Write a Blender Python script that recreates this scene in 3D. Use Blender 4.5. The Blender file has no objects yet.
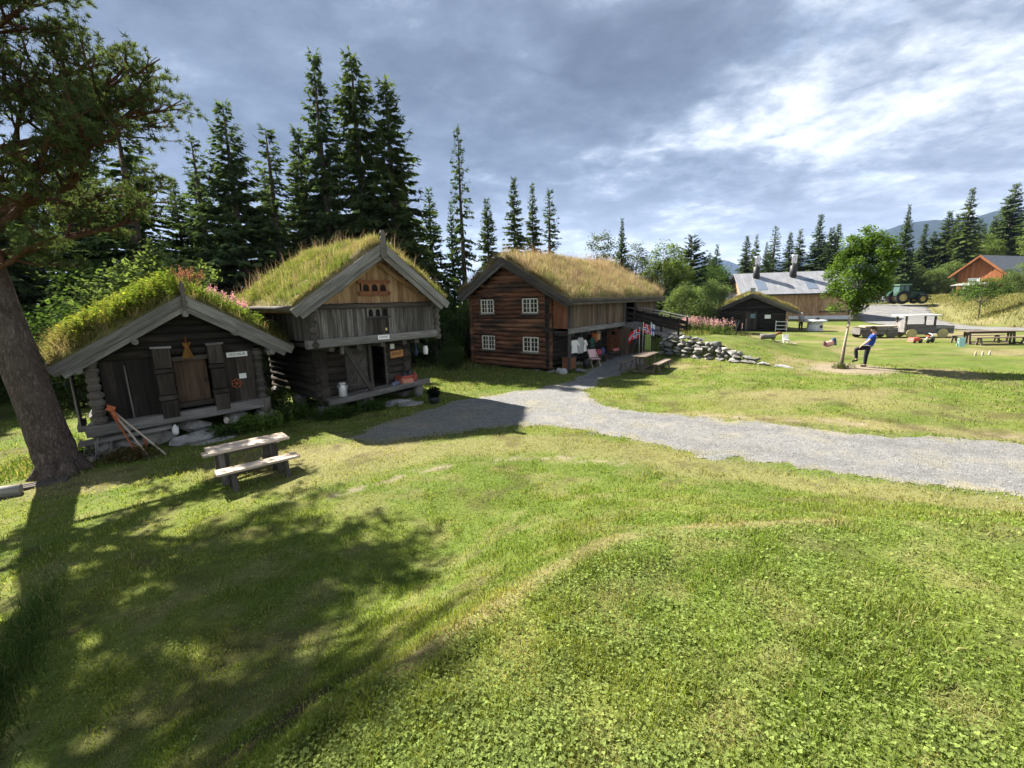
import bpy, bmesh, math, random
import numpy as np
from mathutils import Vector, Matrix
R = math.radians
rng = np.random.default_rng(7)
random.seed(7)
scene = bpy.context.scene
COL = scene.collection

# ------------------------------------------------------------------ camera
cam_d = bpy.data.cameras.new("camera"); cam = bpy.data.objects.new("camera", cam_d); COL.objects.link(cam)
cam_d.sensor_width = 36; cam_d.lens = 36*440/1024; cam_d.clip_start = .05; cam_d.clip_end = 20000
p_, r_ = R(10.7), R(-1.43)
fw = Vector((0, math.cos(p_), -math.sin(p_))); rt = Vector((1, 0, 0)); up = rt.cross(fw)
rt2 = math.cos(r_)*rt+math.sin(r_)*up; up2 = -math.sin(r_)*rt+math.cos(r_)*up
M = Matrix((rt2, up2, -fw)).transposed().to_4x4(); M.translation = (0, 0, 3.5)
cam.matrix_world = M
scene.camera = cam
scene.view_settings.view_transform = 'Standard'; scene.view_settings.look = 'None'
scene.view_settings.exposure = 2.1; scene.view_settings.gamma = 1
scene.cycles.max_bounces = 6; scene.cycles.diffuse_bounces = 3; scene.cycles.glossy_bounces = 2
scene.cycles.transmission_bounces = 4; scene.cycles.transparent_max_bounces = 8; scene.cycles.volume_bounces = 0
scene.cycles.use_denoising = True
scene.cycles.sample_clamp_indirect = 4

# ------------------------------------------------------------------ node helpers
class NT:
    def __init__(s, tree): s.t = tree; s.n = tree.nodes; s.l = tree.links
    def new(s, typ, **kw):
        n = s.n.new(typ)
        for k, v in kw.items(): setattr(n, k, v)
        return n
    def put(s, sock, v):
        if isinstance(v, bpy.types.NodeSocket): s.l.new(v, sock)
        elif v is not None: sock.default_value = v
    def math(s, op, a, b=None, c=None, clamp=False):
        n = s.new('ShaderNodeMath', operation=op, use_clamp=clamp)
        s.put(n.inputs[0], a); s.put(n.inputs[1], b); s.put(n.inputs[2], c); return n.outputs[0]
    def vmath(s, op, a, b=None):
        n = s.new('ShaderNodeVectorMath', operation=op); s.put(n.inputs[0], a); s.put(n.inputs[1], b)
        return n.outputs['Value'] if op in ('DOT_PRODUCT', 'LENGTH') else n.outputs[0]
    def mix(s, f, a, b, blend='MIX'):
        n = s.new('ShaderNodeMix', data_type='RGBA', blend_type=blend)
        s.put(n.inputs[0], f); s.put(n.inputs[6], a if isinstance(a, bpy.types.NodeSocket) else c4(a)); s.put(n.inputs[7], b if isinstance(b, bpy.types.NodeSocket) else c4(b)); return n.outputs[2]
    def noise(s, vec, scale, detail=4, rough=.55, dist=0):
        n = s.new('ShaderNodeTexNoise'); s.put(n.inputs['Vector'], vec); s.put(n.inputs['Scale'], scale)
        n.inputs['Detail'].default_value = detail; n.inputs['Roughness'].default_value = rough; n.inputs['Distortion'].default_value = dist
        return n.outputs[0]
    def vor(s, vec, scale, feature='F1'):
        n = s.new('ShaderNodeTexVoronoi', feature=feature); s.put(n.inputs['Vector'], vec); s.put(n.inputs['Scale'], scale); return n
    def ramp(s, f, pts):
        n = s.new('ShaderNodeValToRGB'); s.put(n.inputs[0], f); e = n.color_ramp.elements
        while len(e) > 1: e.remove(e[-1])
        e[0].position = pts[0][0]; e[0].color = c4(pts[0][1])
        for p, c in pts[1:]:
            q = e.new(p); q.color = c4(c)
        return n.outputs[0]
    def mrange(s, v, a, b, c=0., d=1., smooth=True):
        n = s.new('ShaderNodeMapRange', interpolation_type='SMOOTHSTEP' if smooth else 'LINEAR')
        s.put(n.inputs[0], v); n.inputs[1].default_value = a; n.inputs[2].default_value = b; n.inputs[3].default_value = c; n.inputs[4].default_value = d
        return n.outputs[0]
    def mapping(s, vec, scale=(1, 1, 1), rot=(0, 0, 0), loc=(0, 0, 0)):
        n = s.new('ShaderNodeMapping'); s.put(n.inputs[0], vec); n.inputs[1].default_value = loc; n.inputs[2].default_value = rot; n.inputs[3].default_value = scale; return n.outputs[0]
    def attr(s, name): return s.new('ShaderNodeAttribute', attribute_name=name)
    def bump(s, h, strength=.5, dist=.02):
        n = s.new('ShaderNodeBump'); s.put(n.inputs['Height'], h); n.inputs['Strength'].default_value = strength; n.inputs['Distance'].default_value = dist; return n.outputs[0]
def c4(c):
    if isinstance(c, (int, float)): return (c, c, c, 1)
    return tuple(c) if len(c) == 4 else (c[0], c[1], c[2], 1)
def newmat(name):
    m = bpy.data.materials.new(name); m.use_nodes = True; t = NT(m.node_tree); t.n.clear()
    return m, t, t.new('ShaderNodeOutputMaterial')
def principled(t, out, col, rough=.8, normal=None, metal=0., spec=.3):
    b = t.new('ShaderNodeBsdfPrincipled'); t.put(b.inputs['Base Color'], col if isinstance(col, bpy.types.NodeSocket) else c4(col))
    t.put(b.inputs['Roughness'], rough); b.inputs['Metallic'].default_value = metal; b.inputs['Specular IOR Level'].default_value = spec
    if normal is not None: t.l.new(normal, b.inputs['Normal'])
    t.l.new(b.outputs[0], out.inputs[0]); return b
def wood(name, dark, mid, light, grain=1., crack=.5, rough=.85, stain=None, stain_amt=.5):
    m, t, o = newmat(name)
    g = t.attr('gc').outputs['Vector']; rn = t.attr('rnd').outputs['Fac']
    n1 = t.noise(t.mapping(g, (1.3*grain, 22*grain, 22*grain)), 1, 6, .6, .4)
    n2 = t.noise(t.mapping(g, (.9, 3.2, 3.2)), 1, 4, .55)
    f = t.math('ADD', t.math('MULTIPLY', n1, .6), t.math('MULTIPLY', n2, .4))
    f = t.math('ADD', f, t.math('MULTIPLY', t.math('SUBTRACT', rn, .5), .22))
    col = t.ramp(f, [(.3, dark), (.5, mid), (.7, light)])
    if stain is not None:
        ob = t.new('ShaderNodeTexCoord').outputs['Object']
        s1 = t.mrange(t.noise(t.mapping(ob, (.35, .5, 1.6)), 1.1, 5, .6), .47, .6)
        col = t.mix(t.math('MULTIPLY', s1, stain_amt), col, stain)
    cr = t.mrange(t.noise(t.mapping(g, (1.1*grain, 60*grain, 60*grain)), 1, 3, .5), .30, .42)
    col = t.mix(t.math('MULTIPLY', t.math('SUBTRACT', 1., cr), crack), col, tuple(x*.35 for x in dark))
    hgt = t.math('ADD', t.math('MULTIPLY', n1, .6), t.math('MULTIPLY', cr, .5))
    principled(t, o, col, rough, t.bump(hgt, .55, .012), spec=.2)
    return m
def plain(name, col, rough=.7, var=.15, scale=6, metal=0., bump=.1, spec=.3):
    m, t, o = newmat(name)
    ob = t.new('ShaderNodeTexCoord').outputs['Object']
    n = t.noise(ob, scale, 5, .6)
    c = t.mix(t.mrange(n, .3, .7), tuple(x*(1-var) for x in col[:3]), tuple(min(1, x*(1+var)) for x in col[:3]))
    principled(t, o, c, rough, t.bump(n, bump, .02), metal, spec)
    return m
def stone_mat(name, a, b, c, lichen=True):
    m, t, o = newmat(name)
    ob = t.new('ShaderNodeTexCoord').outputs['Object']; rn = t.attr('rnd').outputs['Fac']
    n = t.noise(ob, 5, 7, .65); n2 = t.noise(ob, 26, 4, .6)
    f = t.math('ADD', t.math('MULTIPLY', n, .7), t.math('MULTIPLY', rn, .3))
    col = t.ramp(f, [(.3, a), (.5, b), (.72, c)])
    if lichen: col = t.mix(t.math('MULTIPLY', t.mrange(t.noise(ob, 3.3, 6, .7), .55, .64), .5), col, (.10, .11, .06))
    principled(t, o, col, .9, t.bump(t.math('ADD', n, t.math('MULTIPLY', n2, .35)), .7, .04), spec=.2)
    return m
def leafmat(name, trans=.35, rough=.6, tint=(1.25, 1.3, .55)):
    m, t, o = newmat(name)
    a = t.attr('col').outputs['Color']
    geo = t.new('ShaderNodeNewGeometry')
    v = t.mix(1., a, t.math('ADD', .78, t.math('MULTIPLY', geo.outputs['Random Per Island'], .44)), 'MULTIPLY')
    d = t.new('ShaderNodeBsdfDiffuse'); t.l.new(v, d.inputs[0])
    tr = t.new('ShaderNodeBsdfTranslucent'); t.l.new(t.mix(1., v, tint, 'MULTIPLY'), tr.inputs[0])
    mx = t.new('ShaderNodeMixShader'); mx.inputs[0].default_value = trans
    t.l.new(d.outputs[0], mx.inputs[1]); t.l.new(tr.outputs[0], mx.inputs[2])
    t.l.new(mx.outputs[0], o.inputs[0]); return m

# ------------------------------------------------------------------ object helpers
def tag(o, label=None, cat=None, group=None, kind=None):
    if label: o['label'] = label
    if cat: o['category'] = cat
    if group: o['group'] = group
    if kind: o['kind'] = kind
    return o
def empty(name, loc=(0, 0, 0), rz=0., label=None, cat=None, group=None, scale=1.):
    o = bpy.data.objects.new(name, None); COL.objects.link(o); o.location = loc; o.rotation_euler = (0, 0, rz)
    o.scale = (scale,)*3 if isinstance(scale, (int, float)) else scale; o.empty_display_size = .3
    return tag(o, label, cat, group)
def link(name, me, parent=None):
    o = bpy.data.objects.new(name, me); COL.objects.link(o)
    if parent is not None: o.parent = parent
    return o
def copy_tree(o, parent=None):
    c = o.copy(); COL.objects.link(c)
    if parent is not None: c.parent = parent
    for ch in list(o.children): copy_tree(ch, c)
    return c
def np_mesh(name, V, F, mat, col=None, smooth=False, gc=None):
    """V (n,3); F (m,k) with k = 3 or 4 (or list of such arrays); col (n,3) -> point colour attribute 'col'"""
    Fs = F if isinstance(F, list) else [F]
    me = bpy.data.meshes.new(name)
    V = np.ascontiguousarray(V, dtype=np.float32)
    me.vertices.add(len(V)); me.vertices.foreach_set('co', V.ravel())
    lv = np.concatenate([f.ravel() for f in Fs]).astype(np.int32)
    tot = np.concatenate([np.full(len(f), f.shape[1], np.int32) for f in Fs])
    st = np.concatenate([[0], np.cumsum(tot)[:-1]]).astype(np.int32)
    me.loops.add(len(lv)); me.loops.foreach_set('vertex_index', lv)
    me.polygons.add(len(tot)); me.polygons.foreach_set('loop_start', st)
    if smooth: me.polygons.foreach_set('use_smooth', np.ones(len(tot), bool))
    if col is not None:
        a = me.attributes.new('col', 'FLOAT_COLOR', 'POINT')
        cc = np.ones((len(V), 4), np.float32); cc[:, :col.shape[1]] = col; a.data.foreach_set('color', cc.ravel())
    me.update(calc_edges=True); me.materials.append(mat)
    return me
class MB:
    """collects pieces and links them as ONE mesh; every piece carries grain coordinates 'gc' and a random 'rnd'"""
    def __init__(s): s.v = []; s.f = []; s.g = []; s.r = []; s.sm = []
    def add(s, vs, fs, gs=None, rnd=None, smooth=False):
        b = len(s.v); rnd = random.random() if rnd is None else rnd
        off = (random.uniform(0, 40), random.uniform(0, 40), random.uniform(0, 40))
        gs = gs if gs is not None else vs
        for p, g in zip(vs, gs):
            s.v.append(tuple(p)); s.g.append((g[0]+off[0], g[1]+off[1], g[2]+off[2])); s.r.append(rnd)
        for f in fs: s.f.append([b+i for i in f]); s.sm.append(smooth)
        return s
    def box(s, c, size, ax=None, jit=0., ch=0.):
        """c centre; size (along grain, across, across); ax = columns (grain, second, third) as Vectors"""
        if ax is None: ax = (Vector((1, 0, 0)), Vector((0, 1, 0)), Vector((0, 0, 1)))
        c = Vector(c); a, b, d = [q/2 for q in size]
        j = lambda: random.uniform(-jit, jit)
        if ch <= 0:
            loc = [(i*a, k*b, l*d) for i in (-1, 1) for k in (-1, 1) for l in (-1, 1)]
            vs = [c+ax[0]*(p[0]+j())+ax[1]*(p[1]+j())+ax[2]*(p[2]+j()) for p in loc]
            s.add(vs, [(0, 1, 3, 2), (4, 6, 7, 5), (0, 4, 5, 1), (2, 3, 7, 6), (0, 2, 6, 4), (1, 5, 7, 3)], loc)
        else:   # octagonal section along the grain
            q = [(-b+ch, -d), (b-ch, -d), (b, -d+ch), (b, d-ch), (b-ch, d), (-b+ch, d), (-b, d-ch), (-b, -d+ch)]
            loc = [(-a, *p) for p in q]+[(a, *p) for p in q]
            jj = [(0, j(), j()) for _ in q]
            vs = [c+ax[0]*p[0]+ax[1]*(p[1]+jj[i % 8][1])+ax[2]*(p[2]+jj[i % 8][2]) for i, p in enumerate(loc)]
            s.add(vs, [tuple(range(7, -1, -1)), tuple(range(8, 16))]+[(i, (i+1) % 8, 8+(i+1) % 8, 8+i) for i in range(8)], loc)
        return s
    def beam(s, p0, p1, w, t, upv=(0, 0, 1), jit=0., ch=0.):
        """w across, t along the up direction"""
        p0, p1 = Vector(p0), Vector(p1); d = p1-p0; L = d.length; d.normalize(); u = Vector(upv)
        x = d.cross(u)
        if x.length < 1e-4: x = d.cross(Vector((0, 1, 0)))
        x.normalize(); u = x.cross(d).normalized()
        return s.box((p0+p1)/2, (L, w, t), (d, x, u), jit, ch)
    def tube(s, pts, rad, n=8, cap=True, sq=1., noise=0., smooth=True):
        pts = [Vector(p) for p in pts]; rad = rad if isinstance(rad, (list, tuple)) else [rad]*len(pts)
        vs = []; gs = []; fs = []; along = 0; prev = None
        for i, p in enumerate(pts):
            d = (pts[min(i+1, len(pts)-1)]-pts[max(i-1, 0)]).normalized()
            if prev is None:
                x = d.cross(Vector((0, 0, 1)))
                if x.length < .05: x = d.cross(Vector((0, 1, 0)))
            else: x = prev-d*prev.dot(d)
            x.normalize(); prev = x; u = x.cross(d)
            if i: along += (p-pts[i-1]).length
            for k in range(n):
                a = 2*math.pi*k/n; rr = rad[i]*(1+random.uniform(-noise, noise))
                vs.append(p+x*(math.cos(a)*rr*sq)+u*(math.sin(a)*rr)); gs.append((along, math.cos(a)*rad[i], math.sin(a)*rad[i]))
        for i in range(len(pts)-1):
            for k in range(n): fs.append((i*n+k, i*n+(k+1) % n, (i+1)*n+(k+1) % n, (i+1)*n+k))
        s.add(vs, fs, gs, smooth=smooth)
        if cap:
            b = len(s.v)-len(vs); s.f.append([b+i for i in range(n-1, -1, -1)]); s.f.append([b+(len(pts)-1)*n+i for i in range(n)]); s.sm += [False, False]
        return s
    def log(s, p0, p1, r, n=10, noise=.05, seg=5, sq=.9):
        p0, p1 = Vector(p0), Vector(p1)
        pts = [p0.lerp(p1, i/seg)+Vector((random.uniform(-.012, .012), random.uniform(-.012, .012), random.uniform(-.012, .012))) for i in range(seg+1)]
        return s.tube(pts, [r*random.uniform(.95, 1.05) for _ in pts], n, True, sq, noise)
    def lathe(s, prof, n=16, c=(0, 0, 0), ax=None, cap=True):
        if ax is None: ax = (Vector((1, 0, 0)), Vector((0, 1, 0)), Vector((0, 0, 1)))
        c = Vector(c); vs = []; fs = []
        for r, z in prof:
            for k in range(n):
                a = 2*math.pi*k/n; vs.append(c+ax[0]*(r*math.cos(a))+ax[1]*(r*math.sin(a))+ax[2]*z)
        m = len(prof)
        for i in range(m-1):
            for k in range(n): fs.append((i*n+k, i*n+(k+1) % n, (i+1)*n+(k+1) % n, (i+1)*n+k))
        if cap and prof[0][0] > 1e-4: fs.append(tuple(range(n-1, -1, -1)))
        if cap and prof[-1][0] > 1e-4: fs.append(tuple((m-1)*n+k for k in range(n)))
        return s.add(vs, fs, smooth=True)
    def prism(s, poly, o, ex, ey, th):
        """polygon (2-D) in the plane o, ex, ey, extruded by th along ex x ey (both sides half)"""
        o, ex, ey = Vector(o), Vector(ex), Vector(ey); nz = ex.cross(ey).normalized(); n = len(poly)
        vs = [o+ex*p[0]+ey*p[1]+nz*(th/2) for p in poly]+[o+ex*p[0]+ey*p[1]-nz*(th/2) for p in poly]
        gs = [(p[1], p[0], 0) for p in poly]+[(p[1], p[0], th) for p in poly]
        fs = [tuple(range(n)), tuple(range(2*n-1, n-1, -1))]+[(i, n+i, n+(i+1) % n, (i+1) % n) for i in range(n)]
        return s.add(vs, fs, gs)
    def blob(s, c, size, seed=None, sub=2, rough=.18, flat=.0, rz=None, cut=(.55, .85)):
        """an irregular rounded stone"""
        bm = bmesh.new(); bmesh.ops.create_icosphere(bm, subdivisions=sub, radius=1)
        rz = random.uniform(0, 6.28) if rz is None else rz; cs, sn = math.cos(rz), math.sin(rz)
        cuts = [(Vector((random.uniform(-1, 1), random.uniform(-1, 1), random.uniform(-.8, 1))).normalized(), random.uniform(*cut)) for _ in range(7 if cut[0] > .5 else 12)]
        vs = []
        for v in bm.verts:
            p = v.co.copy()
            for nn, dd in cuts:
                k = p.dot(nn)-dd
                if k > 0: p -= nn*k
            p *= 1+random.uniform(-rough, rough)*.35
            x, y, z = p.x*size[0], p.y*size[1], p.z*size[2]
            vs.append((c[0]+x*cs-y*sn, c[1]+x*sn+y*cs, c[2]+z))
        fs = [tuple(v.index for v in f.verts) for f in bm.faces]; bm.free()
        return s.add(vs, fs)
    def build(s, name, mat, parent=None):
        me = bpy.data.meshes.new(name); me.from_pydata(s.v, [], s.f); me.materials.append(mat)
        a = me.attributes.new('gc', 'FLOAT_VECTOR', 'POINT'); a.data.foreach_set('vector', np.array(s.g, np.float32).ravel())
        a = me.attributes.new('rnd', 'FLOAT', 'POINT'); a.data.foreach_set('value', np.array(s.r, np.float32))
        me.polygons.foreach_set('use_smooth', np.array(s.sm, bool)); me.update()
        return link(name, me, parent)
def text(name, body, size, mat, parent, loc, rot, ext=.003):
    cu = bpy.data.curves.new(name, 'FONT'); cu.body = body; cu.size = size; cu.align_x = 'CENTER'; cu.align_y = 'CENTER'; cu.extrude = ext
    o = link(name, cu); bpy.context.evaluated_depsgraph_get().update(); me = bpy.data.meshes.new_from_object(o.evaluated_get(bpy.context.evaluated_depsgraph_get())); bpy.data.objects.remove(o); me.materials.clear(); me.materials.append(mat); o = link(name, me, parent); o.location = loc; o.rotation_euler = rot; return o
HAZE = 7e-5
SKYK = .60

# ------------------------------------------------------------------ terrain
def vnoise(x, y, seed=0):
    x = np.asarray(x, float); y = np.asarray(y, float)
    xi = np.floor(x).astype(np.int64); yi = np.floor(y).astype(np.int64); fx = x-xi; fy = y-yi
    fx = fx*fx*(3-2*fx); fy = fy*fy*(3-2*fy)
    def hs(a, b):
        n = (a*374761393+b*668265263+seed*982451653) & 0xffffffff
        n = ((n ^ (n >> 13))*1274126177) & 0xffffffff
        return ((n ^ (n >> 16)) & 0xffff)/65535.
    return (hs(xi, yi)*(1-fx)+hs(xi+1, yi)*fx)*(1-fy)+(hs(xi, yi+1)*(1-fx)+hs(xi+1, yi+1)*fx)*fy
def fbm(x, y, f=1., o=4, seed=0):
    s = 0; a = .5; t = 0
    for i in range(o): s = s+a*vnoise(x*f+i*17.3, y*f-i*9.1, seed+i); t += a; a *= .5; f *= 2.03
    return s/t
def ss(a,b,x):
    t=np.clip((x-a)/(b-a),0,1); return t*t*(3-2*t)
def seg_dist(x,y,P):
    d=np.full(np.shape(x),1e9)
    for (ax,ay),(bx,by) in zip(P[:-1],P[1:]):
        vx,vy=bx-ax,by-ay; t=np.clip(((x-ax)*vx+(y-ay)*vy)/(vx*vx+vy*vy),0,1)
        d=np.minimum(d,np.hypot(x-ax-t*vx,y-ay-t*vy))
    return d
def inside(x,y,P):
    c=np.zeros(np.shape(x),bool)
    for (ax,ay),(bx,by) in zip(P,P[1:]+P[:1]):
        k=((ay>y)!=(by>y))&(x<(bx-ax)*(y-ay)/((by-ay) if by!=ay else 1e-9)+ax); c^=k
    return c
CREST=[(9.0,3.2),(5.02,4.1),(3.43,4.32),(1.93,4.32),(0.94,4.08),(0.25,3.56),(-0.23,3.09),(-0.75,2.59),(-1.1,2.28),(-1.62,1.66),(-1.9,0.8),(-1.9,-2.0)]
MOUND=CREST+[(-1.9,-14.0),(14.0,-14.0),(14.0,1.5)]
WALL=[(8.8,26.1),(9.35,25.1),(10.63,23.0),(12.35,19.6)]
BANK=[(64.0,90.0),(62.6,66.0),(56.0,56.0),(48.7,47.5),(46.5,42.0),(49.0,39.0),(60.0,38.0),(90.0,38.0)]
def h(x,y):
    x=np.asarray(x,float);y=np.asarray(y,float)
    z=-.06*np.clip(-4-x,0,9)*ss(2,6,y)
    z=z-.02*np.clip(y-10,0,12)*ss(8,3,x)
    z=z+.28*ss(4,14,x)*ss(6,14,y)*ss(40,22,y)
    z=z+.1*np.clip(y-53,0,14)*ss(10,30,x)
    # terrace behind the dry-stone wall
    ax,ay=WALL[1];bx,by=WALL[3];ux,uy=bx-ax,by-ay;L=np.hypot(ux,uy);ux/=L;uy/=L
    t=((x-ax)*ux+(y-ay)*uy)/L; d=-(x-ax)*uy*-1*-1+(y-ay)*ux  # positive to the right/back
    d=(x-ax)*(-uy)+(y-ay)*ux
    hw=1.0*ss(1.1,.1,t)*ss(-1.6,-.5,t)
    z=z+hw*ss(-.12,.25,d)*ss(11,2.5,d)
    # bank right
    db=seg_dist(x,y,BANK);ib=inside(x,y,BANK+[(400.,38.),(400.,90.)])
    z=z+np.where(ib,(2.55-z)*ss(0,7,db),0)
    # mound
    dm=seg_dist(x,y,MOUND+[MOUND[0]]);im=inside(x,y,MOUND)
    fall=4.4*ss(-1.5,1.5,x)+2.6*ss(1.5,-1.5,x)
    u=np.clip(dm/fall,0,1)
    base=1.12*ss(-3.5,-.3,np.minimum(x,5))+.95*(1-ss(-3.5,-.3,x))
    z=z+np.where(im,base+.11*np.minimum(dm,3.2),base*(1-u)**1.7)
    return z
PATH = [(-4.78, 11.33), (-3.49, 13.82), (-2.44, 15.54), (-0.99, 16.85), (0.74, 17.92), (2.42, 19.72), (4.6, 23.73), (6.2, 27.49), (7.3, 29.5), (8.4, 28.2), (8.1, 26.2), (6.68, 22.63), (4.26, 19.81), (3.1, 17.59), (2.89, 15.96), (3.31, 14.53), (4.26, 13.22), (5.53, 12.57), (7.6, 11.21), (9.24, 10.05), (11.43, 9.39), (14.01, 8.49), (24, 6.2), (24, 1.), (14, 4.2), (10, 6.0), (8.44, 6.78), (7.08, 7.57), (5.76, 8.37), (4.18, 9.38), (3.27, 10.08), (2.28, 11.11), (1.2, 12.13), (-0.37, 12.06), (-2.0, 11.59), (-3.57, 10.9)]
ROAD = [(38.5, 45), (40.5, 50.2), (45, 58), (57, 74), (64.5, 72), (62.0, 66.3), (53.4, 55.1), (47.2, 47), (45, 42), (47, 38.4), (60, 37.2), (120, 34), (120, 27), (60, 30), (47, 31.8), (42.5, 35), (40, 39.5)]
YELLOW = [(-4.25, 8.65), (-3.44, 9.35), (-2.24, 10.06), (-0.34, 10.62), (1.17, 10.58), (3.02, 9.27), (4.63, 8.14), (5.81, 7.12), (7.62, 6.1), (10, 4.9)]
WHITE = [(-3.6, 7.6), (-3.23, 7.87), (-2.77, 8.22), (-2.18, 8.69), (-1.39, 9.09), (-0.31, 9.45), (1.03, 9.35), (2.28, 8.96)]
TAN = [(-6.33, 10.05), (-4.41, 10.08), (-2.85, 10.58)]
EDGE_R = [(5.4, 12.9), (7.04, 12.1), (9.05, 11.39), (10.3, 10.43), (11.83, 9.74), (16, 8.6)]
SOIL_AND_SHADE = [(-1.9, 2.2), (-1.5, 2.55), (-1.17, 2.75), (-.7, 2.85)]  # brown earth on the mound, stroke drawn wider to suggest the shade there
BROWN2 = [(-5.46, 4.28), (-5.17, 4.38), (-5.08, 4.71)]
def near(x, y, P, w, soft=.5): return ss(w*(1+soft), w*(1-soft), seg_dist(x, y, P))
def masks(x, y):
    """dry (straw grass), bare (pale soil), brown (dark soil, on the mound also painted shade), dark (lush clover patches): where the lawn is worn"""
    j = (fbm(x, y, .9, 3, 3)-.5)*1.1; k = (fbm(x, y, 3.1, 3, 9)-.5)*.5
    X, Y = x+j, y+k
    n1 = fbm(x, y, .35, 4, 21); n2 = fbm(x, y, 2.6, 3, 33)
    dry = np.maximum.reduce([.55*near(X, Y, YELLOW, .75), .75*near(X, Y, TAN, 1.0), .7*near(X, Y, EDGE_R, .45), .8*near(x+k*.3, y+k*.3, CREST[2:8], .12, .9)*ss(.25, .5, fbm(x, y, 1.3, 3, 77)+.18),
        .85*ss(.47, .62, n1)*ss(9, 16, y)*ss(4, 9, x), .35*ss(.5, .72, n2), .7*near(X, Y, [(-11.2, 9.6), (-9.6, 9.6)], .8)])
    dry = np.maximum(dry, .8*ss(2.5, 4.5, h(x, y)-h(x, y-6))*ss(38, 44, y))
    bank = ss(44, 49, x)*ss(36.5, 40, y); dry = np.maximum(dry, bank*(.35+.6*n1))
    bare = near(x+k*.9+j*.25, y+k*.9+j*.25, WHITE, .10, .9)*ss(.42, .56, fbm(x, y, 4.2, 3, 35)+.04)*.85
    sd = np.hypot((x-14.6)*.95+j*.5, y-18.6+k*.8)
    bare = np.maximum(bare, ss(1.9, 1.0, sd)*ss(.2, .5, fbm(x, y, 2.2, 3, 36)+.22))
    bare = np.maximum(bare, .8*near(X, Y, EDGE_R, .16, .9)*ss(.5, .6, n2))
    brown = np.maximum(near(X, Y, SOIL_AND_SHADE, .3, .9)*ss(.35, .6, n2+.12), near(X, Y, BROWN2, .12, .9)*ss(.4, .55, n2+.1))
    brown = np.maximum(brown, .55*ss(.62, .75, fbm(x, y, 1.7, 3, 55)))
    return dry, bare, brown, ss(.45, .7, fbm(x, y, .8, 3, 91))
GREEN = np.array([.145, .198, .042]); LUSH = np.array([.115, .17, .032]); DRY = np.array([.285, .245, .125]); YELG = np.array([.20, .215, .052])
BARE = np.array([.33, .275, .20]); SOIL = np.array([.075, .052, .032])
def lerp(a, b, t): return a+(b-a)*t[:, None]
def ground_col(x, y, blade=False, r=None):
    dry, bare, brown, lush = masks(x, y)
    n = fbm(x, y, .5, 3, 5); n = np.clip((n-.3)/.4, 0, 1)
    c = lerp(np.tile(GREEN, (len(x), 1)), YELG, n*.55); c = lerp(c, LUSH, lush*.7)
    c = lerp(c, DRY, dry)
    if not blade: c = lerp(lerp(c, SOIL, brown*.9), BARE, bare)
    return c, dry, bare, brown, lush
def graded(a0, a1, fine, lim, grow=1.09):
    """coordinates spaced finely inside [a0, a1], growing to +-lim"""
    mid = list(np.arange(a0, a1+1e-6, fine)); st = fine; q = a1; hi = []
    while q < lim: st *= grow; q += st; hi.append(q)
    st = fine; q = a0; lo = []
    while q > -lim: st *= grow; q -= st; lo.append(q)
    return np.array(lo[::-1]+mid+hi)
xs = graded(-13, 16, .13, 9000, 1.07); ys = graded(-1, 24, .13, 9000, 1.07); ys = ys[ys > -60]
gx, gy = np.meshgrid(xs, ys); fx_, fy_ = gx.ravel(), gy.ravel()
gz = h(fx_, fy_)+(fbm(fx_, fy_, 1.6, 3, 2)-.5)*.06*ss(60, 20, np.hypot(fx_, fy_))
pin = inside(fx_, fy_, PATH); pd = seg_dist(fx_, fy_, PATH+PATH[:1])
def path_sink(x, y):
    i = inside(x, y, PATH); d = seg_dist(x, y, PATH+PATH[:1]); return np.where(i, ss(0, .35, d), 0)
rin = inside(fx_, fy_, ROAD); rd = seg_dist(fx_, fy_, ROAD+ROAD[:1])
gz -= .05*np.where(pin, ss(.4, .9, pd), 0)+.12*np.where(rin, ss(0, 1.2, rd), 0)
nx, ny = len(xs), len(ys); idx = np.arange(nx*ny).reshape(ny, nx)
F = np.stack([idx[:-1, :-1], idx[:-1, 1:], idx[1:, 1:], idx[1:, :-1]], -1).reshape(-1, 4)
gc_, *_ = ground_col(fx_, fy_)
m, t, o = newmat('lawn_ground')
a = t.attr('col').outputs['Color']; ob = t.new('ShaderNodeTexCoord').outputs['Object']
n1 = t.noise(ob, 9, 6, .7); n2 = t.noise(ob, 70, 3, .6); n3 = t.noise(ob, .6, 5, .6)
v = t.math('ADD', t.math('MULTIPLY', n1, 1.1), t.math('MULTIPLY', n2, .7))
v = t.math('MULTIPLY', v, t.math('ADD', .46, t.math('MULTIPLY', n3, .42)))
col = t.mix(1., a, v, 'MULTIPLY')
tuft = t.vor(ob, 16).outputs['Distance']
col = t.mix(t.math('MULTIPLY', t.mrange(n2, .55, .75), .35), col, (.16, .17, .045))
principled(t, o, col, .95, t.bump(t.math('ADD', n2, t.math('MULTIPLY', tuft, .6)), .6, .03), spec=.05)
ground = link('ground', np_mesh('ground', np.stack([fx_, fy_, gz], 1), F, m, gc_, True)); tag(ground, kind='structure')

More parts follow.
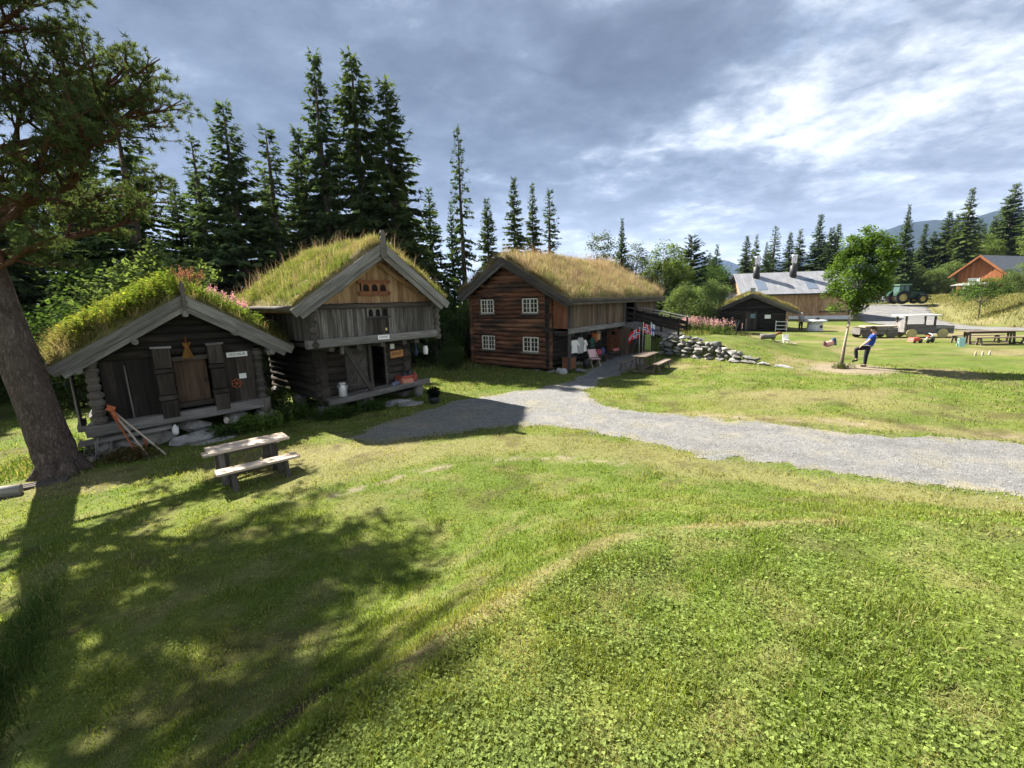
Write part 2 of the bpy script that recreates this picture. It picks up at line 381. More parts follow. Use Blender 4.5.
# gravel path and road: own sheets a little above the sunk ground, with ragged borders
def gravel(name, c0, c1, c2, sc=34):
    m, t, o = newmat(name); ob = t.new('ShaderNodeTexCoord').outputs['Object']
    vr = t.vor(ob, sc); vr2 = t.vor(ob, sc*2.3)
    big = t.noise(ob, .9, 5, .6); mid = t.noise(ob, 6, 5, .7)
    f = t.math('ADD', t.math('MULTIPLY', t.math('ADD', vr.outputs['Color'], vr2.outputs['Color']), .32), t.math('MULTIPLY', mid, .36))
    col = t.ramp(f, [(.25, c0), (.5, c1), (.8, c2)])
    col = t.mix(t.math('MULTIPLY', t.mrange(big, .5, .66), .5), col, (.27, .25, .20))
    col = t.mix(1., col, t.attr('col').outputs['Color'], 'MULTIPLY')
    hgt = t.math('ADD', t.math('MULTIPLY', vr.outputs['Distance'], -1.), t.math('MULTIPLY', vr2.outputs['Distance'], -.5))
    principled(t, o, col, .9, t.bump(hgt, .8, .03), spec=.2); return m
def sheet(name, P, step, mat, lift, ragged, tint=None):
    Pn = np.array(P); x0, y0 = Pn.min(0)-1; x1, y1 = Pn.max(0)+1
    ax, ay = np.arange(x0, x1, step), np.arange(y0, y1, step); X, Y = np.meshgrid(ax, ay); X, Y = X.ravel(), Y.ravel()
    w = ragged
    d = seg_dist(X, Y, P+P[:1])*np.where(inside(X, Y, P), 1, -1)+(fbm(X, Y, 1.2, 3, 12)-.5)*w*2+(fbm(X, Y, 5, 3, 14)-.5)*w
    Z = h(X, Y)+(fbm(X, Y, 1.6, 3, 2)-.5)*.06*ss(60, 20, np.hypot(X, Y))-.07*ss(0, .6, d)*0+lift-.03*ss(.10, -.06, d)
    n0, n1 = len(ax), len(ay); ix = np.arange(n0*n1).reshape(n1, n0)
    q = np.stack([ix[:-1, :-1], ix[:-1, 1:], ix[1:, 1:], ix[1:, :-1]], -1).reshape(-1, 4)
    q = q[(d[q] > -.06).all(1)]
    use, inv = np.unique(q, return_inverse=True)
    V = np.stack([X, Y, Z], 1)[use]
    cc = np.ones((len(use), 3)) if tint is None else tint(X[use], Y[use], d[use])
    o = link(name, np_mesh(name, V, inv.reshape(q.shape), mat, cc, True)); return tag(o, kind='structure')
def path_tint(x, y, d):
    # two faint wheel tracks and a greener crown between them
    tr_ = np.exp(-((d-.75)/.22)**2)*.16*ss(2, 4, x); cr_ = ss(1.1, 1.5, d)*ss(.45, .65, fbm(x, y, 1.5, 3, 6))*.5
    g = ss(.45, .0, d+(fbm(x, y, 2.3, 3, 8)-.5)*.8)*.75
    left = ss(1.5, -2.5, x)*ss(16, 13, y)*.35
    c = np.ones((len(x), 3)); c = lerp(c, np.array([1.05, .98, .62]), np.clip(g+left+cr_*.6, 0, 1)); return c*(1-tr_[:, None])
sheet('path', PATH, .09, gravel('gravel', (.085, .086, .086), (.168, .17, .17), (.36, .36, .355), 46), .012, .42, path_tint)
sheet('road', ROAD, .6, gravel('road_gravel', (.085, .086, .09), (.145, .146, .148), (.23, .23, .225), 20), .02, .5)

# ------------------------------------------------------------------ blades of grass
def blades(x, y, z, L, w, bend, col, az=None, tip=.45, lean=None):
    """two-quad tapered blades: 5 points, one quad + one triangle each"""
    n = len(x); az = rng.uniform(0, 2*np.pi, n) if az is None else az
    la = rng.uniform(0, 2*np.pi, n) if lean is None else lean
    cx, sx = np.cos(az)*w/2, np.sin(az)*w/2; bx, by = np.cos(la)*bend*L, np.sin(la)*bend*L
    P = np.empty((n, 5, 3))
    P[:, 0] = np.stack([x-cx, y-sx, z], 1); P[:, 1] = np.stack([x+cx, y+sx, z], 1)
    mx, my, mz = x+bx*.35, y+by*.35, z+L*.6
    P[:, 2] = np.stack([mx+cx*.75, my+sx*.75, mz], 1); P[:, 3] = np.stack([mx-cx*.75, my-sx*.75, mz], 1)
    P[:, 4] = np.stack([x+bx, y+by, z+L*np.sqrt(np.clip(1-bend*bend*.6, .2, 1))], 1)
    b = np.arange(n)*5
    q = np.stack([b, b+1, b+2, b+3], 1); tr = np.stack([b+3, b+2, b+4], 1)
    return P.reshape(-1, 3), [q, tr], np.repeat(col, 5, 0)
def join(parts):
    V = []; Q = []; T = []; Cc = []; o = 0
    for v, f, c in parts:
        V.append(v); Cc.append(c)
        for a in (f if isinstance(f, list) else [f]): (Q if a.shape[1] == 4 else T).append(a+o)
        o += len(v)
    Fs = []
    if Q: Fs.append(np.concatenate(Q))
    if T: Fs.append(np.concatenate(T))
    return np.concatenate(V), Fs, np.concatenate(Cc)
def kites(c, u, v, L, W, col, fold=0.):
    """leaf-shaped quads: centre line from c along u (unit) of length L, half width W/2 along v"""
    n = len(c); P = np.empty((n, 4, 3)); L = np.asarray(L).reshape(-1, 1); W = np.asarray(W).reshape(-1, 1)
    P[:, 0] = c; P[:, 1] = c+u*L*.45+v*W/2; P[:, 2] = c+u*L; P[:, 3] = c+u*L*.45-v*W/2
    if fold:
        nn = np.cross(u, v); P[:, 2] -= nn*L*fold; 
    b = np.arange(n)*4
    return P.reshape(-1, 3), np.stack([b, b+1, b+2, b+3], 1), np.repeat(col, 4, 0)
def unit(a): return a/np.maximum(np.linalg.norm(a, axis=1, keepdims=True), 1e-9)
def rand_dir(n): return unit(rng.normal(size=(n, 3)))
def perp(u):
    r = rand_dir(len(u)); return unit(r-u*(r*u).sum(1, keepdims=True))
GRASS = leafmat('grass_blade', .42); LEAF = leafmat('leaf', .4); NEEDLE = leafmat('needles', .32, tint=(1.25, 1.3, .7)); STRAW = leafmat('straw', .35, tint=(1.1, 1.05, .8))
def lawn(n, r0, r1, a0=-62, a1=62):
    r = np.exp(rng.uniform(math.log(r0), math.log(r1), n)); th = np.radians(rng.uniform(a0, a1, n))
    x, y = r*np.sin(th), r*np.cos(th)
    c, dry, bare, brown, lush = ground_col(x, y, True)
    keep = (rng.random(n) > np.clip(bare*.96+brown*.75+dry*.45, 0, .97)) & (path_sink(x, y)+(rng.random(n)**3-.3)*-.75+(fbm(x, y, 2.4, 3, 15)-.5)*.8 < .25) & ~inside(x, y, ROAD)
    for (bx, by, ang, lx0, lx1, ly0, ly1) in FOOTPRINTS:
        ca, sa = math.cos(ang), math.sin(ang); lx = (x-bx)*ca+(y-by)*sa; ly = -(x-bx)*sa+(y-by)*ca
        keep &= ~((lx > lx0) & (lx < lx1) & (ly > ly0) & (ly < ly1))
    x, y, r, c, dry, lush = x[keep], y[keep], r[keep], c[keep], dry[keep], lush[keep]; n = len(x)
    z = h(x, y)+(fbm(x, y, 1.6, 3, 2)-.5)*.06-.008
    L = (.026+.042*rng.random(n)**1.5)*(.75+.6*ss(.5, .7, fbm(x, y, 3.3, 2, 42)))*(1-.3*dry)*(.75+.6*fbm(x, y, 1.1, 2, 41))*(1+.02*r)
    w = (.0032+.0011*r)*(.7+.6*rng.random(n))
    vv = (.7+.6*rng.random(n))*(.8+.45*fbm(x, y, 2.7, 3, 44)); c = c*vv[:, None]
    st = rng.random(n) < .10+.35*dry; c[st] = c[st]*.3+DRY*.8
    return blades(x, y, z, L, w, rng.uniform(.1, .9, n), c)
# clover and other broad leaves among the grass of the mound and the near lawn
def clover(n):
    r = np.exp(rng.uniform(math.log(1.2), math.log(9), n)); th = np.radians(rng.uniform(-62, 62, n)); x, y = r*np.sin(th), r*np.cos(th)
    dry, bare, brown, lush = masks(x, y); im = inside(x, y, MOUND)
    pr = np.where(im, .30+.70*ss(.40, .58, fbm(x, y, 1.4, 3, 61)*.6+.4*fbm(x, y, 4.5, 2, 63)), .06+.25*ss(.55, .7, fbm(x, y, 1.1, 3, 62)))*(1-dry)*(1-bare)*(1-brown*.6)
    k = (rng.random(n) < pr) & (path_sink(x, y) < .05); x, y, r = x[k], y[k], r[k]; n = len(x)
    z = h(x, y)+(fbm(x, y, 1.6, 3, 2)-.5)*.06+.018+.035*rng.random(n)
    c0 = np.stack([x, y, z], 1); out = []
    size = (.005+.0075*rng.random(n))*(1+.06*r); a0 = rng.uniform(0, 6.28, n); base = lerp(np.tile([.145, .21, .05], (n, 1)), np.array([.20, .235, .075]), fbm(x, y, 2.1, 3, 64))*(.5+.9*rng.random((n, 1)))
    tilt = rng.normal(0, .42, (n, 2))
    for i in range(3):
        a = a0+i*2.094; u = np.stack([np.cos(a), np.sin(a), tilt[:, 0]*np.cos(a)+tilt[:, 1]*np.sin(a)+.1], 1); u = unit(u)
        v = unit(np.stack([-np.sin(a), np.cos(a), -tilt[:, 0]*np.sin(a)+tilt[:, 1]*np.cos(a)], 1))
        out.append(kites(c0, u, v, size, size*1.05, base))
    return join(out)
def tall_grass(n, cx, cy, sx, sy, L0, L1, ang=0., col=(.06, .10, .03)):
    x = rng.normal(0, sx, n); y = rng.normal(0, sy, n); ca, sa = math.cos(ang), math.sin(ang)
    x, y = cx+x*ca-y*sa, cy+x*sa+y*ca; L = rng.uniform(L0, L1, n)
    c = np.array(col)*(.7+.6*rng.random((n, 1))); st = rng.random(n) < .12; c[st] = np.array([.2, .18, .08])
    return blades(x, y, h(x, y)-.02, L, rng.uniform(.006, .011, n), rng.uniform(.25, 1., n), c)
def gnd(x, y):
    x, y = np.array([x], float), np.array([y], float); return float((h(x, y)+(fbm(x, y, 1.6, 3, 2)-.5)*.06)[0])
FOOTPRINTS = [(-8.33, 14.53, R(43), -4.6, .3, -.3, 5.4), (-3.45, 16.83, R(46), -3.7, .3, .3, 7), (2.03, 23.02, R(-38), -5.4, 1.2, 0, 13)]
lv = join([lawn(470000, 1.0, 26), clover(150000), tall_grass(1900, -5.15, 3.85, .11, .9, .12, .30, R(37.6)), tall_grass(500, -4.5, 3.0, .15, .35, .10, .25, R(37))])
g = link('lawn_grass', np_mesh('lawn_grass', lv[0], lv[1], GRASS, lv[2])); tag(g, 'short green grass and clover of the lawn', 'grass', kind='stuff')
# loose stones on the gravel and strewn over its edges
def pebbles(n):
    r = np.exp(rng.uniform(math.log(6.5), math.log(20), n)); th = np.radians(rng.uniform(-30, 60, n)); x, y = r*np.sin(th), r*np.cos(th)
    d = seg_dist(x, y, PATH+PATH[:1])*np.where(inside(x, y, PATH), 1, -1)
    k = (rng.random(n) < np.where(d > 0, .75, np.exp(d/.22)*.6)); x, y, r = x[k], y[k], r[k]; n = len(x)
    z = h(x, y)+(fbm(x, y, 1.6, 3, 2)-.5)*.06+.012; s = (.004+.012*rng.random(n)**2)*(1+.02*r)
    P = np.array([[1, 0, 0], [0, 1, 0], [-1, 0, 0], [0, -1, 0], [0, 0, .8], [0, 0, -.5]], float); a = rng.uniform(0, 6.28, n); ca, sa = np.cos(a), np.sin(a)
    q = P[None]*(.7+.6*rng.random((n, 6, 1)))*s[:, None, None]; V = np.stack([q[..., 0]*ca[:, None]-q[..., 1]*sa[:, None]+x[:, None], q[..., 0]*sa[:, None]+q[..., 1]*ca[:, None]+y[:, None], q[..., 2]+z[:, None]], -1).reshape(-1, 3)
    T = np.array([[0, 1, 4], [1, 2, 4], [2, 3, 4], [3, 0, 4], [1, 0, 5], [2, 1, 5], [3, 2, 5], [0, 3, 5]]); F = (np.arange(n)[:, None, None]*6+T[None]).reshape(-1, 3)
    return V, F, np.repeat(np.array([.20, .20, .20])*(.35+1.2*rng.random((n, 1))), 6, 0)
pv_ = pebbles(60000); m, t, o = newmat('loose_stone'); principled(t, o, t.attr('col').outputs['Color'], .85, spec=.2)
tag(link('gravel_stones', np_mesh('gravel_stones', pv_[0], pv_[1], m, pv_[2])), 'loose grey stones on the gravel path and its edges', 'gravel', kind='stuff')
# rougher grass in tufts further out: bank by the road, lawn edges and forest floor
def tufts(n, x0, x1, y0, y1, L, col, dens=None):
    x = rng.uniform(x0, x1, n); y = rng.uniform(y0, y1, n)
    k = ~inside(x, y, ROAD) & ~inside(x, y, PATH)
    for (bx, by, ang, lx0, lx1, ly0, ly1) in FOOTPRINTS:
        ca, sa = math.cos(ang), math.sin(ang); lx = (x-bx)*ca+(y-by)*sa; ly = -(x-bx)*sa+(y-by)*ca
        k &= ~((lx > lx0) & (lx < lx1) & (ly > ly0) & (ly < ly1))
    if dens is not None: k &= rng.random(n) < dens(x, y)
    x, y = x[k], y[k]; n = len(x); c = np.array(col)*(.7+.6*rng.random((n, 1))); st = rng.random(n) < .35; c[st] = DRY*(.7+.5*rng.random((st.sum(), 1)))
    d = np.hypot(x, y)
    return blades(x, y, h(x, y)-.03, L*(.6+.8*rng.random(n)), .008+.0006*d, rng.uniform(.1, .8, n), c)
tv = join([tufts(60000, 46, 80, 38, 75, .36, (.15, .16, .06), lambda x, y: ss(0, 3, seg_dist(x, y, BANK))*.9), tufts(9000, -22, 0, 24, 34, .3, (.06, .10, .02)), tufts(5000, -5, 1.5, 18, 25, .12, (.09, .14, .03)),
           tufts(9000, -14, -10.5, 10, 16, .14, (.06, .11, .02)), tufts(3000, 8, 12, 26, 32, .3, (.09, .13, .03)), tufts(6000, 7, 20, 36, 55, .45, (.10, .13, .04))])
g = link('meadow_grass', np_mesh('meadow_grass', tv[0], tv[1], GRASS, tv[2])); tag(g, 'rough uncut grass on the bank and the forest floor', 'grass', kind='stuff')

# ------------------------------------------------------------------ hills far away
def hill(name, pts, dist, depth, base, colr):
    """ridge line given as (azimuth deg, height m); a broad slope with folds in front and behind"""
    az = np.radians(np.linspace(-75, 75, 300)); H = np.interp(np.degrees(az), [p[0] for p in pts], [p[1] for p in pts])
    rows = np.linspace(-1, 1, 34); V = []
    for r in rows:
        d = dist+r*depth; fall = np.clip(1-abs(r)**1.3, 0, 1)
        x, y = d*np.sin(az), d*np.cos(az)
        z = base+H*fall*(.8+.4*fbm(x, y, 1/900., 4, 70))+(fbm(x, y, 1/260., 4, 71)-.5)*H*.16*fall
        V.append(np.stack([x, y, z], 1))
    V = np.concatenate(V); n = len(az); ix = np.arange(len(V)).reshape(len(rows), n)
    Fq = np.stack([ix[:-1, :-1], ix[:-1, 1:], ix[1:, 1:], ix[1:, :-1]], -1).reshape(-1, 4)
    m, t, o = newmat(name+'_forest'); ob = t.new('ShaderNodeTexCoord').outputs['Object']
    n1 = t.noise(ob, .012, 8, .65); z = t.new('ShaderNodeSeparateXYZ'); t.l.new(ob, z.inputs[0])
    c = t.ramp(n1, [(.35, tuple(q*.6 for q in colr)), (.55, colr), (.7, tuple(q*1.7 for q in colr))])
    principled(t, o, c, .95, t.bump(t.noise(ob, .05, 5, .7), 1., 12.), spec=.05)
    return tag(link(name, np_mesh(name, V, Fq, m, None, True)), kind='structure')
hill('hills', [(-75, 60), (-20, 60), (10, 50), (15, 55), (20, 95), (24, 150), (27, 215), (31, 255), (35, 285), (38, 375), (41, 440), (43, 425), (45, 410), (47, 425), (50, 375), (53, 365), (60, 310), (75, 300)], 3600, 1100, -20, (.012, .020, .016))
hill('far_hills', [(-75, 150), (0, 150), (12, 170), (17, 270), (20, 400), (23, 415), (26, 340), (30, 200), (75, 250)], 5000, 700, -30, (.010, .016, .014))
# air: distant slopes fade to blue
bm = bmesh.new(); bmesh.ops.create_cube(bm, size=1)
for v in bm.verts: v.co = Vector((v.co.x*12000, v.co.y*12000, 284+v.co.z*700))
me = bpy.data.meshes.new('haze'); bm.to_mesh(me); bm.free()
m, t, o = newmat('haze_air'); pv = t.new('ShaderNodeVolumePrincipled'); pv.inputs['Density'].default_value = HAZE
pv.inputs['Color'].default_value = (.42, .60, 1., 1); pv.inputs['Anisotropy'].default_value = .2; t.l.new(pv.outputs[0], o.inputs['Volume'])
if HAZE > 0: me.materials.append(m); tag(link('haze', me), 'thin blue summer haze in front of the distant hills', 'haze', kind='stuff')

# ------------------------------------------------------------------ light and sky
SUN = Vector((-.76*math.cos(R(45)), .65*math.cos(R(45)), math.sin(R(45)))).normalized()
ld = bpy.data.lights.new('sun', 'SUN'); ld.energy = 5.0; ld.angle = R(.6); ld.color = (1, .93, .82)
lo = bpy.data.objects.new('sun', ld); COL.objects.link(lo); lo.rotation_euler = (-SUN).to_track_quat('-Z', 'Y').to_euler(); lo.location = SUN*100
w = bpy.data.worlds.new('World'); scene.world = w; w.use_nodes = True; t = NT(w.node_tree); t.n.clear()
out = t.new('ShaderNodeOutputWorld'); bg = t.new('ShaderNodeBackground'); t.l.new(bg.outputs[0], out.inputs[0])
sky = t.new('ShaderNodeTexSky', sky_type='NISHITA'); sky.sun_disc = False; sky.sun_elevation = R(45); sky.sun_rotation = math.atan2(SUN.x, SUN.y); sky.air_density = 1.; sky.dust_density = .6
d = t.new('ShaderNodeTexCoord').outputs['Generated']; sp = t.new('ShaderNodeSeparateXYZ'); t.l.new(d, sp.inputs[0]); X, Y, Z = sp.outputs
zz = t.math('ADD', t.math('MAXIMUM', Z, 0.), .20)
cx, cy = t.math('DIVIDE', X, zz), t.math('DIVIDE', Y, zz)
cb = t.new('ShaderNodeCombineXYZ'); t.l.new(cx, cb.inputs[0]); t.l.new(cy, cb.inputs[1]); cp = cb.outputs[0]
st = t.mapping(cp, (.75, 1.5, 1), (0, 0, R(-62)))          # streaks drawn out by the wind
warp = t.noise(cp, .7, 3, .5)
wv = t.vmath('ADD', st, t.mapping(warp, (.9, .9, .9)))
nA = t.noise(wv, 1.15, 9, .6, .2); nB = t.noise(t.vmath('ADD', cp, (3.1, 7.7, 1.3)), 2.3, 9, .62, .15); nC = t.noise(t.vmath('ADD', cp, (11.2, 2.3, 0)), .5, 4, .5)
nD = t.noise(t.vmath('ADD', cp, (5.3, 1.9, 4.)), 5.5, 7, .65, .2)
f = t.math('ADD', t.math('ADD', t.math('MULTIPLY', nA, .46), t.math('MULTIPLY', nB, .34)), t.math('MULTIPLY', nD, .20))
bl = t.math('ABSOLUTE', t.math('SUBTRACT', t.noise(t.vmath('ADD', t.mapping(cp, (.8, 1.25, 1), (0, 0, R(-62))), t.mapping(t.noise(cp, 1.6, 4, .6), (.7, .7, .7))), 1.7, 6, .55, .1), .5))
bl2 = t.math('ABSOLUTE', t.math('SUBTRACT', t.noise(t.vmath('ADD', cp, (8.1, 3.2, 2.)), 3.6, 6, .6, .1), .5))
f = t.math('ADD', t.math('MULTIPLY', t.math('SUBTRACT', f, .5), 1.7), .40)
f = t.math('ADD', f, t.math('ADD', t.math('MULTIPLY', bl, 1.0), t.math('MULTIPLY', bl2, .45)))
# the heavy bank of cloud lies ahead and high, thinner and whiter towards the right and the horizon
heavy = t.math('ADD', t.math('MULTIPLY', Z, 1.05), t.math('MULTIPLY', X, -.42)); heavy = t.math('ADD', heavy, t.math('MULTIPLY', t.math('SUBTRACT', nC, .5), .9))
heavy = t.math('ADD', heavy, t.math('MULTIPLY', t.math('MULTIPLY', t.mrange(X, -.1, -.6), t.mrange(Z, .2, .5)), -.3))
hv = t.mrange(heavy, .02, .42)
f2 = t.math('ADD', t.math('SUBTRACT', f, t.math('MULTIPLY', hv, .235)), t.math('MULTIPLY', t.mrange(Y, .05, -.5), .26))  # brighter cloud behind the camera is added, unseen, to fill the shade
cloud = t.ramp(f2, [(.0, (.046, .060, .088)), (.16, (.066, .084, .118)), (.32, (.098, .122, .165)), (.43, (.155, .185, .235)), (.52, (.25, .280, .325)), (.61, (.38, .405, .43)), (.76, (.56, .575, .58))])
low = t.mrange(Z, .26, .02); cloud = t.mix(t.math('MULTIPLY', low, .45), cloud, (.42, .45, .475))
gap = t.math('MULTIPLY', t.mrange(nB, .56, .68), t.mrange(hv, .9, .3))
skyc = t.mix(1., sky.outputs[0], .085, 'MULTIPLY'); skyc = t.mix(.35, skyc, (.20, .29, .46))
col = t.mix(t.math('MULTIPLY', gap, .3), cloud, skyc)
col = t.mix(t.mrange(Z, -.02, -.12), col, (.12, .13, .11))
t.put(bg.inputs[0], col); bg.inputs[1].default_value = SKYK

# ------------------------------------------------------------------ trees
def bark_mat(name, a, b, scale=(9, 9, 2.2), upper=None):
    m, t, o = newmat(name); ob = t.new('ShaderNodeTexCoord').outputs['Object']
    n = t.noise(t.mapping(ob, scale), 1.5, 7, .7, .8); n2 = t.noise(ob, 1.7, 4, .6)
    f = t.math('ADD', t.math('MULTIPLY', t.math('ABSOLUTE', t.math('SUBTRACT', n, .5)), 2.6), t.math('MULTIPLY', n2, .42))
    c = t.ramp(f, [(.2, tuple(q*.4 for q in a)), (.38, a), (.8, b)])
    if upper is not None:
        s = t.new('ShaderNodeSeparateXYZ'); t.l.new(ob, s.inputs[0])
        c = t.mix(t.mrange(t.math('ADD', s.outputs[2], t.math('MULTIPLY', n, 1.5)), upper[0], upper[1]), c, upper[2])
    principled(t, o, c, .95, t.bump(f, 1., .06), spec=.1); return m
BARK = bark_mat('spruce_bark', (.11, .085, .07), (.20, .17, .15), (8, 8, 3))
PINEBARK = bark_mat('pine_bark', (.145, .11, .095), (.27, .22, .195), (10, 10, 2.6), (5.0, 8.5, (.30, .135, .06)))
LIMB = bark_mat('pine_limb_bark', (.15, .078, .046), (.27, .155, .09), (9, 9, 9))
BIRCHBARK = bark_mat('birch_bark', (.42, .40, .37), (.62, .60, .56), (5, 5, 14))
GREYBARK = bark_mat('grey_bark', (.20, .18, .15), (.36, .34, .30), (9, 9, 3))

def spruce_meshes(seed, H=10., Rm=1.7, lev=46, per=6, z0=.5, droop=.35, ragged=.3, dens=1.7, col=(.060, .090, .036), pw=.85, bare=0.):
    """a spruce of height H: (trunk mesh, crown mesh); whorls of drooping boughs hung with flat sprays"""
    r = np.random.default_rng(seed); C = []; U = []; V = []; L = []; W = []; K = []
    tb = MB(); lev = int(lev*1.45)
    tb.tube([(0, 0, 0), (.02, .01, H*.35), (-.02, 0, H*.7), (0, 0, H*.985)], [H*.017+.03, H*.012+.02, H*.006+.01, .012], 7)
    for i in range(lev):
        t = (i+.5*r.random())/lev; z = z0+(H-z0)*t
        prof = (1-t)**pw*(.75+.25*min(1, t*6)) if bare == 0 else (1-t)**pw*min(1, .25+t*1.6)
        for k in range(per):
            if r.random() < ragged*.35: continue
            a = r.uniform(0, 6.283); Lb = max(.16, Rm*prof*(1-ragged*.6+ragged*1.2*r.random())); el = .12+.5*t**2-.15*(1-t)
            z = z0+(H-z0)*t+r.normal(0, .22)*(1-t)
            d = np.array([math.cos(a), math.sin(a), 0]); side = np.array([-math.sin(a), math.cos(a), 0])
            n = max(3, int(Lb/.10*dens)); s = np.sort(r.uniform(.08, 1, n))
            p = np.array([0, 0, z])+d*(s*Lb)[:, None]; p[:, 2] += el*s*Lb-droop*Lb*s*s*(1-t*.7)+.10*Lb*s**4
            c0 = np.array(col)*(.65+.7*r.random())*(.85+.3*s[:, None]*r.random((n, 1))); c0 = np.clip(c0, 0, 1)
            for sg in (-1, 1):
                u = unit(d*(.55+.4*r.random((n, 1)))+side*sg*(.8*(1-s*.55))[:, None]+np.stack([np.zeros(n), np.zeros(n), -.28-.5*r.random(n)*(1-t*.6)], 1))
                C.append(p); U.append(u); vv = unit(np.cross(u, np.tile([0, 0, 1.], (n, 1)))+.35*r.normal(size=(n, 3))); V.append(vv)
                ln = (.11+.22*Lb*(1-s*.6))*(.6+.8*r.random(n)); ln = np.minimum(ln, .36); L.append(ln); W.append(ln*(.38+.22*r.random(n))); K.append(c0)
            hn = n; s2 = r.uniform(.25, 1, hn); p2 = np.array([0, 0, z])+d*(s2*Lb)[:, None]; p2[:, 2] += el*s2*Lb-droop*Lb*s2*s2*(1-t*.7)+.10*Lb*s2**4
            C.append(p2); U.append(unit(d*.25+side*r.normal(0, .35, (hn, 1))+np.array([0, 0, -.8]))); V.append(unit(side+.5*r.normal(size=(hn, 3)))); l2 = (.12+.14*r.random(hn))*(1.15-t*.6); L.append(l2); W.append(l2*.5); K.append(np.tile(np.array(col)*(.7+.5*r.random()), (hn, 1)))
            C.append(p[-1:]); U.append(unit((d+np.array([0, 0, .25+.6*t]))[None])); V.append(side[None]); L.append(np.array([.17])); W.append(np.array([.05])); K.append(c0[-1:]*1.25)
    # top shoot
    for k in range(10):
        a = r.uniform(0, 6.28); C.append(np.array([[0, 0, H-.55+.05*k]])); U.append(unit(np.array([[math.cos(a), math.sin(a), .9]]))); V.append(np.array([[-math.sin(a), math.cos(a), 0]])); L.append(np.array([.13])); W.append(np.array([.035])); K.append(np.array([col])*1.2)
    v, f, c = kites(np.concatenate(C), np.concatenate(U), np.concatenate(V), np.concatenate(L), np.concatenate(W), np.concatenate(K))
    tr = tb.build('trunk', BARK); cm = np_mesh('crown', v, f, NEEDLE, c)
    me = tr.data; bpy.data.objects.remove(tr); return me, cm
def leafy_meshes(seed, H, Rm, z0, n_cl, per, leaf, col, bark, trunk_r=.06, lean=(0, 0), shape='oval', gap=.25, flat=.8, stems=1):
    """a broad-leaved tree or bush: limbs to leaf clumps scattered unevenly through the crown"""
    r = np.random.default_rng(seed); tb = MB(); cen = []
    hc = (H-z0)/2; zc = z0+hc
    while len(cen) < n_cl:
        p = r.uniform(-1, 1, 3); q = np.linalg.norm(p)
        if q > 1 or q < .25: continue
        if shape == 'cone': 
            if np.hypot(p[0], p[1]) > .25+.75*(1-(p[2]+1)/2): continue
        if shape == 'egg' and np.hypot(p[0], p[1]) > (.55+.45*math.cos((p[2]+.25)*1.35)): continue
        if vnoise(p[0]*2.3+seed, p[1]*2.3+p[2]*1.9, seed) < gap: continue
        cen.append([lean[0]*(.5+.5*p[2])+p[0]*Rm, lean[1]*(.5+.5*p[2])+p[1]*Rm, zc+p[2]*hc])
    cen = np.array(cen)
    for s in range(stems):
        bx, by = (0, 0) if stems == 1 else (r.uniform(-.3, .3)*Rm, r.uniform(-.3, .3)*Rm)
        top = (lean[0]*.8+bx*1.5, lean[1]*.8+by*1.5, z0+hc*1.35); mid = (lean[0]*.25+bx*1.1, lean[1]*.25+by*1.1, z0+.05*hc)
        tb.tube([(bx, by, -.1), (bx*1.05+mid[0]*.3, by*1.05+mid[1]*.3, z0*.5), mid, top], [trunk_r*1.25, trunk_r, trunk_r*.85, trunk_r*.25], 8)
        for k in r.choice(n_cl, min(n_cl, 16//stems+3), replace=False):
            c = cen[k]; zb = z0*.9+(c[2]-z0)*r.uniform(.1, .5); f = np.clip((zb-z0*.9)/max(hc*1.3, .1), 0, 1)
            b = np.array([mid[0]+(top[0]-mid[0])*f, mid[1]+(top[1]-mid[1])*f, zb])
            tb.tube([b, (b+c)/2+[0, 0, .12*hc*r.random()], c], [trunk_r*.45, trunk_r*.3, trunk_r*.12], 5, False)
    C = []; K = []; rad = Rm*.30
    for c in cen:
        n = int(per*r.uniform(.5, 1.4)); q = unit(r.normal(size=(n, 3)))*(r.random((n, 1))**.45)*rad*r.uniform(.7, 1.3); q[:, 2] *= flat
        C.append(c+q); K.append(np.array(col)*(.7+.6*r.random())*(.8+.4*r.random((n, 1))))
    C = np.concatenate(C); K = np.concatenate(K); n = len(C)
    u = unit(rng.normal(size=(n, 3))*[1, 1, .55]-[0, 0, .25]); v = unit(np.cross(u, [0, 0, 1.])+.5*rng.normal(size=(n, 3)))
    Ln = leaf*(.7+.6*rng.random(n)); vv, f, cc = kites(C, u, v, Ln, Ln*.62, K, .12)
    tr = tb.build('trunk', bark); me = tr.data; bpy.data.objects.remove(tr)
    return me, np_mesh('crown', vv, f, LEAF, cc)
PROTO = {}
def plant_tree(kind, meshes, name, x, y, sc, rz, label, cat, group=None, z=None, tilt=(0, 0), crown='crown'):
    z = float(h(np.array([x]), np.array([y]))[0]) if z is None else z
    o = empty(name, (x, y, z-.03), 0, label, cat, group, sc); o.rotation_euler = (tilt[0], tilt[1], rz)
    link('trunk', meshes[0], o); link(crown, meshes[1], o); return o
SP = {  # spruce habits, all 10 m tall before scaling
    'narrow': [spruce_meshes(s, Rm=1.35, ragged=.45+.1*(s % 3), per=7, lev=54, pw=.6+.08*(s % 4), droop=.45+.1*(s % 3), col=(.062+.010*(s % 3), .092+.010*(s % 3), .036)) for s in (1, 2, 51, 52)],
    'broad': [spruce_meshes(s, Rm=2.15, ragged=.35+.1*(s % 3), per=7, lev=46, pw=.75+.08*(s % 4), droop=.25+.1*(s % 3), col=(.072, .106, .042)) for s in (3, 4, 54)],
    'sparse': [spruce_meshes(s, Rm=1.05, ragged=.55, per=5, lev=42, pw=.6, droop=.6, dens=1.0, bare=1) for s in (5, 6)],
    'fresh': [spruce_meshes(s, Rm=1.7, ragged=.35, per=6, lev=42, pw=.85, droop=.35, col=(.065, .105, .036)) for s in (8,)],
}
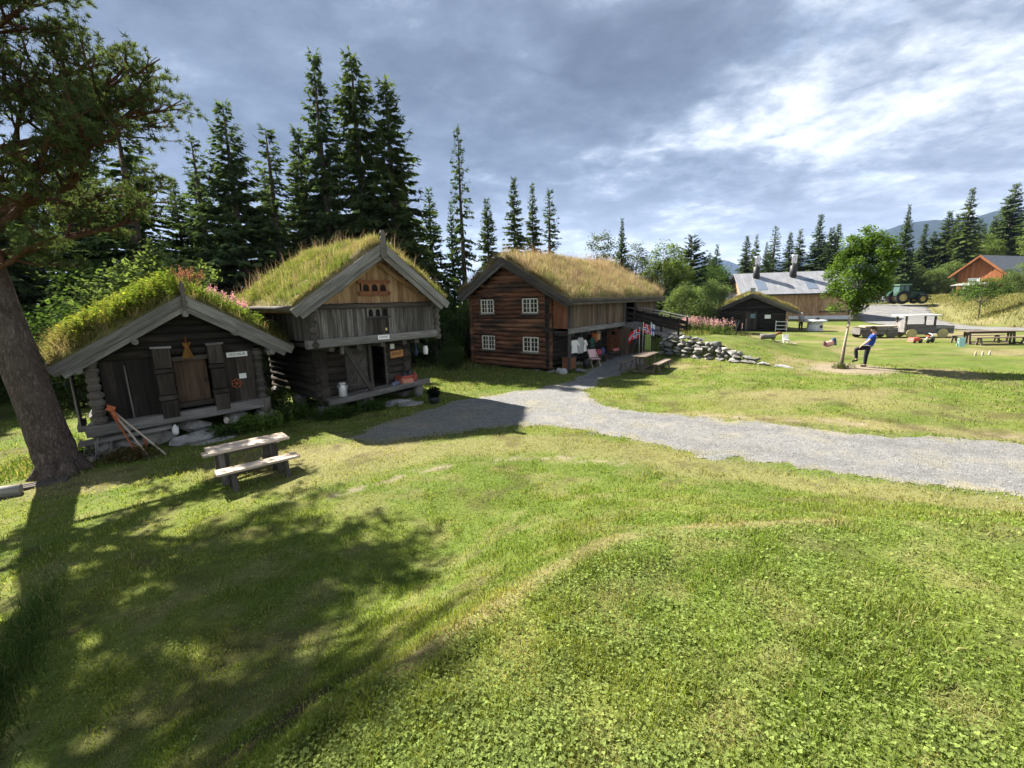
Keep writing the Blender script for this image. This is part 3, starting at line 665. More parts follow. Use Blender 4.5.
def px2w(px, depth):      # azimuth of the planting line -> metres (design grid of the site plan)
    return (px-512)/440*depth
SPR = [ # site plan of the wood behind the storehouses: x, y, height, habit, girth factor, label
    (-20.6, 25.5, 14.5, 'sparse', 2.2, 'ragged dark spruce behind the fireweed-roofed storehouse, half hidden by pine boughs'),
    (-18.4, 28.0, 14.3, 'sparse', 1.2, 'thin gappy spruce with a bare pole of a top, left of the broad bushy spruce'),
    (-16.0, 27.5, 15.8, 'broad', 1.25, 'broad bushy spruce with a blunt pointed top, behind the two grass roofed storehouses'),
    (-14.4, 28.8, 14.9, 'sparse', 1.5, 'half bare leaning spruce tight against the right side of the broad bushy spruce'),
    (-13.5, 31.0, 15.6, 'narrow', 1.15, 'shorter slim spruce left of the three tallest spruces, the more pointed of a close pair'),
    (-14.3, 32.0, 14.2, 'narrow', 1.1, 'shorter slim spruce just left of another one, in the gap before the three tallest'),
    (-11.4, 29.5, 19.0, 'narrow', 1.1, 'very tall narrow spruce, leftmost of the three towering over the loft storehouse'),
    (-9.3, 30.0, 19.1, 'narrow', 1.2, 'very tall ragged spruce, middle one of the three towering over the loft storehouse'),
    (-7.1, 29.0, 16.9, 'narrow', 1.45, 'tall spruce with a wide skirt, rightmost of the three towering over the loft storehouse'),
    (-3.3, 33.0, 15.6, 'sparse', .85, 'slender solitary spruce with short tufted boughs, left of the gable of the brown log house'),
    (-4.3, 35.0, 11.2, 'fresh', .7, 'small pale green spruce between the wide skirted spruce and the slender solitary one'),
    (-1.6, 36.0, 11.6, 'narrow', .9, 'small dark spruce right of the slender solitary spruce, over the log house gable'),
    (.6, 42.0, 14.6, 'narrow', .9, 'leftmost of three slim spruces rising behind the ridge of the brown log house'),
    (2.3, 43.0, 14.3, 'narrow', .8, 'middle one of three slim spruces rising behind the ridge of the brown log house'),
    (3.9, 43.5, 13.9, 'sparse', 1.2, 'rightmost of three slim spruces rising behind the ridge of the brown log house'),
    (11.5, 46.5, 11.4, 'broad', .75, 'dark pointed spruce between two pale birches above the long grass roof'),
]
for i, (x, y, H, hb, gw, lab) in enumerate(SPR):
    k = SP[hb][i % len(SP[hb])]; s = H/10.
    plant_tree(hb, k, 'spruce_tree', x, y, (s*gw, s*gw, s), random.uniform(0, 6), lab, 'spruce', 'spruces in the wood behind the log buildings')
BACK = [ # second rank, seen in the gaps
    (-24.5, 31, 14.2, 'narrow'), (-27, 30, 15, 'broad'), (-30, 33, 16, 'broad'), (-33, 29, 17, 'broad'), (-22.6, 34, 14, 'broad'), (-18.5, 36, 14.5, 'narrow'), (-11.5, 36, 13, 'broad'), (-8.5, 37, 13, 'narrow'), (-5.7, 34, 12, 'fresh'), (-37, 36, 17, 'broad'), (-29.5, 24.5, 16, 'broad'), (-21.3, 30, 12.5, 'broad'), (-16.8, 33, 13, 'broad'), (-12.8, 33.5, 12.5, 'broad'), (-10.2, 34, 13, 'broad'), (-19.6, 32.5, 13, 'broad'), (-25.2, 27, 13.5, 'narrow'), (-7.2, 33, 11.5, 'broad'), (-23.5, 29, 12, 'fresh'), (-32, 27, 15, 'broad'), (-35, 24, 17, 'broad')]
for i, (x, y, H, hb) in enumerate(BACK):
    k = SP[hb][i % len(SP[hb])]; s = H/10.
    plant_tree(hb, k, 'spruce_tree', x, y, (s*1.15, s*1.15, s), random.uniform(0, 6), 'dark spruce standing deep in the wood, mostly hidden behind the nearer spruces', 'spruce', 'half hidden spruces deep in the wood')
# wood behind the barn and on the right
def az(px, depth): return (px-512)/440*depth
RT = [ # px-derived azimuths on the plan, distance, height, habit, girth
    (738, 84, 12.6, 'narrow', 1.2, 'far left spruce of the dark row behind the metal roofed barn'), (747, 86, 13, 'narrow', 1.0, 'second spruce from the left in the row behind the metal roofed barn'),
    (757, 84, 11.5, 'broad', .7, 'squat spruce in the row just left of the first steel chimney'), (764, 90, 15.0, 'sparse', 1.6, 'spruce with a knobbly top rising over the first steel chimney'),
    (779, 88, 13.5, 'narrow', 1.2, 'left one of two spruces standing between the steel chimneys'), (788, 90, 14.3, 'narrow', 1.3, 'right one of two spruces standing between the steel chimneys'),
    (806, 88, 16.6, 'narrow', 1.4, 'tallest spruce behind the metal roof, above the second steel chimney'), (818, 90, 14.6, 'narrow', 1.4, 'dark spruce right of the second steel chimney, beside its twin'),
    (824, 91, 15.2, 'narrow', 1.2, 'dark spruce partly behind the round crowned garden tree, beside its twin'),
    (888, 80, 15.6, 'broad', .8, 'dark round topped conifer just right of the round crowned garden tree'), (906, 92, 15.0, 'narrow', 1.2, 'slim spruce behind the green tractor cab'), (915, 92, 13.6, 'narrow', 1.2, 'shorter slim spruce above the tractor bonnet'),
    (927, 90, 15.8, 'narrow', 1.4, 'dense dark spruce right of the tractor'), (945, 84, 18.6, 'narrow', 1.2, 'tall pointed spruce just left of the orange house'), (935, 95, 17.2, 'narrow', 1.1, 'spruce tucked behind the tall pointed one left of the orange house'),
    (985, 96, 23.0, 'narrow', 1.3, 'very tall spruce behind the roof of the orange house'), (1008, 98, 26.0, 'broad', .75, 'tallest spruce at the right, high over the orange house'), (1018, 92, 22.5, 'narrow', 1.2, 'tall spruce at the right edge behind the orange house'), (970, 98, 17, 'narrow', 1.2, 'dark spruce above the ridge of the orange house'), (1050, 92, 23, 'broad', .9, 'broad spruce beyond the right end of the orange house')]
for i, (px, dd, H, hb, gw, lab) in enumerate(RT):
    k = SP[hb][i % len(SP[hb])]; s = H/10.; x = az(px, dd); y = dd*.985
    plant_tree(hb, k, 'spruce_tree', x, y, (s*gw, s*gw, s), random.uniform(0, 6), lab, 'spruce', 'spruces beyond the barn and the tractor')
for i in range(46):
    dd = random.uniform(100, 135); px = random.uniform(700, 1150); H = random.uniform(11, 16)*(1 if px < 930 else 1.35); hb = random.choice(['narrow', 'broad', 'broad', 'fresh']); s = H/10
    plant_tree(hb, random.choice(SP[hb]), 'spruce_tree', az(px, dd), dd, (s*1.3, s*1.3, s), random.uniform(0, 6), 'spruce in the far back rows of the wood beyond the barn', 'spruce', 'back rows of the far wood')
for i in range(26):
    dd = random.uniform(62, 95); px = random.uniform(520, 725); H = random.uniform(5.5, 9); hb = random.choice(['narrow', 'broad', 'fresh']); s = H/10
    plant_tree(hb, random.choice(SP[hb]), 'spruce_tree', az(px, dd), dd, (s*1.3, s*1.3, s), random.uniform(0, 6), 'low spruce in the belt of wood far behind the brown log house', 'spruce', 'low spruces behind the log house')

# broad-leaved trees
BI = [leafy_meshes(s, 10, 2.1, 1.0, 190, 90, .20, (.11, .15, .048), BIRCHBARK, .11, shape='egg', gap=.28) for s in (11, 12)]
BP = [leafy_meshes(s, 10, 1.7, 2.2, 110, 60, .17, (.085, .105, .055), BIRCHBARK, .10, shape='egg', gap=.38) for s in (14, 15)]
WI = [leafy_meshes(s, 5, 2.2, .2, 100, 140, .15, (.11, .15, .06), GREYBARK, .06, shape='oval', gap=.3, stems=4) for s in (17, 18)]
DK = [leafy_meshes(s, 5, 2.2, .1, 80, 110, .17, (.05, .085, .025), GREYBARK, .06, shape='oval', gap=.25, stems=4) for s in (20, 21)]
PI = spruce_meshes(30, H=10, Rm=1.5, lev=30, per=6, z0=2.5, droop=-.05, ragged=.5, col=(.045, .065, .032), pw=.45, bare=0)
BL = [(598, 52, 10.8, BP, 0, 'tall airy birch with gaps in its crown, left of the dark pointed spruce'), (578, 52, 7.2, BP, 1, 'small pale birch low above the log house roof, left of the airy birch'), (631, 50, 9.3, BP, 1, 'thin grey-green birch right of the dark pointed spruce'),
      (659, 46, 8.8, BI, 0, 'bright green birch at the far end of the long grass roof'), (672, 50, 7.6, BI, 1, 'yellow-green birch tucked between the bright birch and the pine')]
for px, dd, H, K, j, lab in BL:
    plant_tree('b', K[j], 'birch_tree', az(px, dd), dd*.985, (H/7.2, H/7.2, H/10.), random.uniform(0, 6), lab, 'birch', 'birches behind the log house')
plant_tree('p', PI, 'pine_tree', az(686, 54), 53.4, (1.6, 1.6, 1.05), 1., 'dark grey-green pine with a full rounded top, over the willow bushes', 'pine')
WB = [(684, 38.5, 4.6, WI, 0, 'pale leafy willow bush beside the far end of the long grass roof'), (692, 44, 5.0, WI, 1, 'broad willow bush in the middle of the thicket left of the little dark hut'), (712, 55, 4.8, WI, 0, 'willow bush behind the eave of the little dark hut'),
      (672, 44, 4.4, DK, 0, 'darker bush behind the railing of the wooden ramp'), (702, 55, 5.6, WI, 1, 'rounded willow standing behind the thicket by the little dark hut')]
for px, dd, H, K, j, lab in WB:
    plant_tree('w', K[j], 'willow_bush', az(px, dd), dd*.985, H/5., random.uniform(0, 6), lab, 'bush', 'willow bushes left of the hut')
UB = [(-19.5, 19.5, 3.2, DK, 0, 'dark bush in the shade left of the pine trunk'), (-17.2, 22.2, 7.2, WI, 0, 'pale silvery willow between the pine boughs and the fireweed roof'), (-20.8, 23, 6.5, DK, 1, 'dark green thicket behind the pine trunk'), (-22, 17, 4.2, DK, 1, 'dark shrub at the left edge beyond the pine'), (-13.6, 24.5, 5.6, DK, 0, 'dark undergrowth between the two grass roofs'),
      (-4.2, 27.2, 3.2, DK, 1, 'dark green bush beside the right wall of the loft storehouse'), (-2.4, 30, 4.2, WI, 1, 'green bush in the gap between loft storehouse and log house'), (-5.6, 30.5, 5.5, DK, 0, 'tall dark bush in the gap behind the loft storehouse'), (-3.3, 24.6, 1.6, DK, 0, 'low green bush at the left corner of the log house'), (-26, 20, 6, DK, 0, 'dark bush beyond the left edge of the yard'), (-24, 26, 7, DK, 1, 'tall dark thicket in the wood behind the pine'),
      (-1.2, 33, 5., WI, 0, 'pale green bush behind the gable of the log house')]
for x, y, H, K, j, lab in UB:
    plant_tree('u', K[j], 'bush', x, y, H/5., random.uniform(0, 6), lab, 'bush', 'undergrowth behind the old buildings')
FB = [(868, 78, 5, DK, 0), (880, 80, 4.5, WI, 1), (893, 82, 6.2, WI, 0), (922, 80, 5, WI, 1), (936, 82, 6, WI, 0), (960, 92, 13, BI, 0), (975, 95, 12.5, BI, 1), (950, 96, 9, BI, 1), (900, 96, 9, BI, 0), (1020, 84, 15, BI, 0), (998, 63, 3.6, DK, 1), (1016, 60, 4.6, WI, 0), (990, 104, 16, BI, 1), (800, 100, 8.5, BI, 0), (790, 96, 7.5, BI, 1), (1035, 70, 6, WI, 1), (855, 85, 6, DK, 1), (874, 92, 8, BI, 0)]
FB += [(928, 104, 14, BI, 0), (944, 108, 15, BI, 1), (1000, 112, 18, BI, 0), (1012, 108, 17, BI, 1), (978, 110, 16, BI, 0), (1030, 104, 17, BI, 1), (915, 100, 10, BI, 1), (1045, 86, 12, BI, 0)]
FL = ['dark bush at the end of the barn', 'bush above the red implement left of the tractor', 'pale bush behind the tractor roof', 'pale bush in front of the tractor', 'bush between the tractor and the orange house', 'bright birch left above the orange house ridge', 'birch crown above the orange house roof', 'smaller birch left of the orange gable', 'birch among the spruces over the tractor', 'large birch at the right picture edge', 'dark bush against the shed of the orange house', 'green bush covering the right end of the orange house', 'tall birch between the two tallest right hand spruces', 'birch showing under the spruces between the steel chimneys', 'birch left of the second steel chimney', 'bush right of the orange house at the edge', 'bush behind the round crowned garden tree', 'birch behind the round crowned garden tree']+['birch among the spruces of the far right wood']*8
for (px, dd, H, K, j), lab in zip(FB, FL):
    grp = 'birches of the far right wood' if lab.endswith('far right wood') else 'broad-leaved trees on the far right'
    s = H/(10. if K is BI else 5.); plant_tree('f', K[j], 'birch_tree' if K is BI else 'bush', az(px, dd), dd*.985, s, random.uniform(0, 6), lab, 'birch' if K is BI else 'bush', grp)
for i in range(14):
    px = 545+i*13.5+random.uniform(-4, 4); dd = random.uniform(56, 66); K = random.choice([DK, WI, DK]); H = random.uniform(4.5, 7.)
    plant_tree('g', K[i % 2], 'bush', az(px, dd), dd, H/5., random.uniform(0, 6), 'broad green bush in the belt of growth behind the log house', 'bush', 'belt of bushes behind the log house')
# the young garden tree with a round crown, and the sapling on the bank
RO = leafy_meshes(41, 5.9, 1.12, 2.45, 105, 190, .105, (.085, .14, .03), GREYBARK, .05, lean=(.75, .1), shape='egg', gap=.28)
plant_tree('r', RO, 'garden_tree', 14.32, 18.87, 1., 0, 'young garden tree with a dense round green crown and thin pale leaning trunk', 'tree')
SA = leafy_meshes(42, 4.4, 2.3, 1.7, 60, 90, .17, (.075, .12, .035), GREYBARK, .06, lean=(-.2, 0), gap=.35, flat=.5)
plant_tree('s', SA, 'sapling', 51.7, 48.9, 1., 0, 'small thin stemmed tree with a flat crown on the grassy bank', 'tree')

# the big pine at the left: leaning trunk, red limbs reaching over the yard, needle tufts at every twig
pr = np.random.default_rng(5)
pine = empty('pine_tree', (-11.2, 10.4, -.47), 0, 'big old pine with thick leaning trunk and red limbs spreading over the yard', 'pine')
tb = MB()
TR = [(0, 0, -.1), (-.06, 0, .25), (-.22, .02, 1.2), (-.52, .05, 3.0), (-.9, .1, 5.2), (-1.2, .15, 7.5), (-1.4, .2, 10), (-1.5, .2, 13.5)]
TRr = [.52, .42, .385, .36, .33, .28, .20, .06]
P0 = []; 
for a, b in zip(range(len(TR)-1), range(1, len(TR))):
    for k in range(4):
        f = k/4; P0.append(tuple(TR[a][i]+(TR[b][i]-TR[a][i])*f for i in range(3))+(TRr[a]+(TRr[b]-TRr[a])*f,))
tb.tube([p[:3] for p in P0], [p[3] for p in P0], 22, True, 1., .045)
for a in (.4, 1.5, 2.7, 3.9, 4.9, 5.8):      # root flare
    tb.tube([(.26*math.cos(a), .26*math.sin(a), .38), (.46*math.cos(a), .46*math.sin(a), .08), (.72*math.cos(a), .72*math.sin(a), -.12)], [.17, .13, .05], 8, True, 1, .1)
tb.build('trunk', PINEBARK, pine)
def trunk_at(z):
    for a, b in zip(TR[:-1], TR[1:]):
        if a[2] <= z <= b[2]:
            f = (z-a[2])/(b[2]-a[2]); return np.array([a[i]+(b[i]-a[i])*f for i in range(3)])
    return np.array(TR[-1], float)
limbs = MB(); tips = []
def grow(p, d, L, r, lvl):
    n = 5; pts = [p]; q = p.copy(); dd = d.copy()
    for i in range(n):
        dd = dd+pr.normal(size=3)*[.16, .16, .10]+np.array([0, 0, .05]); dd /= np.linalg.norm(dd); q = q+dd*L/n; pts.append(q.copy())
    limbs.tube(pts, [r*(1-.75*i/n)+.004 for i in range(n+1)], 7 if lvl < 2 else 4, False)
    if lvl >= 2 or L < .5:
        for i in range(1, n+1): tips.append((pts[i], dd.copy(), lvl))
        return
    m = int(4+L*(2.2 if lvl == 0 else 2.6))
    for k in range(m):
        f = pr.uniform(.28, 1.); i = min(n-1, int(f*n)); b = pts[i]+(pts[i+1]-pts[i])*(f*n-i)
        s = unit(pr.normal(size=(1, 3))*[1, 1, .45])[0]; nd = unit((dd*.75+s*.85+[0, 0, .06])[None])[0]
        grow(b, nd, L*pr.uniform(.28, .45)*(1.15-f*.45), r*.42*(1-.5*f)+.004, lvl+1)
LIM = [ # height on trunk, direction, length, radius
    (4.9, (.95, -.15, .12), 2.6, .07), (5.2, (.8, .45, .16), 3.2, .085), (6.9, (.97, -.05, .26), 4.6, .11), (7.4, (.95, .25, .30), 4.5, .10), (8.0, (.96, -.25, .34), 4.2, .09), (5.6, (.9, -.45, .34), 4.0, .10), (5.9, (.93, .1, .42), 4.4, .11), (6.4, (.55, .8, .15), 4.0, .10), (7.2, (.6, -.75, .25), 3.6, .09),
    (8.5, (.9, .1, .25), 3.8, .09), (9.1, (.85, -.4, .25), 3.6, .09), (9.6, (.8, .3, .35), 3.4, .08), (8.3, (.5, -.85, .2), 3.4, .08), (9.0, (.1, -1, .25), 3.2, .08), (8.8, (.7, .7, .2), 3.4, .08), (8.6, (.3, .9, .4), 3.4, .08), (9.2, (.8, .1, .6), 3.4, .08), (9.8, (.2, -.9, .5), 3., .07), (6.0, (-.7, .6, .2), 3.6, .09), (7.0, (-.8, -.5, .3), 3.4, .09), (8.0, (-.6, .7, .4), 3.2, .08), (11.3, (.6, -.7, .35), 2.6, .06), (11.4, (-.3, -.4, .8), 2.4, .06), (11.9, (.8, .2, .4), 2.4, .06), (12.3, (.95, -.15, .02), 3.0, .07), (12.7, (.95, -.32, .04), 3.2, .07), (13.0, (.9, -.5, .10), 2.9, .06), (12.0, (.9, -.4, .0), 2.8, .06), (6.2, (.45, -.85, .35), 3.4, .08)]
for z, d, L, r in LIM: grow(trunk_at(z), unit(np.array([d], float))[0], L, r, 0)
limbs.build('limbs', LIMB, pine)
tips = [t_ for t_ in tips if pr.random() < .38]
tp = np.array([t_[0] for t_ in tips]); td = np.array([t_[1] for t_ in tips])
nn = 24; ext = 2
tp = np.repeat(tp, ext, 0)+pr.normal(size=(len(tp)*ext, 3))*[.13, .13, .06]; td = np.repeat(td, ext, 0)
C = np.repeat(tp, nn, 0); D = np.repeat(td, nn, 0); n = len(C)
u = unit(D*.55+pr.normal(size=(n, 3))*.75+[0, 0, .25]); v = perp(u)
Kc = np.repeat(np.array([.075, .10, .042])*(.65+.7*pr.random((len(tp), 1))), nn, 0)
L = .10+.07*pr.random(n); vv, f, cc = kites(C-u*.015, u, v, L, np.full(n, .017), Kc)
link('crown', np_mesh('crown', vv, f, NEEDLE, cc), pine)
print('pine tufts', len(tp), 'needles', n)

# ------------------------------------------------------------------ building materials
W_DARK = wood('dark_weathered_wood', (.015, .012, .010), (.038, .031, .025), (.085, .071, .06))
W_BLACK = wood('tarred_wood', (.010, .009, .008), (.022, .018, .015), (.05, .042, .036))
W_GREY = wood('grey_weathered_wood', (.068, .063, .058), (.148, .140, .130), (.28, .267, .25))
W_MID = wood('grey_brown_wood', (.038, .032, .028), (.085, .074, .064), (.16, .145, .13))
W_PLANK = wood('loft_wall_planks', (.030, .026, .023), (.085, .076, .068), (.22, .205, .185), 1., .6)
W_TAN = wood('tan_gable_boards', (.13, .07, .032), (.27, .165, .085), (.38, .265, .155), 1., .45)
W_RUST = wood('red_brown_boards', (.11, .042, .02), (.20, .083, .042), (.28, .14, .08))
W_DOOR = wood('old_door_boards', (.030, .02, .014), (.068, .043, .029), (.115, .08, .056))
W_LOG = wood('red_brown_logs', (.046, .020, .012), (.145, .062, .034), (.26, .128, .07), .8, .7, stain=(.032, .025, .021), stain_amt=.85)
W_GALL = wood('gallery_boards', (.052, .036, .025), (.115, .081, .056), (.19, .145, .105))
W_BARN = wood('barn_boards', (.20, .115, .06), (.38, .235, .14), (.52, .36, .24))
W_ORANGE = wood('orange_painted_boards', (.16, .060, .024), (.27, .104, .042), (.34, .145, .066), 1., .4)
W_TABLE = wood('sun_bleached_boards', (.29, .225, .17), (.43, .355, .285), (.57, .485, .40), 1., .45)
W_TBROWN = wood('brown_table_boards', (.06, .045, .035), (.13, .10, .08), (.22, .18, .15))
CREAM = plain('cream_window_paint', (.62, .58, .47), .6, .08)
WHITE_P = plain('white_paint', (.78, .78, .76), .55, .05)
BLACK_P = plain('black_ink', (.02, .02, .02), .6, .1)
IRON = plain('rusty_iron', (.34, .10, .04), .85, .35, 18)
DARKIRON = plain('dark_iron', (.03, .03, .032), .5, .2, 10, .4)
STONE = stone_mat('field_stone', (.12, .115, .11), (.23, .22, .21), (.42, .41, .39))
SLAB = stone_mat('stone_slab', (.13, .125, .12), (.22, .215, .21), (.33, .33, .32))
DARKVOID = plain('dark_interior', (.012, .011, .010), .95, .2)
def glass_mat():
    m, t, o = newmat('window_glass'); b = principled(t, o, (.02, .022, .025), .06, spec=.6); return m
GLASS = glass_mat()
def turf_mat(name, a, b, c):
    m, t, o = newmat(name); ob = t.new('ShaderNodeTexCoord').outputs['Object']
    n = t.noise(ob, 3.2, 6, .65); n2 = t.noise(ob, 30, 4, .7)
    col = t.ramp(t.math('ADD', t.math('MULTIPLY', n, .6), t.math('MULTIPLY', n2, .4)), [(.33, a), (.5, b), (.68, c)])
    principled(t, o, col, .95, t.bump(t.math('ADD', n, t.math('MULTIPLY', n2, .7)), 1., .06), spec=.05); return m
TURF = turf_mat('roof_turf', (.055, .05, .025), (.13, .125, .045), (.21, .20, .08))
TURF_STRAW = turf_mat('straw_turf', (.08, .065, .035), (.20, .165, .085), (.30, .25, .14))

def zprof(prof, x):
    return float(np.interp(x, [p[0] for p in prof], [p[1] for p in prof]))
def turf_roof(parent, prof, y0, y1, th, mat, wobble=.08, nm='roof', label=None, under=W_DARK, step=.16):
    """turf slab over boards; prof = (left eave, ridge, right eave) in x, z. Returns the roof part and its top-height function"""
    sd = random.randint(0, 999); xs_ = np.linspace(prof[0][0], prof[2][0], int((prof[2][0]-prof[0][0])/step)); ys_ = np.linspace(y0, y1, int((y1-y0)/step))
    X, Y = np.meshgrid(xs_, ys_); x, y = X.ravel(), Y.ravel()
    def top(x, y):
        zb = np.interp(x, [p[0] for p in prof], [p[1] for p in prof]); ed = np.minimum.reduce([x-prof[0][0], prof[2][0]-x, (y-y0), (y1-y)])
        zb = zb-.10*np.exp(-((x-prof[1][0])/.25)**2)
        return zb+th*(.35+.65*ss(0, .22, ed))+(fbm(x+sd, y, 1.4, 4, 3)-.5)*2*wobble*ss(0, .15, ed)
    zt = top(x, y); zb = np.interp(x, [p[0] for p in prof], [p[1] for p in prof])-.02
    n = len(x); V = np.concatenate([np.stack([x, y, zt], 1), np.stack([x, y, zb], 1)]); nx_, ny_ = len(xs_), len(ys_); ix = np.arange(n).reshape(ny_, nx_)
    q = np.stack([ix[:-1, :-1], ix[:-1, 1:], ix[1:, 1:], ix[1:, :-1]], -1).reshape(-1, 4)
    ring = np.concatenate([ix[0], ix[1:, -1], ix[-1, -2::-1], ix[-2:0:-1, 0]]); nxt = np.roll(ring, -1)
    side = np.stack([ring+n, nxt+n, nxt, ring], 1)
    o = link(nm, np_mesh(nm, V, np.concatenate([q, q[:, ::-1]+n, side]), mat, None, True), parent)
    if label: o['label'] = label
    b = MB()                                          # board lining under the turf
    for a, c in ((prof[0], prof[1]), (prof[1], prof[2])):
        d = Vector((c[0]-a[0], 0, c[1]-a[1])); L = d.length; d.normalize(); k = max(2, int((y1-y0)/.22)); w_ = (y1-y0)/k
        nrm = Vector((0, 1, 0)).cross(d); nrm = nrm if nrm.z > 0 else -nrm
        for i in range(k):
            cc = Vector(((a[0]+c[0])/2, y0+(i+.5)*w_, (a[1]+c[1])/2))-nrm*.055-d*0
            b.box(cc, (L-.06, w_-.006, .045), (d, Vector((0, 1, 0)), nrm), .003)
    b.build('roof_boards', under, o)
    return o, top
def scatter_roof(prof, y0, y1, n, xr=None):
    a, b = xr or (prof[0][0]+.04, prof[2][0]-.04)
    return rng.uniform(a, b, n), rng.uniform(y0+.03, y1-.03, n)
def roof_grass(roof, top, prof, y0, y1, n, L0, L1, cols, wts, name='grass', w=(.008, .014), bend=(.2, .9), xr=None, mat=None, patch=0):
    x, y = scatter_roof(prof, y0, y1, n, xr); f = fbm(x, y, .9, 3, 50+patch)
    k = rng.random(n) < .18+.9*ss(.38, .58, f*.6+.4*fbm(x, y, 3.1, 2, 51+patch)); x, y, f = x[k], y[k], f[k]; n = len(x)
    ci = np.array(cols)[np.clip((np.searchsorted(np.cumsum(wts), np.clip(.5*rng.random(n)+.5*ss(.3, .7, fbm(x, y, 1.3, 3, 80+patch)), 0, .999))), 0, len(cols)-1)]
    c = ci*(.7+.6*rng.random((n, 1))); L = rng.uniform(L0, L1, n)*(.45+1.1*fbm(x, y, 1.7, 3, 52+patch))
    v, fc, cc = blades(x, y, top(x, y)-.03, L, rng.uniform(*w, n), rng.uniform(*bend, n), c)
    if name == 'grass':      # longer grass hanging over the verges and eaves
        ne = int(n*.10); xe = rng.uniform(prof[0][0]+.05, prof[2][0]-.05, ne); ye = np.where(rng.random(ne) < .8, y0+.02+.1*rng.random(ne), y1-.1*rng.random(ne)); le = rng.uniform(L0, L1, ne)*.8
        k2 = rng.random(ne) < ss(.35, .6, fbm(xe, ye, 2.2, 3, 66+patch)); xe, ye, le = xe[k2], ye[k2], le[k2]; ne = len(xe)
        v2 = blades(xe, ye, top(xe, ye)-.05, le, rng.uniform(*w, ne), rng.uniform(.6, 1.1, ne), np.array(cols)[rng.integers(0, len(cols), ne)]*(.7+.5*rng.random((ne, 1))), lean=rng.normal(-1.57, .7, ne))
        v, fc, cc = join([(v, fc, cc), v2])
    o = link(name, np_mesh(name, v, fc, mat or STRAW, cc), roof); return tag(o, kind='stuff')
def roof_herbs(roof, top, prof, y0, y1, n, H0, H1, leaf, cols, name='herbs', xr=None, flower=None, per=26, patch=0, dens=(.4, .55)):
    """stalks set with leaves (and pink flower spikes)"""
    x, y = scatter_roof(prof, y0, y1, n, xr); k = rng.random(n) < .12+.88*ss(*dens, fbm(x, y, 1.1, 3, 60+patch)); x, y = x[k], y[k]; n = len(x)
    H = rng.uniform(H0, H1, n); lx, ly = rng.normal(0, .12, n), rng.normal(0, .12, n); z = top(x, y)-.04; parts = []
    parts.append(blades(x, y, z, H, np.full(n, .009), np.full(n, .12), np.tile([.09, .09, .03], (n, 1))))
    s = rng.random((n, per))**.8; cx = (x[:, None]+lx[:, None]*s*H[:, None]).ravel(); cy = (y[:, None]+ly[:, None]*s*H[:, None]).ravel(); cz = (z[:, None]+s*H[:, None]*.92).ravel()
    m_ = n*per; a = rng.uniform(0, 6.28, m_); u = unit(np.stack([np.cos(a), np.sin(a), rng.uniform(-.4, .7, m_)], 1)); v = unit(np.cross(u, [0, 0, 1.])+.3*rng.normal(size=(m_, 3)))
    ci = np.repeat(np.array(cols)[rng.integers(0, len(cols), n)]*(.75+.5*rng.random((n, 1))), per, 0)*(.8+.4*rng.random((m_, 1)))
    L = leaf*(.6+.8*rng.random(m_)); parts.append(kites(np.stack([cx, cy, cz], 1), u, v, L, L*.5, ci, .15))
    if flower is not None:
        fl = np.array(flower); j = rng.random(n) < .85; nf = j.sum(); q = 26
        t_ = rng.random((nf, q)); fx = (x[j][:, None]+rng.normal(0, .02, (nf, q))+lx[j][:, None]*H[j][:, None]).ravel(); fy = (y[j][:, None]+rng.normal(0, .02, (nf, q))+ly[j][:, None]*H[j][:, None]).ravel(); fz = ((z+H*.86)[j][:, None]+t_*.24).ravel()
        mm = nf*q; u = rand_dir(mm); v = perp(u); L = np.full(mm, .048)*(1.2-.7*t_.ravel()); parts.append(kites(np.stack([fx, fy, fz], 1), u, v, L, L*.8, fl*(.75+.5*rng.random((mm, 1)))))
    V, F_, Cc = join(parts); o = link(name, np_mesh(name, V, F_, LEAF, Cc), roof); return tag(o, kind='stuff')
def bargeboards(parent, prof, y, w1, w2, mat, gap=.0, t=.045, over=.05):
    """two overlapping boards on each slope of a gable"""
    for a, c in ((prof[0], prof[1]), (prof[2], prof[1])):
        d = Vector((c[0]-a[0], 0, c[1]-a[1])); d.normalize(); nrm = Vector((-d.z, 0, d.x)); nrm = nrm if nrm.z > 0 else -nrm
        A, Cc = Vector((a[0], y, a[1])), Vector((c[0], y, c[1]))
        m1 = MB(); o1 = -nrm*(w1/2-over); m1.beam(A+o1-d*.02, Cc+o1-d*.02*0, t, w1, nrm, .006, .008); m1.build('bargeboard', mat, parent)
        m2 = MB(); o2 = -nrm*(w1+w2/2-over-.04)+Vector((0, .05, 0)); m2.beam(A+o2+d*.12, Cc+o2, t, w2, nrm, .006, .008); m2.build('bargeboard', mat, parent)
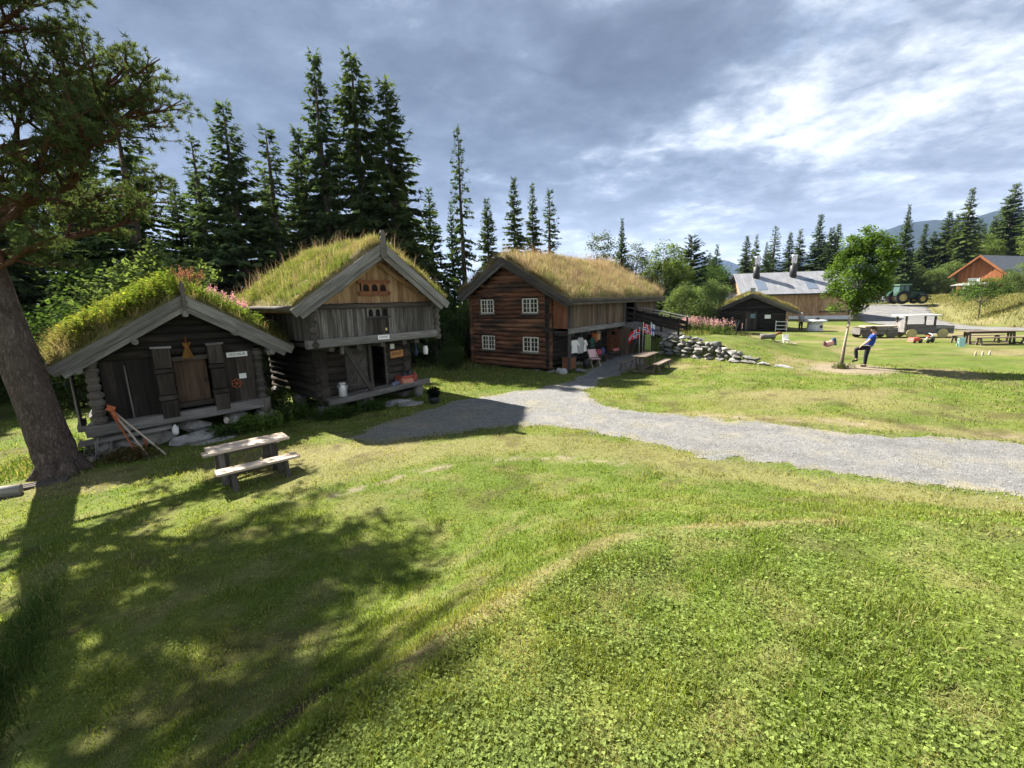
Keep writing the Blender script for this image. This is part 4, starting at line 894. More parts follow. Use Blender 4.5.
def gable_logs(mb, prof, x0, x1, z0, z1, r, y, margin=.12, over=.22, skip=()):
    """horizontal logs between x0, x1, cut to the slope of the gable above the eaves; skip = openings (xa, xb, za, zb)"""
    z = z0+r
    while z < z1:
        rr = r*random.uniform(.92, 1.08)
        xa = x0-over*random.uniform(.8, 1.1); xb = x1+over*random.uniform(.8, 1.1); zt = z+rr*.6+margin
        if zt > zprof(prof, xa) or zt > zprof(prof, xb):
            l, a, rg = prof
            xa = max(xa if z < zprof(prof, x0)-.3 else x0, l[0]+(zt-l[1])*(a[0]-l[0])/(a[1]-l[1])); xb = min(xb if z < zprof(prof, x1)-.3 else x1, rg[0]-(zt-rg[1])*(rg[0]-a[0])/(a[1]-rg[1]))
            if xb-xa < .25: break
        segs = [(xa, xb)]
        for (sa, sb, ca, cb) in skip:
            if ca-rr*.3 < z < cb+rr*.3:
                ns = []
                for p, q in segs:
                    if sb <= p or sa >= q: ns.append((p, q)); continue
                    if sa > p: ns.append((p, sa))
                    if sb < q: ns.append((sb, q))
                segs = ns
        for p, q in segs: mb.log((p, y, z), (q, y, z), rr*1.06, 10, .035, max(2, int((q-p)/.5)), .95)
        z += rr*1.86
def side_logs(mb, x, y0, y1, z0, z1, r, over=.22, half=True):
    z = z0+r*2 if half else z0+r
    while z < z1:
        rr = r*random.uniform(.92, 1.08); mb.log((x, y0-over, z), (x, y1+over, z), rr*1.06, 10, .035, max(3, int((y1-y0)/.6)), .95); z += rr*1.86
def planks(mb, x0, x1, y, zf0, zf1, w=.16, t=.03, axis='x', jit=.004, depth=.012):
    """vertical planks along x (or y) at the given constant other coordinate; zf0/zf1 numbers or functions"""
    q = x0
    while q < x1-.02:
        ww = min(w*random.uniform(.75, 1.3), x1-q); c = q+ww/2
        a = zf0(c) if callable(zf0) else zf0; b = zf1(c) if callable(zf1) else zf1; a += random.uniform(-.01, .01)
        o = random.uniform(-depth, depth)
        if b-a > .04:
            cen = (c, y+o, (a+b)/2) if axis == 'x' else (y+o, c, (a+b)/2)
            ax = (Vector((0, 0, 1)), Vector((1, 0, 0)) if axis == 'x' else Vector((0, 1, 0)), Vector((0, 1, 0)) if axis == 'x' else Vector((1, 0, 0)))
            mb.box(cen, (b-a, ww-.006, t), ax, jit)
        q += ww
    return mb
def notch_post(mb, x, y, z0, z1, w, n, ax=None):
    """stack of rounded log ends at a corner"""
    st = (z1-z0)/n
    for i in range(n):
        z = z0+(i+.5)*st; k = w*(1+.16*math.sin(i*2.1)+random.uniform(-.06, .06)); rr = st*.52
        if i % 2: mb.log((x-k*.5, y-.02, z), (x+k*.5, y-.02, z), rr, 9, .06, 2)
        else: mb.log((x, y-k*.62, z), (x, y+k*.4, z), rr, 9, .06, 2, .95 if k > .3 else .9)
def carved_stack(mb, x, y, z0, z1, r):
    """log ends at a corner carved into bulges and grooves"""
    z = z0; pr_ = [(.01, z0)]
    while z < z1-.05:
        hh = random.uniform(.15, .26); k = random.uniform(.9, 1.2)
        pr_ += [(r*.72, z+.01), (r*k, z+hh*.22), (r*k*1.02, z+hh*.7), (r*.78, z+hh*.93)]; z += hh
        if random.random() < .6: pr_ += [(r*.95, z+.01), (r*.95, z+.035)]; z += .045
    pr_ += [(r*.8, z1), (.01, z1+.01)]; mb.lathe(pr_, 8, (x, y, 0), (Vector((.95, .3, 0)), Vector((-.3, .95, 0)), Vector((0, 0, 1))))
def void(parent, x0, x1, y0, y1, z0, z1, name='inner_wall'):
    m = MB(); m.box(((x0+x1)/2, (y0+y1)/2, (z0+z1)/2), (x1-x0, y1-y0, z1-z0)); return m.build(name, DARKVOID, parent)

# ------------------------------------------------------------------ storehouse at the left, herbs and fireweed on its roof
V_ = empty('storehouse', (-8.33, 14.53, 0), R(43), 'low dark log storehouse with leafy herbs and pink fireweed on its turf roof', 'storehouse')
VP = [(-4.85, 2.08), (-1.87, 3.86), (.93, 2.14)]; 
f = MB(); gable_logs(f, VP, -4.15, -.12, 2.14, 3.8, .115, .10, .16, .0); f.build('gable_wall', W_BLACK, V_)
f = MB(); side_logs(f, -4.1, .15, 5.0, .35, 2.1, .125, .12); side_logs(f, -.14, .15, 5.0, .3, 2.1, .125, .0); f.build('side_wall', W_DARK, V_)
f = MB(); planks(f, -4.1, -.14, 5.0, .1, lambda x: zprof(VP, x)-.15, .2); f.build('back_wall', W_DARK, V_)
void(V_, -4.0, -.25, .9, 4.9, .25, 1.95)
f = MB(); f.beam((-4.42, -.06, .30), (-.04, -.06, .36), .30, .30, jit=.012, ch=.03); f.build('sill_beam', W_GREY, V_)
f = MB(); f.beam((-4.6, -.16, .02), (-2.6, -.22, .12), .42, .10, jit=.02, ch=.02); f.build('step_board', W_GREY, V_)
f = MB(); planks(f, -3.92, -2.74, .07, .44, 2.16, .27); f.build('wall_boards', W_BLACK, V_)
f = MB(); f.beam((-3.38, .03, .46), (-3.40, .03, 1.98), .035, .035, (0, 1, 0)); f.build('batten', W_GREY, V_)
f = MB(); planks(f, -1.04, -.2, .05, .5, 2.2, .2); f.build('wall_boards', W_DARK, V_)
for a, b in ((-2.76, -2.34), (-1.44, -1.05)):
    f = MB()
    for z0, z1, e in ((.36, .86, .0), (.89, 1.02, .03), (1.05, 1.66, -.02), (1.69, 1.80, .03), (1.83, 2.40, .0)):
        f.box(((a+b)/2, -.12, (z0+z1)/2), (z1-z0, b-a+e, .2+e*.5), (Vector((0, 0, 1)), Vector((1, 0, 0)), Vector((0, -1, 0))), .008, .02)
    po = f.build('carved_post', W_DARK, V_)
    g_ = MB(); g_.box(((a+b)/2, -.14, 2.43), (b-a+.06, .22, .05), None, .01); g_.build('post_cap', W_GREY, po)
f = MB(); planks(f, -2.30, -1.48, .10, .72, 2.0, .27); dr = f.build('door', W_DOOR, V_)
f = MB(); f.box((-1.56, .04, 1.38), (.03, .06, .14)); f.tube([(-1.56, .03, 1.44), (-1.56, -.03, 1.42), (-1.56, -.03, 1.30), (-1.56, .03, 1.28)], .011, 6); f.build('handle', DARKIRON, dr)
f = MB(); f.beam((-2.36, .02, 2.05), (-1.42, .02, 2.05), .14, .12, jit=.006); f.build('door_lintel', W_DARK, V_)
f = MB(); f.beam((-2.34, .0, .66), (-1.44, .0, .66), .16, .16, jit=.006); f.build('door_sill', W_DARK, V_)
f = MB(); carved_stack(f, -4.08, -.06, .44, 2.12, .155); f.build('corner_logs', W_MID, V_)
f = MB(); carved_stack(f, -.08, -.04, .48, 2.1, .14); f.log((-.06, -.02, .0), (-.02, -.1, .55), .17, 10, .08, 3); f.build('corner_logs', W_MID, V_)
f = MB()
for x, z in ((-1.87, 3.36), (-3.1, 2.66), (-.66, 2.72), (-4.3, 1.98), (.28, 2.05)): f.log((x, -.46, z), (x, 5.2, z), .085, 10, .02, 4)
f.build('purlin', W_GREY, V_)
f = MB(); planks(f, .35, 1.75, -4.52, .35, 1.86, .24, .035, 'y'); f.beam((-4.5, .3, .32), (-4.5, 1.9, .28), .16, .14, jit=.01); f.build('side_boards', W_GREY, V_)
vr, vtop = turf_roof(V_, VP, -.42, 5.35, .26, TURF, .12)
bargeboards(V_, VP, -.46, .26, .20, W_GREY)
f = MB(); f.prism([(-.05, -.45), (.05, -.45), (.045, .02), (.09, .07), (.05, .15), (.075, .20), (0, .36), (-.075, .20), (-.05, .15), (-.09, .07), (-.045, .02)], (-1.87, -.52, 3.95), (1, 0, 0), (0, 0, 1), .05); f.build('finial', W_MID, V_)
for sgn, xx, zz_ in ((-1, -4.83, 2.17), (1, .92, 2.22)):
    f = MB(); f.log((xx, -.36, zz_), (xx, 5.3, zz_), .075, 9, .05, 6); f.build('eaves_log', W_GREY, vr)
roof_grass(vr, vtop, VP, -.42, 5.35, 13000, .15, .45, [(.10, .12, .03), (.17, .165, .05), (.26, .21, .10)], [.4, .35, .25], patch=1)
roof_herbs(vr, vtop, VP, -.40, 5.3, 700, .4, .75, .08, [(.13, .15, .04), (.19, .17, .05)], xr=(-4.82, -3.9), patch=7, per=24, dens=(.3, .5))
roof_grass(vr, vtop, VP, -.42, 5.35, 5000, .3, .7, [(.30, .25, .13), (.24, .20, .10)], [.6, .4], w=(.007, .011), bend=(.5, 1.), xr=(-4.84, -3.6), patch=8)
roof_herbs(vr, vtop, VP, -.40, 5.3, 1300, .3, .85, .085, [(.17, .21, .04), (.23, .24, .05), (.12, .18, .035)], xr=(-4.3, -1.9), patch=2, per=34, dens=(.25, .45))
roof_herbs(vr, vtop, VP, -.40, 5.3, 800, .3, .6, .075, [(.12, .18, .04), (.15, .20, .045)], xr=(-1.6, .8), patch=3, per=32, dens=(.25, .5))
roof_herbs(vr, vtop, VP, .8, 4.6, 210, .5, .75, .07, [(.10, .15, .035)], name='fireweed', xr=(-.9, .88), flower=(.62, .28, .58), patch=4, per=26, dens=(.0, .1))
roof_herbs(vr, vtop, VP, .0, 3., 40, .6, .85, .07, [(.14, .13, .05)], name='fireweed', xr=(-1.75, -1.2), flower=(.22, .10, .10), patch=5, per=16, dens=(.1, .2))
# stones that carry it
for x, y, z, s in ((-4.15, .0, -.2, (.4, .35, .3)), (-4.4, -.25, -.42, (.3, .3, .2)), (-3.6, .15, -.25, (.55, .4, .26)), (-2.9, .25, -.22, (.5, .45, .26)), (-2.0, .3, -.1, (.5, .4, .24)), (-.1, .1, -.12, (.42, .4, .28)), (-.9, .4, -.08, (.5, .4, .24)), (-4.1, 4.8, -.1, (.5, .4, .5)), (-.1, 4.8, 0, (.5, .4, .4)), (-4.15, 2.4, -.1, (.45, .4, .4))): f = MB(); f.blob((x, y, z), s); f.build('foundation_stone', STONE, V_)

# ------------------------------------------------------------------ loft storehouse in the middle
B_ = empty('loft_storehouse', (-3.45, 16.83, 0), R(46), 'two storey loft storehouse with overhanging plank upper floor and meadow grass roof', 'storehouse')
BPf = [(-4.79, 3.36), (-1.68, 5.46), (.95, 3.46)]
# lower log room
f = MB(); side_logs(f, -3.45, 1.0, 5.6, .05, 2.25, .14, .25); f.build('side_wall', W_DARK, B_)
f = MB(); side_logs(f, -.15, 1.0, 5.6, .05, 2.25, .14, .2); f.build('side_wall', W_DARK, B_)
f = MB(); gable_logs(f, BPf, -3.45, -.15, .05, 2.2, .14, 1.0, .1, .24, [(-2.62, -.98, .4, 2.1)]); f.build('front_wall', W_DARK, B_)
f = MB(); planks(f, -3.4, -.2, 5.6, .05, 2.2, .2); f.build('back_wall', W_DARK, B_)
void(B_, -3.25, -.35, 2.6, 5.4, .3, 2.1)
f = MB(); f.box((-1.85, 1.75, .4), (3.0, 1.6, .08)); f.build('inner_floor', W_DARK, B_)
f = MB(); planks(f, -2.60, -1.72, 1.0, .46, 2.05, .22)
f.beam((-2.56, .96, .62), (-2.56+.8, .96, 1.72), .03, .10, (0, 0, 1)); f.beam((-2.58, .96, 1.78), (-1.74, .96, 1.78), .03, .11); f.beam((-2.58, .96, .60), (-1.74, .96, .60), .03, .11); db = f.build('door', W_MID, B_)
f = MB(); f.tube([(-1.82, .94, 1.1), (-1.82, .88, 1.1), (-1.82, .88, 1.25), (-1.82, .94, 1.25)], .012, 6); f.build('handle', DARKIRON, db)
f = MB(); f.beam((-1.66, .9, .4), (-1.66, .9, 2.16), .12, .12, (0, 1, 0), .006); f.beam((-.98, .95, .4), (-.98, .95, 2.16), .10, .10, (0, 1, 0), .006); f.build('door_post', W_MID, B_)
f = MB(); f.beam((-2.98, .12, 2.16), (-2.06, .22, .5), .10, .17, jit=.008); f.beam((-3.1, .05, 2.16), (-3.1, .05, 1.9), .1, .12, (0, 1, 0)); f.build('brace', W_MID, B_)
# platform in front
f = MB()
for i in range(4): f.beam((-3.50, .36+i*.17, .30-.0*i), (.32, .36+i*.17, .47), .165, .06, jit=.006)
f.beam((-3.62, .22, .27), (.42, .22, .46), .17, .20, jit=.012, ch=.03); f.build('platform', W_GREY, B_)
for x, y, z, s in ((.05, .45, .08, (.25, .25, .32)), (-3.3, .4, -.05, (.3, .3, .26)), (-3.45, 1.05, -.1, (.35, .35, .26)), (-.1, 1.2, -.0, (.35, .3, .36)), (-3.4, 5.4, 0, (.4, .4, .3)), (-.2, 5.4, 0, (.4, .4, .3)), (-1.9, 1.1, -.05, (.4, .3, .26)), (-3.45, 3.2, -.05, (.4, .35, .28))): f = MB(); f.blob((x, y, z), s); f.build('foundation_stone', STONE, B_)
# upper floor
f = MB(); f.box((-1.63, 2.8, 2.22), (4.6, 5.5, .12)); f.build('upper_floor', W_DARK, B_)
f = MB()
for x in (-3.45, -2.5, -1.6, -.7, -.15): f.beam((x, .0, 2.1), (x, 5.7, 2.1), .17, .17, jit=.01, ch=.03)
f.build('floor_beam', W_MID, B_)
f = MB(); f.beam((-4.26, -.04, 2.30), (.80, -.04, 2.34), .24, .27, jit=.012, ch=.035); f.build('front_sill', W_GREY, B_)
HATCH = (-2.12, -1.30)
f = MB(); planks(f, -3.92, HATCH[0], .0, 2.44, 3.40, .17); f.build('front_planks', W_PLANK, B_)
f = MB(); planks(f, HATCH[1], .70, .0, 2.44, 3.40, .15); f.build('front_planks', W_PLANK, B_)
f = MB(); planks(f, HATCH[0], HATCH[1], .03, 2.46, 3.06, .2); hb_ = f.build('hatch', W_DARK, B_)
f = MB(); f.box((-1.42, .0, 2.62), (.06, .03, .09)); f.build('latch', plain('brass_latch', (.6, .5, .2), .4, .1), hb_)
f = MB()
for k in range(3):   # three little arches over the hatch
    cx_ = HATCH[0]+.137+k*.274
    pts = [(cx_-.137, 3.08), (cx_-.137, 3.40), (cx_+.137, 3.40), (cx_+.137, 3.08), (cx_+.09, 3.08)]+[(cx_+.09*math.cos(a), 3.22+.12*math.sin(a)) for a in np.linspace(0, math.pi, 8)]+[(cx_-.09, 3.08)]
    f.prism(pts, (0, -.01, 0), (1, 0, 0), (0, 0, 1), .04)
f.beam((HATCH[0]-.04, -.03, 3.06), (HATCH[1]+.04, -.03, 3.06), .05, .06, jit=.004); f.build('arched_rail', W_PLANK, B_)
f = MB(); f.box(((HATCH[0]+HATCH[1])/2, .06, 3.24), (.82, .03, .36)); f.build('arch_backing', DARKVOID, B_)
f = MB(); f.beam((-4.3, -.06, 3.47), (.86, -.06, 3.45), .18, .15, jit=.012, ch=.02); f.build('front_plate', W_DARK, B_)
lim = lambda x: zprof(BPf, x)-.14
f = MB(); planks(f, -4.2, .62, .02, 3.55, lim, .19); f.build('gable_boards', W_TAN, B_)
f = MB()
for s_ in (-1, 1):    # inner pair of slanting boards in the gable
    f.beam((-1.68, -.10, 4.93), (-1.68+s_*1.95, -.10, 3.62+.07*s_), .03, .18, jit=.006)
f.build('gable_trim', W_TAN, B_)
# carved reddish opening in the gable
ox, oz = -1.78, 4.07
f = MB(); wv_ = [(-.62, .17), (-.60, .25), (.60, .25), (.62, .17), (.56, .13), (-.56, .13)]
f.prism(wv_, (ox, -.05, oz), (1, 0, 0), (0, 0, 1), .06); f.prism([(-.56, -.13), (.56, -.13), (.62, -.18), (.56, -.27), (-.56, -.27), (-.62, -.18)], (ox, -.05, oz), (1, 0, 0), (0, 0, 1), .06)
for k in range(3):
    c_ = -.32+k*.32; f.prism([(c_-.16, -.13), (c_-.16, .13), (c_+.16, .13), (c_+.16, -.13), (c_+.115, -.13)]+[(c_+.115*math.cos(a), -.02+.125*math.sin(a)) for a in np.linspace(0, math.pi, 9)]+[(c_-.115, -.13)], (ox, -.04, oz), (1, 0, 0), (0, 0, 1), .05)
go = f.build('carved_opening', W_RUST, B_)
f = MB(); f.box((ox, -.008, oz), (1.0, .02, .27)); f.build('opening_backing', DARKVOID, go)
f = MB(); planks(f, .1, 5.5, -3.96, 2.36, 3.4, .17, .035, 'y'); f.build('side_planks', W_MID, B_)
f = MB(); planks(f, .1, 5.5, .72, 2.36, 3.45, .17, .035, 'y'); f.build('side_planks', W_MID, B_)
f = MB(); planks(f, -3.95, .7, 5.5, 2.36, lambda x: zprof(BPf, x)-.1, .2); f.build('back_planks', W_MID, B_)
for x, z0 in ((-4.02, 2.18), (.76, 2.12)):
    f = MB(); prof_ = []
    zs = np.linspace(z0, 3.42, 22)
    for i, z in enumerate(zs): prof_.append((.115+.035*math.sin(i*1.5)+(.04 if i in (2, 3) else 0), z))
    f.lathe([(0.01, z0-.02)]+prof_+[(0.01, 3.43)], 10, (x, -.06, 0)); f.build('carved_post', W_MID, B_)
br, btop = turf_roof(B_, BPf, -.58, 6.1, .24, TURF_STRAW, .10, under=W_RUST)
bargeboards(B_, BPf, -.62, .26, .20, W_GREY)
f = MB()
for x, z in ((-1.68, 4.98), (-3.2, 3.98), (.0, 3.92), (-4.3, 3.36), (.55, 3.46)): f.log((x, -.5, z), (x, 6.0, z), .09, 9, .02, 4)
f.build('purlin', W_MID, B_)
f = MB(); f.prism([(-.11, -.5), (.11, -.5), (.10, .12), (.07, .20), (.09, .30), (.02, .38), (-.06, .36), (-.09, .28), (-.07, .18), (-.10, .12)], (-1.68, -.66, 5.52), (1, 0, 0), (0, 0, 1), .05); f.build('finial', W_MID, B_)
for xx, zz_ in ((-4.77, 3.45), (.94, 3.54)):
    f = MB(); f.log((xx, -.5, zz_), (xx, 6.05, zz_), .075, 9, .05, 6); f.build('eaves_log', W_MID, br)
roof_grass(br, btop, BPf, -.56, 6.05, 66000, .10, .36, [(.15, .20, .045), (.25, .265, .075), (.36, .31, .16), (.34, .23, .15)], [.38, .34, .2, .08], patch=11)
roof_grass(br, btop, BPf, -.6, 6.05, 1500, .45, .8, [(.40, .32, .20), (.34, .22, .16)], [.6, .4], 'grass_stems', w=(.006, .010), bend=(.1, .5), patch=12)
roof_herbs(br, btop, BPf, .5, 6.0, 260, .2, .4, .07, [(.16, .20, .04), (.20, .21, .05)], xr=(-4.6, -2.4), patch=13, per=22)

# ------------------------------------------------------------------ brown log house
H_ = empty('log_house', (2.03, 23.02, -.02), R(-38), 'two storey red-brown log house with four cream windows and long straw coloured grass roof', 'log house')
HP = [(-6.08, 3.78), (-2.68, 5.78), (1.62, 3.38)]; LEN = 12.6
WIN = [(-4.58, -3.68, 2.88, 3.60), (-1.62, -.66, 2.88, 3.60), (-4.58, -3.68, .82, 1.56), (-1.62, -.66, .82, 1.56)]
f = MB(); gable_logs(f, HP, -5.38, -.05, -.12, 5.7, .125, .0, .2, .16, WIN); f.build('gable_wall', W_LOG, H_)
f = MB(); side_logs(f, -5.38, .0, LEN-.3, -.1, 3.9, .125, .16); f.build('side_wall', W_LOG, H_)
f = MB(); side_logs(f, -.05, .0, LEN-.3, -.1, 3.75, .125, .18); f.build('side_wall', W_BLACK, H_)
f = MB(); planks(f, -5.3, 1.1, LEN-.3, -.1, lambda x: zprof(HP, x)-.15, .25); f.build('back_wall', W_GALL, H_)
void(H_, -5.2, -.25, .25, LEN-.5, .0, 3.6)
for a, b, c, d_ in WIN:
    f = MB(); w_ = .055
    f.beam((a, -.10, c), (b, -.10, c), .09, w_); f.beam((a, -.10, d_), (b, -.10, d_), .09, w_); f.beam((a, -.10, c), (a, -.10, d_), w_, .09, (0, 1, 0)); f.beam((b, -.10, c), (b, -.10, d_), w_, .09, (0, 1, 0)); f.beam(((a+b)/2, -.105, c), ((a+b)/2, -.105, d_), .07, .07, (0, 1, 0))
    wf = f.build('window', CREAM, H_)
    f = MB()
    for s_ in (a+(b-a)*.26, a+(b-a)*.74): f.beam((s_, -.10, c), (s_, -.10, d_), .026, .04, (0, 1, 0))
    for k in (1, 2): f.beam((a, -.10, c+(d_-c)*k/3), (b, -.10, c+(d_-c)*k/3), .04, .026)
    f.build('glazing_bars', CREAM, wf)
    f = MB(); f.box(((a+b)/2, -.075, (c+d_)/2), (b-a, .012, d_-c)); f.build('pane', GLASS, wf)
    f = MB(); f.beam((a-.1, -.13, c-.07), (b+.1, -.13, c-.07), .13, .06, jit=.006); f.build('window_sill', W_GREY, wf)
for x, y, z, s in ((-5.3, .05, -.42, (.4, .35, .28)), (-4.4, .15, -.45, (.5, .3, .25)), (-3.2, .1, -.40, (.5, .35, .24)), (-2.0, .15, -.42, (.55, .3, .24)), (-.9, .1, -.38, (.5, .35, .24)), (.0, .1, -.3, (.4, .35, .26)), (-5.4, 3, -.3, (.5, .5, .3)), (-5.4, 7, -.3, (.5, .5, .3)), (0, 3, -.2, (.3, .5, .18)), (0, 6, -.2, (.3, .5, .18))): f = MB(); f.blob((x, y, z), s); f.build('foundation_stone', STONE, H_)
# gallery along the right side
GX = 1.06
f = MB(); planks(f, .12, GX, .16, 2.05, lambda x: zprof(HP, x)-.14, .19); f.build('gallery_end', W_RUST, H_)
f = MB(); f.box((.5, LEN/2, 1.86), (1.05, LEN-.5, .08)); f.build('gallery_floor', W_DARK, H_)
f = MB(); planks(f, .2, 6.9, GX, 2.02, 3.4, .2, .03, 'y'); f.build('gallery_wall', W_GALL, H_)
f = MB(); planks(f, 8.5, LEN-.35, GX, 2.02, 3.4, .2, .03, 'y'); f.build('gallery_wall', W_GALL, H_)
f = MB(); f.beam((GX+.05, .1, 1.93), (GX+.05, 6.95, 1.93), .14, .26, jit=.012, ch=.02); f.beam((GX+.05, 8.5, 1.93), (GX+.05, LEN-.3, 1.93), .14, .24, jit=.012, ch=.02); f.build('gallery_beam', W_GREY, H_)
f = MB()
for y in np.arange(.4, LEN-.4, .85): f.beam((.0, y, 1.74), (GX+.15, y, 1.74), .13, .14, jit=.008)
f.build('floor_beam', W_DARK, H_)
for y in (.18, 3.3, 6.95, 8.5, LEN-.4):
    f = MB(); f.beam((GX+.02, y, -.1 if y in (.18, 6.95) else 1.75), (GX+.02, y, 3.42), .14, .14, (0, 1, 0), .008, .02); f.build('post', W_MID, H_)
f = MB(); f.beam((GX+.02, .0, 3.42), (GX+.02, LEN-.2, 3.42), .14, .12, jit=.006); f.build('wall_plate', W_DARK, H_)
void(H_, .0, .1, 6.9, 8.6, 2.0, 3.4, 'upper_doorway')
# closed corner room under the gallery with a red-brown door facing the yard
f = MB(); planks(f, -.0, .12, 6.55, .0, 1.75, .14); planks(f, .98, 1.5, 6.55, .0, 1.75, .18); f.build('porch_wall', W_GALL, H_)
f = MB(); planks(f, 6.55, LEN-.4, 1.5, .0, 1.75, .2, .03, 'y'); f.build('porch_wall', W_GALL, H_)
f = MB(); planks(f, .12, .98, 6.53, .05, 1.72, .22)
for z in (.35, .75, 1.15, 1.55): f.beam((.13, 6.50, z), (.97, 6.50, z), .03, .12, jit=.004)
pd_ = f.build('door', W_RUST, H_)
f = MB(); f.box((.55, 6.485, 1.36), (.22, .02, .22)); f.build('pane', GLASS, pd_)
hr, htop = turf_roof(H_, HP, -.46, LEN, .26, TURF_STRAW, .10, step=.2)
bargeboards(H_, HP, -.52, .24, .22, W_MID)
bargeboards(H_, HP, LEN+.05, .24, .2, W_MID)
f = MB()
for x, z in ((-2.68, 5.3), (-4.4, 4.42), (-.9, 4.42), (-5.4, 3.78)): f.log((x, -.4, z), (x, LEN-.05, z), .10, 9, .02, 5)
f.build('purlin', W_LOG, H_)
for xx, zz_ in ((-6.06, 3.86), (1.62, 3.46)):
    f = MB(); f.log((xx, -.42, zz_), (xx, LEN-.05, zz_), .085, 9, .05, 9); f.build('eaves_log', W_MID, hr)
f = MB(); f.beam((1.60, -.42, 3.33), (1.60, LEN-.05, 3.33), .05, .14, jit=.008); f.build('eaves_board', W_MID, H_)
roof_grass(hr, htop, HP, -.45, LEN-.05, 85000, .25, .6, [(.22, .23, .08), (.33, .29, .15), (.40, .33, .20), (.38, .25, .17)], [.25, .3, .3, .15], patch=21, w=(.010, .018), bend=(.15, .8))
roof_grass(hr, htop, HP, -.45, LEN-.05, 5000, .6, .95, [(.42, .30, .20), (.36, .22, .16)], [.55, .45], 'grass_stems', w=(.008, .013), bend=(.1, .5), patch=22)

# ramp up to the gallery
rp = empty('entrance_ramp', (2.03, 23.02, -.02), R(-38), 'grey wooden ramp with dark plank railings leading to the log house gallery', 'ramp')
zr = lambda x: 1.98-.21*(x-1.1)
f = MB()
n_ = 22
for i in range(n_):
    x = 1.16+i*(3.3/n_); f.box((x, 7.72, zr(x)), (1.55, .145, .05), (Vector((0, 1, 0)), Vector((1, 0, -.21)).normalized(), Vector((.21, 0, 1)).normalized()), .004)
f.build('deck', W_GREY, rp)
f = MB()
for y in (6.96, 8.46): f.beam((1.1, y, zr(1.1)-.13), (4.5, y, zr(4.5)-.13), .12, .2, jit=.006)
f.build('bearer', W_GREY, rp)
for y in (6.93, 8.50):
    f = MB()
    for z, w_ in ((.66, .19), (.36, .19)): f.beam((1.15, y, zr(1.15)+z), (4.45, y, zr(4.45)+z), .035, w_, jit=.006)
    for x in (1.2, 2.3, 3.4, 4.42): f.beam((x, y+.04, zr(x)-.25), (x, y+.04, zr(x)+.99), .09, .09, (0, 1, 0), .006)
    f.build('railing', W_BLACK, rp); f = MB(); f.beam((1.15, y, zr(1.15)+1.02), (4.55, y, zr(4.55)+1.02), .12, .06, jit=.006); f.build('handrail', W_GREY, rp)
f = MB(); f.beam((2.2, 7.0, .1), (2.2, 7.0, zr(2.2)-.1), .14, .14, (0, 1, 0)); f.beam((2.2, 8.4, .1), (2.2, 8.4, zr(2.2)-.1), .14, .14, (0, 1, 0)); f.build('prop', W_DARK, rp)

# ------------------------------------------------------------------ small dark hut on the far lawn
K_ = empty('hut', (26.3, 42.0, -.03), R(-27), 'small tarred dark hut with mossy turf roof on the far lawn', 'hut')
KP = [(-7.15, 1.72), (-3.1, 3.62), (.85, 1.80)]
f = MB(); gable_logs(f, KP, -6.2, -.1, .0, 3.5, .12, .0, .12, .12, [(-3.6, -2.55, .2, 1.95)]); f.build('gable_wall', W_BLACK, K_)
f = MB(); side_logs(f, -.1, .0, 5.6, .0, 2.0, .12, .2); f.build('side_wall', W_BARN, K_)
f = MB(); side_logs(f, -6.2, .0, 5.6, .0, 1.9, .12, .2); f.build('side_wall', W_MID, K_)
f = MB(); planks(f, -6.2, -.1, 5.6, 0, lambda x: zprof(KP, x)-.15, .25); f.build('back_wall', W_BLACK, K_)
void(K_, -6.0, -.3, 1., 5.4, 0, 1.7)
f = MB(); planks(f, -3.6, -2.55, .02, .1, 1.95, .25); d_ = f.build('door', W_DARK, K_)
f = MB(); f.box((-2.95, -.02, 1.5), (.42, .02, .42)); f.build('pane', plain('pale_blue_pane', (.16, .24, .28), .15, .2), d_)
kr, ktop = turf_roof(K_, KP, -.35, 5.9, .22, TURF, .08, step=.25)
bargeboards(K_, KP, -.4, .2, .18, W_MID)
roof_grass(kr, ktop, KP, -.3, 5.85, 12000, .12, .35, [(.12, .15, .04), (.22, .19, .08), (.25, .17, .09)], [.4, .35, .25], patch=31, w=(.02, .035))
f = MB(); f.box((-3.1, .35, 3.85), (.36, .36, .5), None, .02); f.box((-3.1, .35, 4.13), (.46, .46, .06), None, .01); f.build('chimney', STONE, kr)
def thing_mesh(mb, name, mat, label, cat, loc=(0, 0, 0), rz=0., group=None):
    o = mb.build(name, mat); o.location = loc; o.rotation_euler = (0, 0, rz); return tag(o, label, cat, group)
f = MB(); f.box((0, 0, .55), (.5, .025, .36), None, .004); thing_mesh(f, 'notice_board', WHITE_P, 'white notice fixed to the front wall of the dark hut', 'notice', (24.72, 42.62, .85), R(-27))
f = MB()
for z in (.25, .6, .95): f.box((0, 0, z), (.95, .34, .045), None, .005)
for x in (-.45, .45): f.box((x, 0, .52), (.05, .34, 1.04))
thing_mesh(f, 'shelf', WHITE_P, 'white open shelf standing against the dark hut', 'shelf', (25.75, 42.05, -.02), R(-27))
f = MB(); f.tube([(0, 0, -.05), (.38, .10, 1.15)], [.05, .045], 8); thing_mesh(f, 'leaning_pole', W_GREY, 'grey pole leaning at the front of the dark hut', 'pole', (21.17, 41.6, 0), .1)

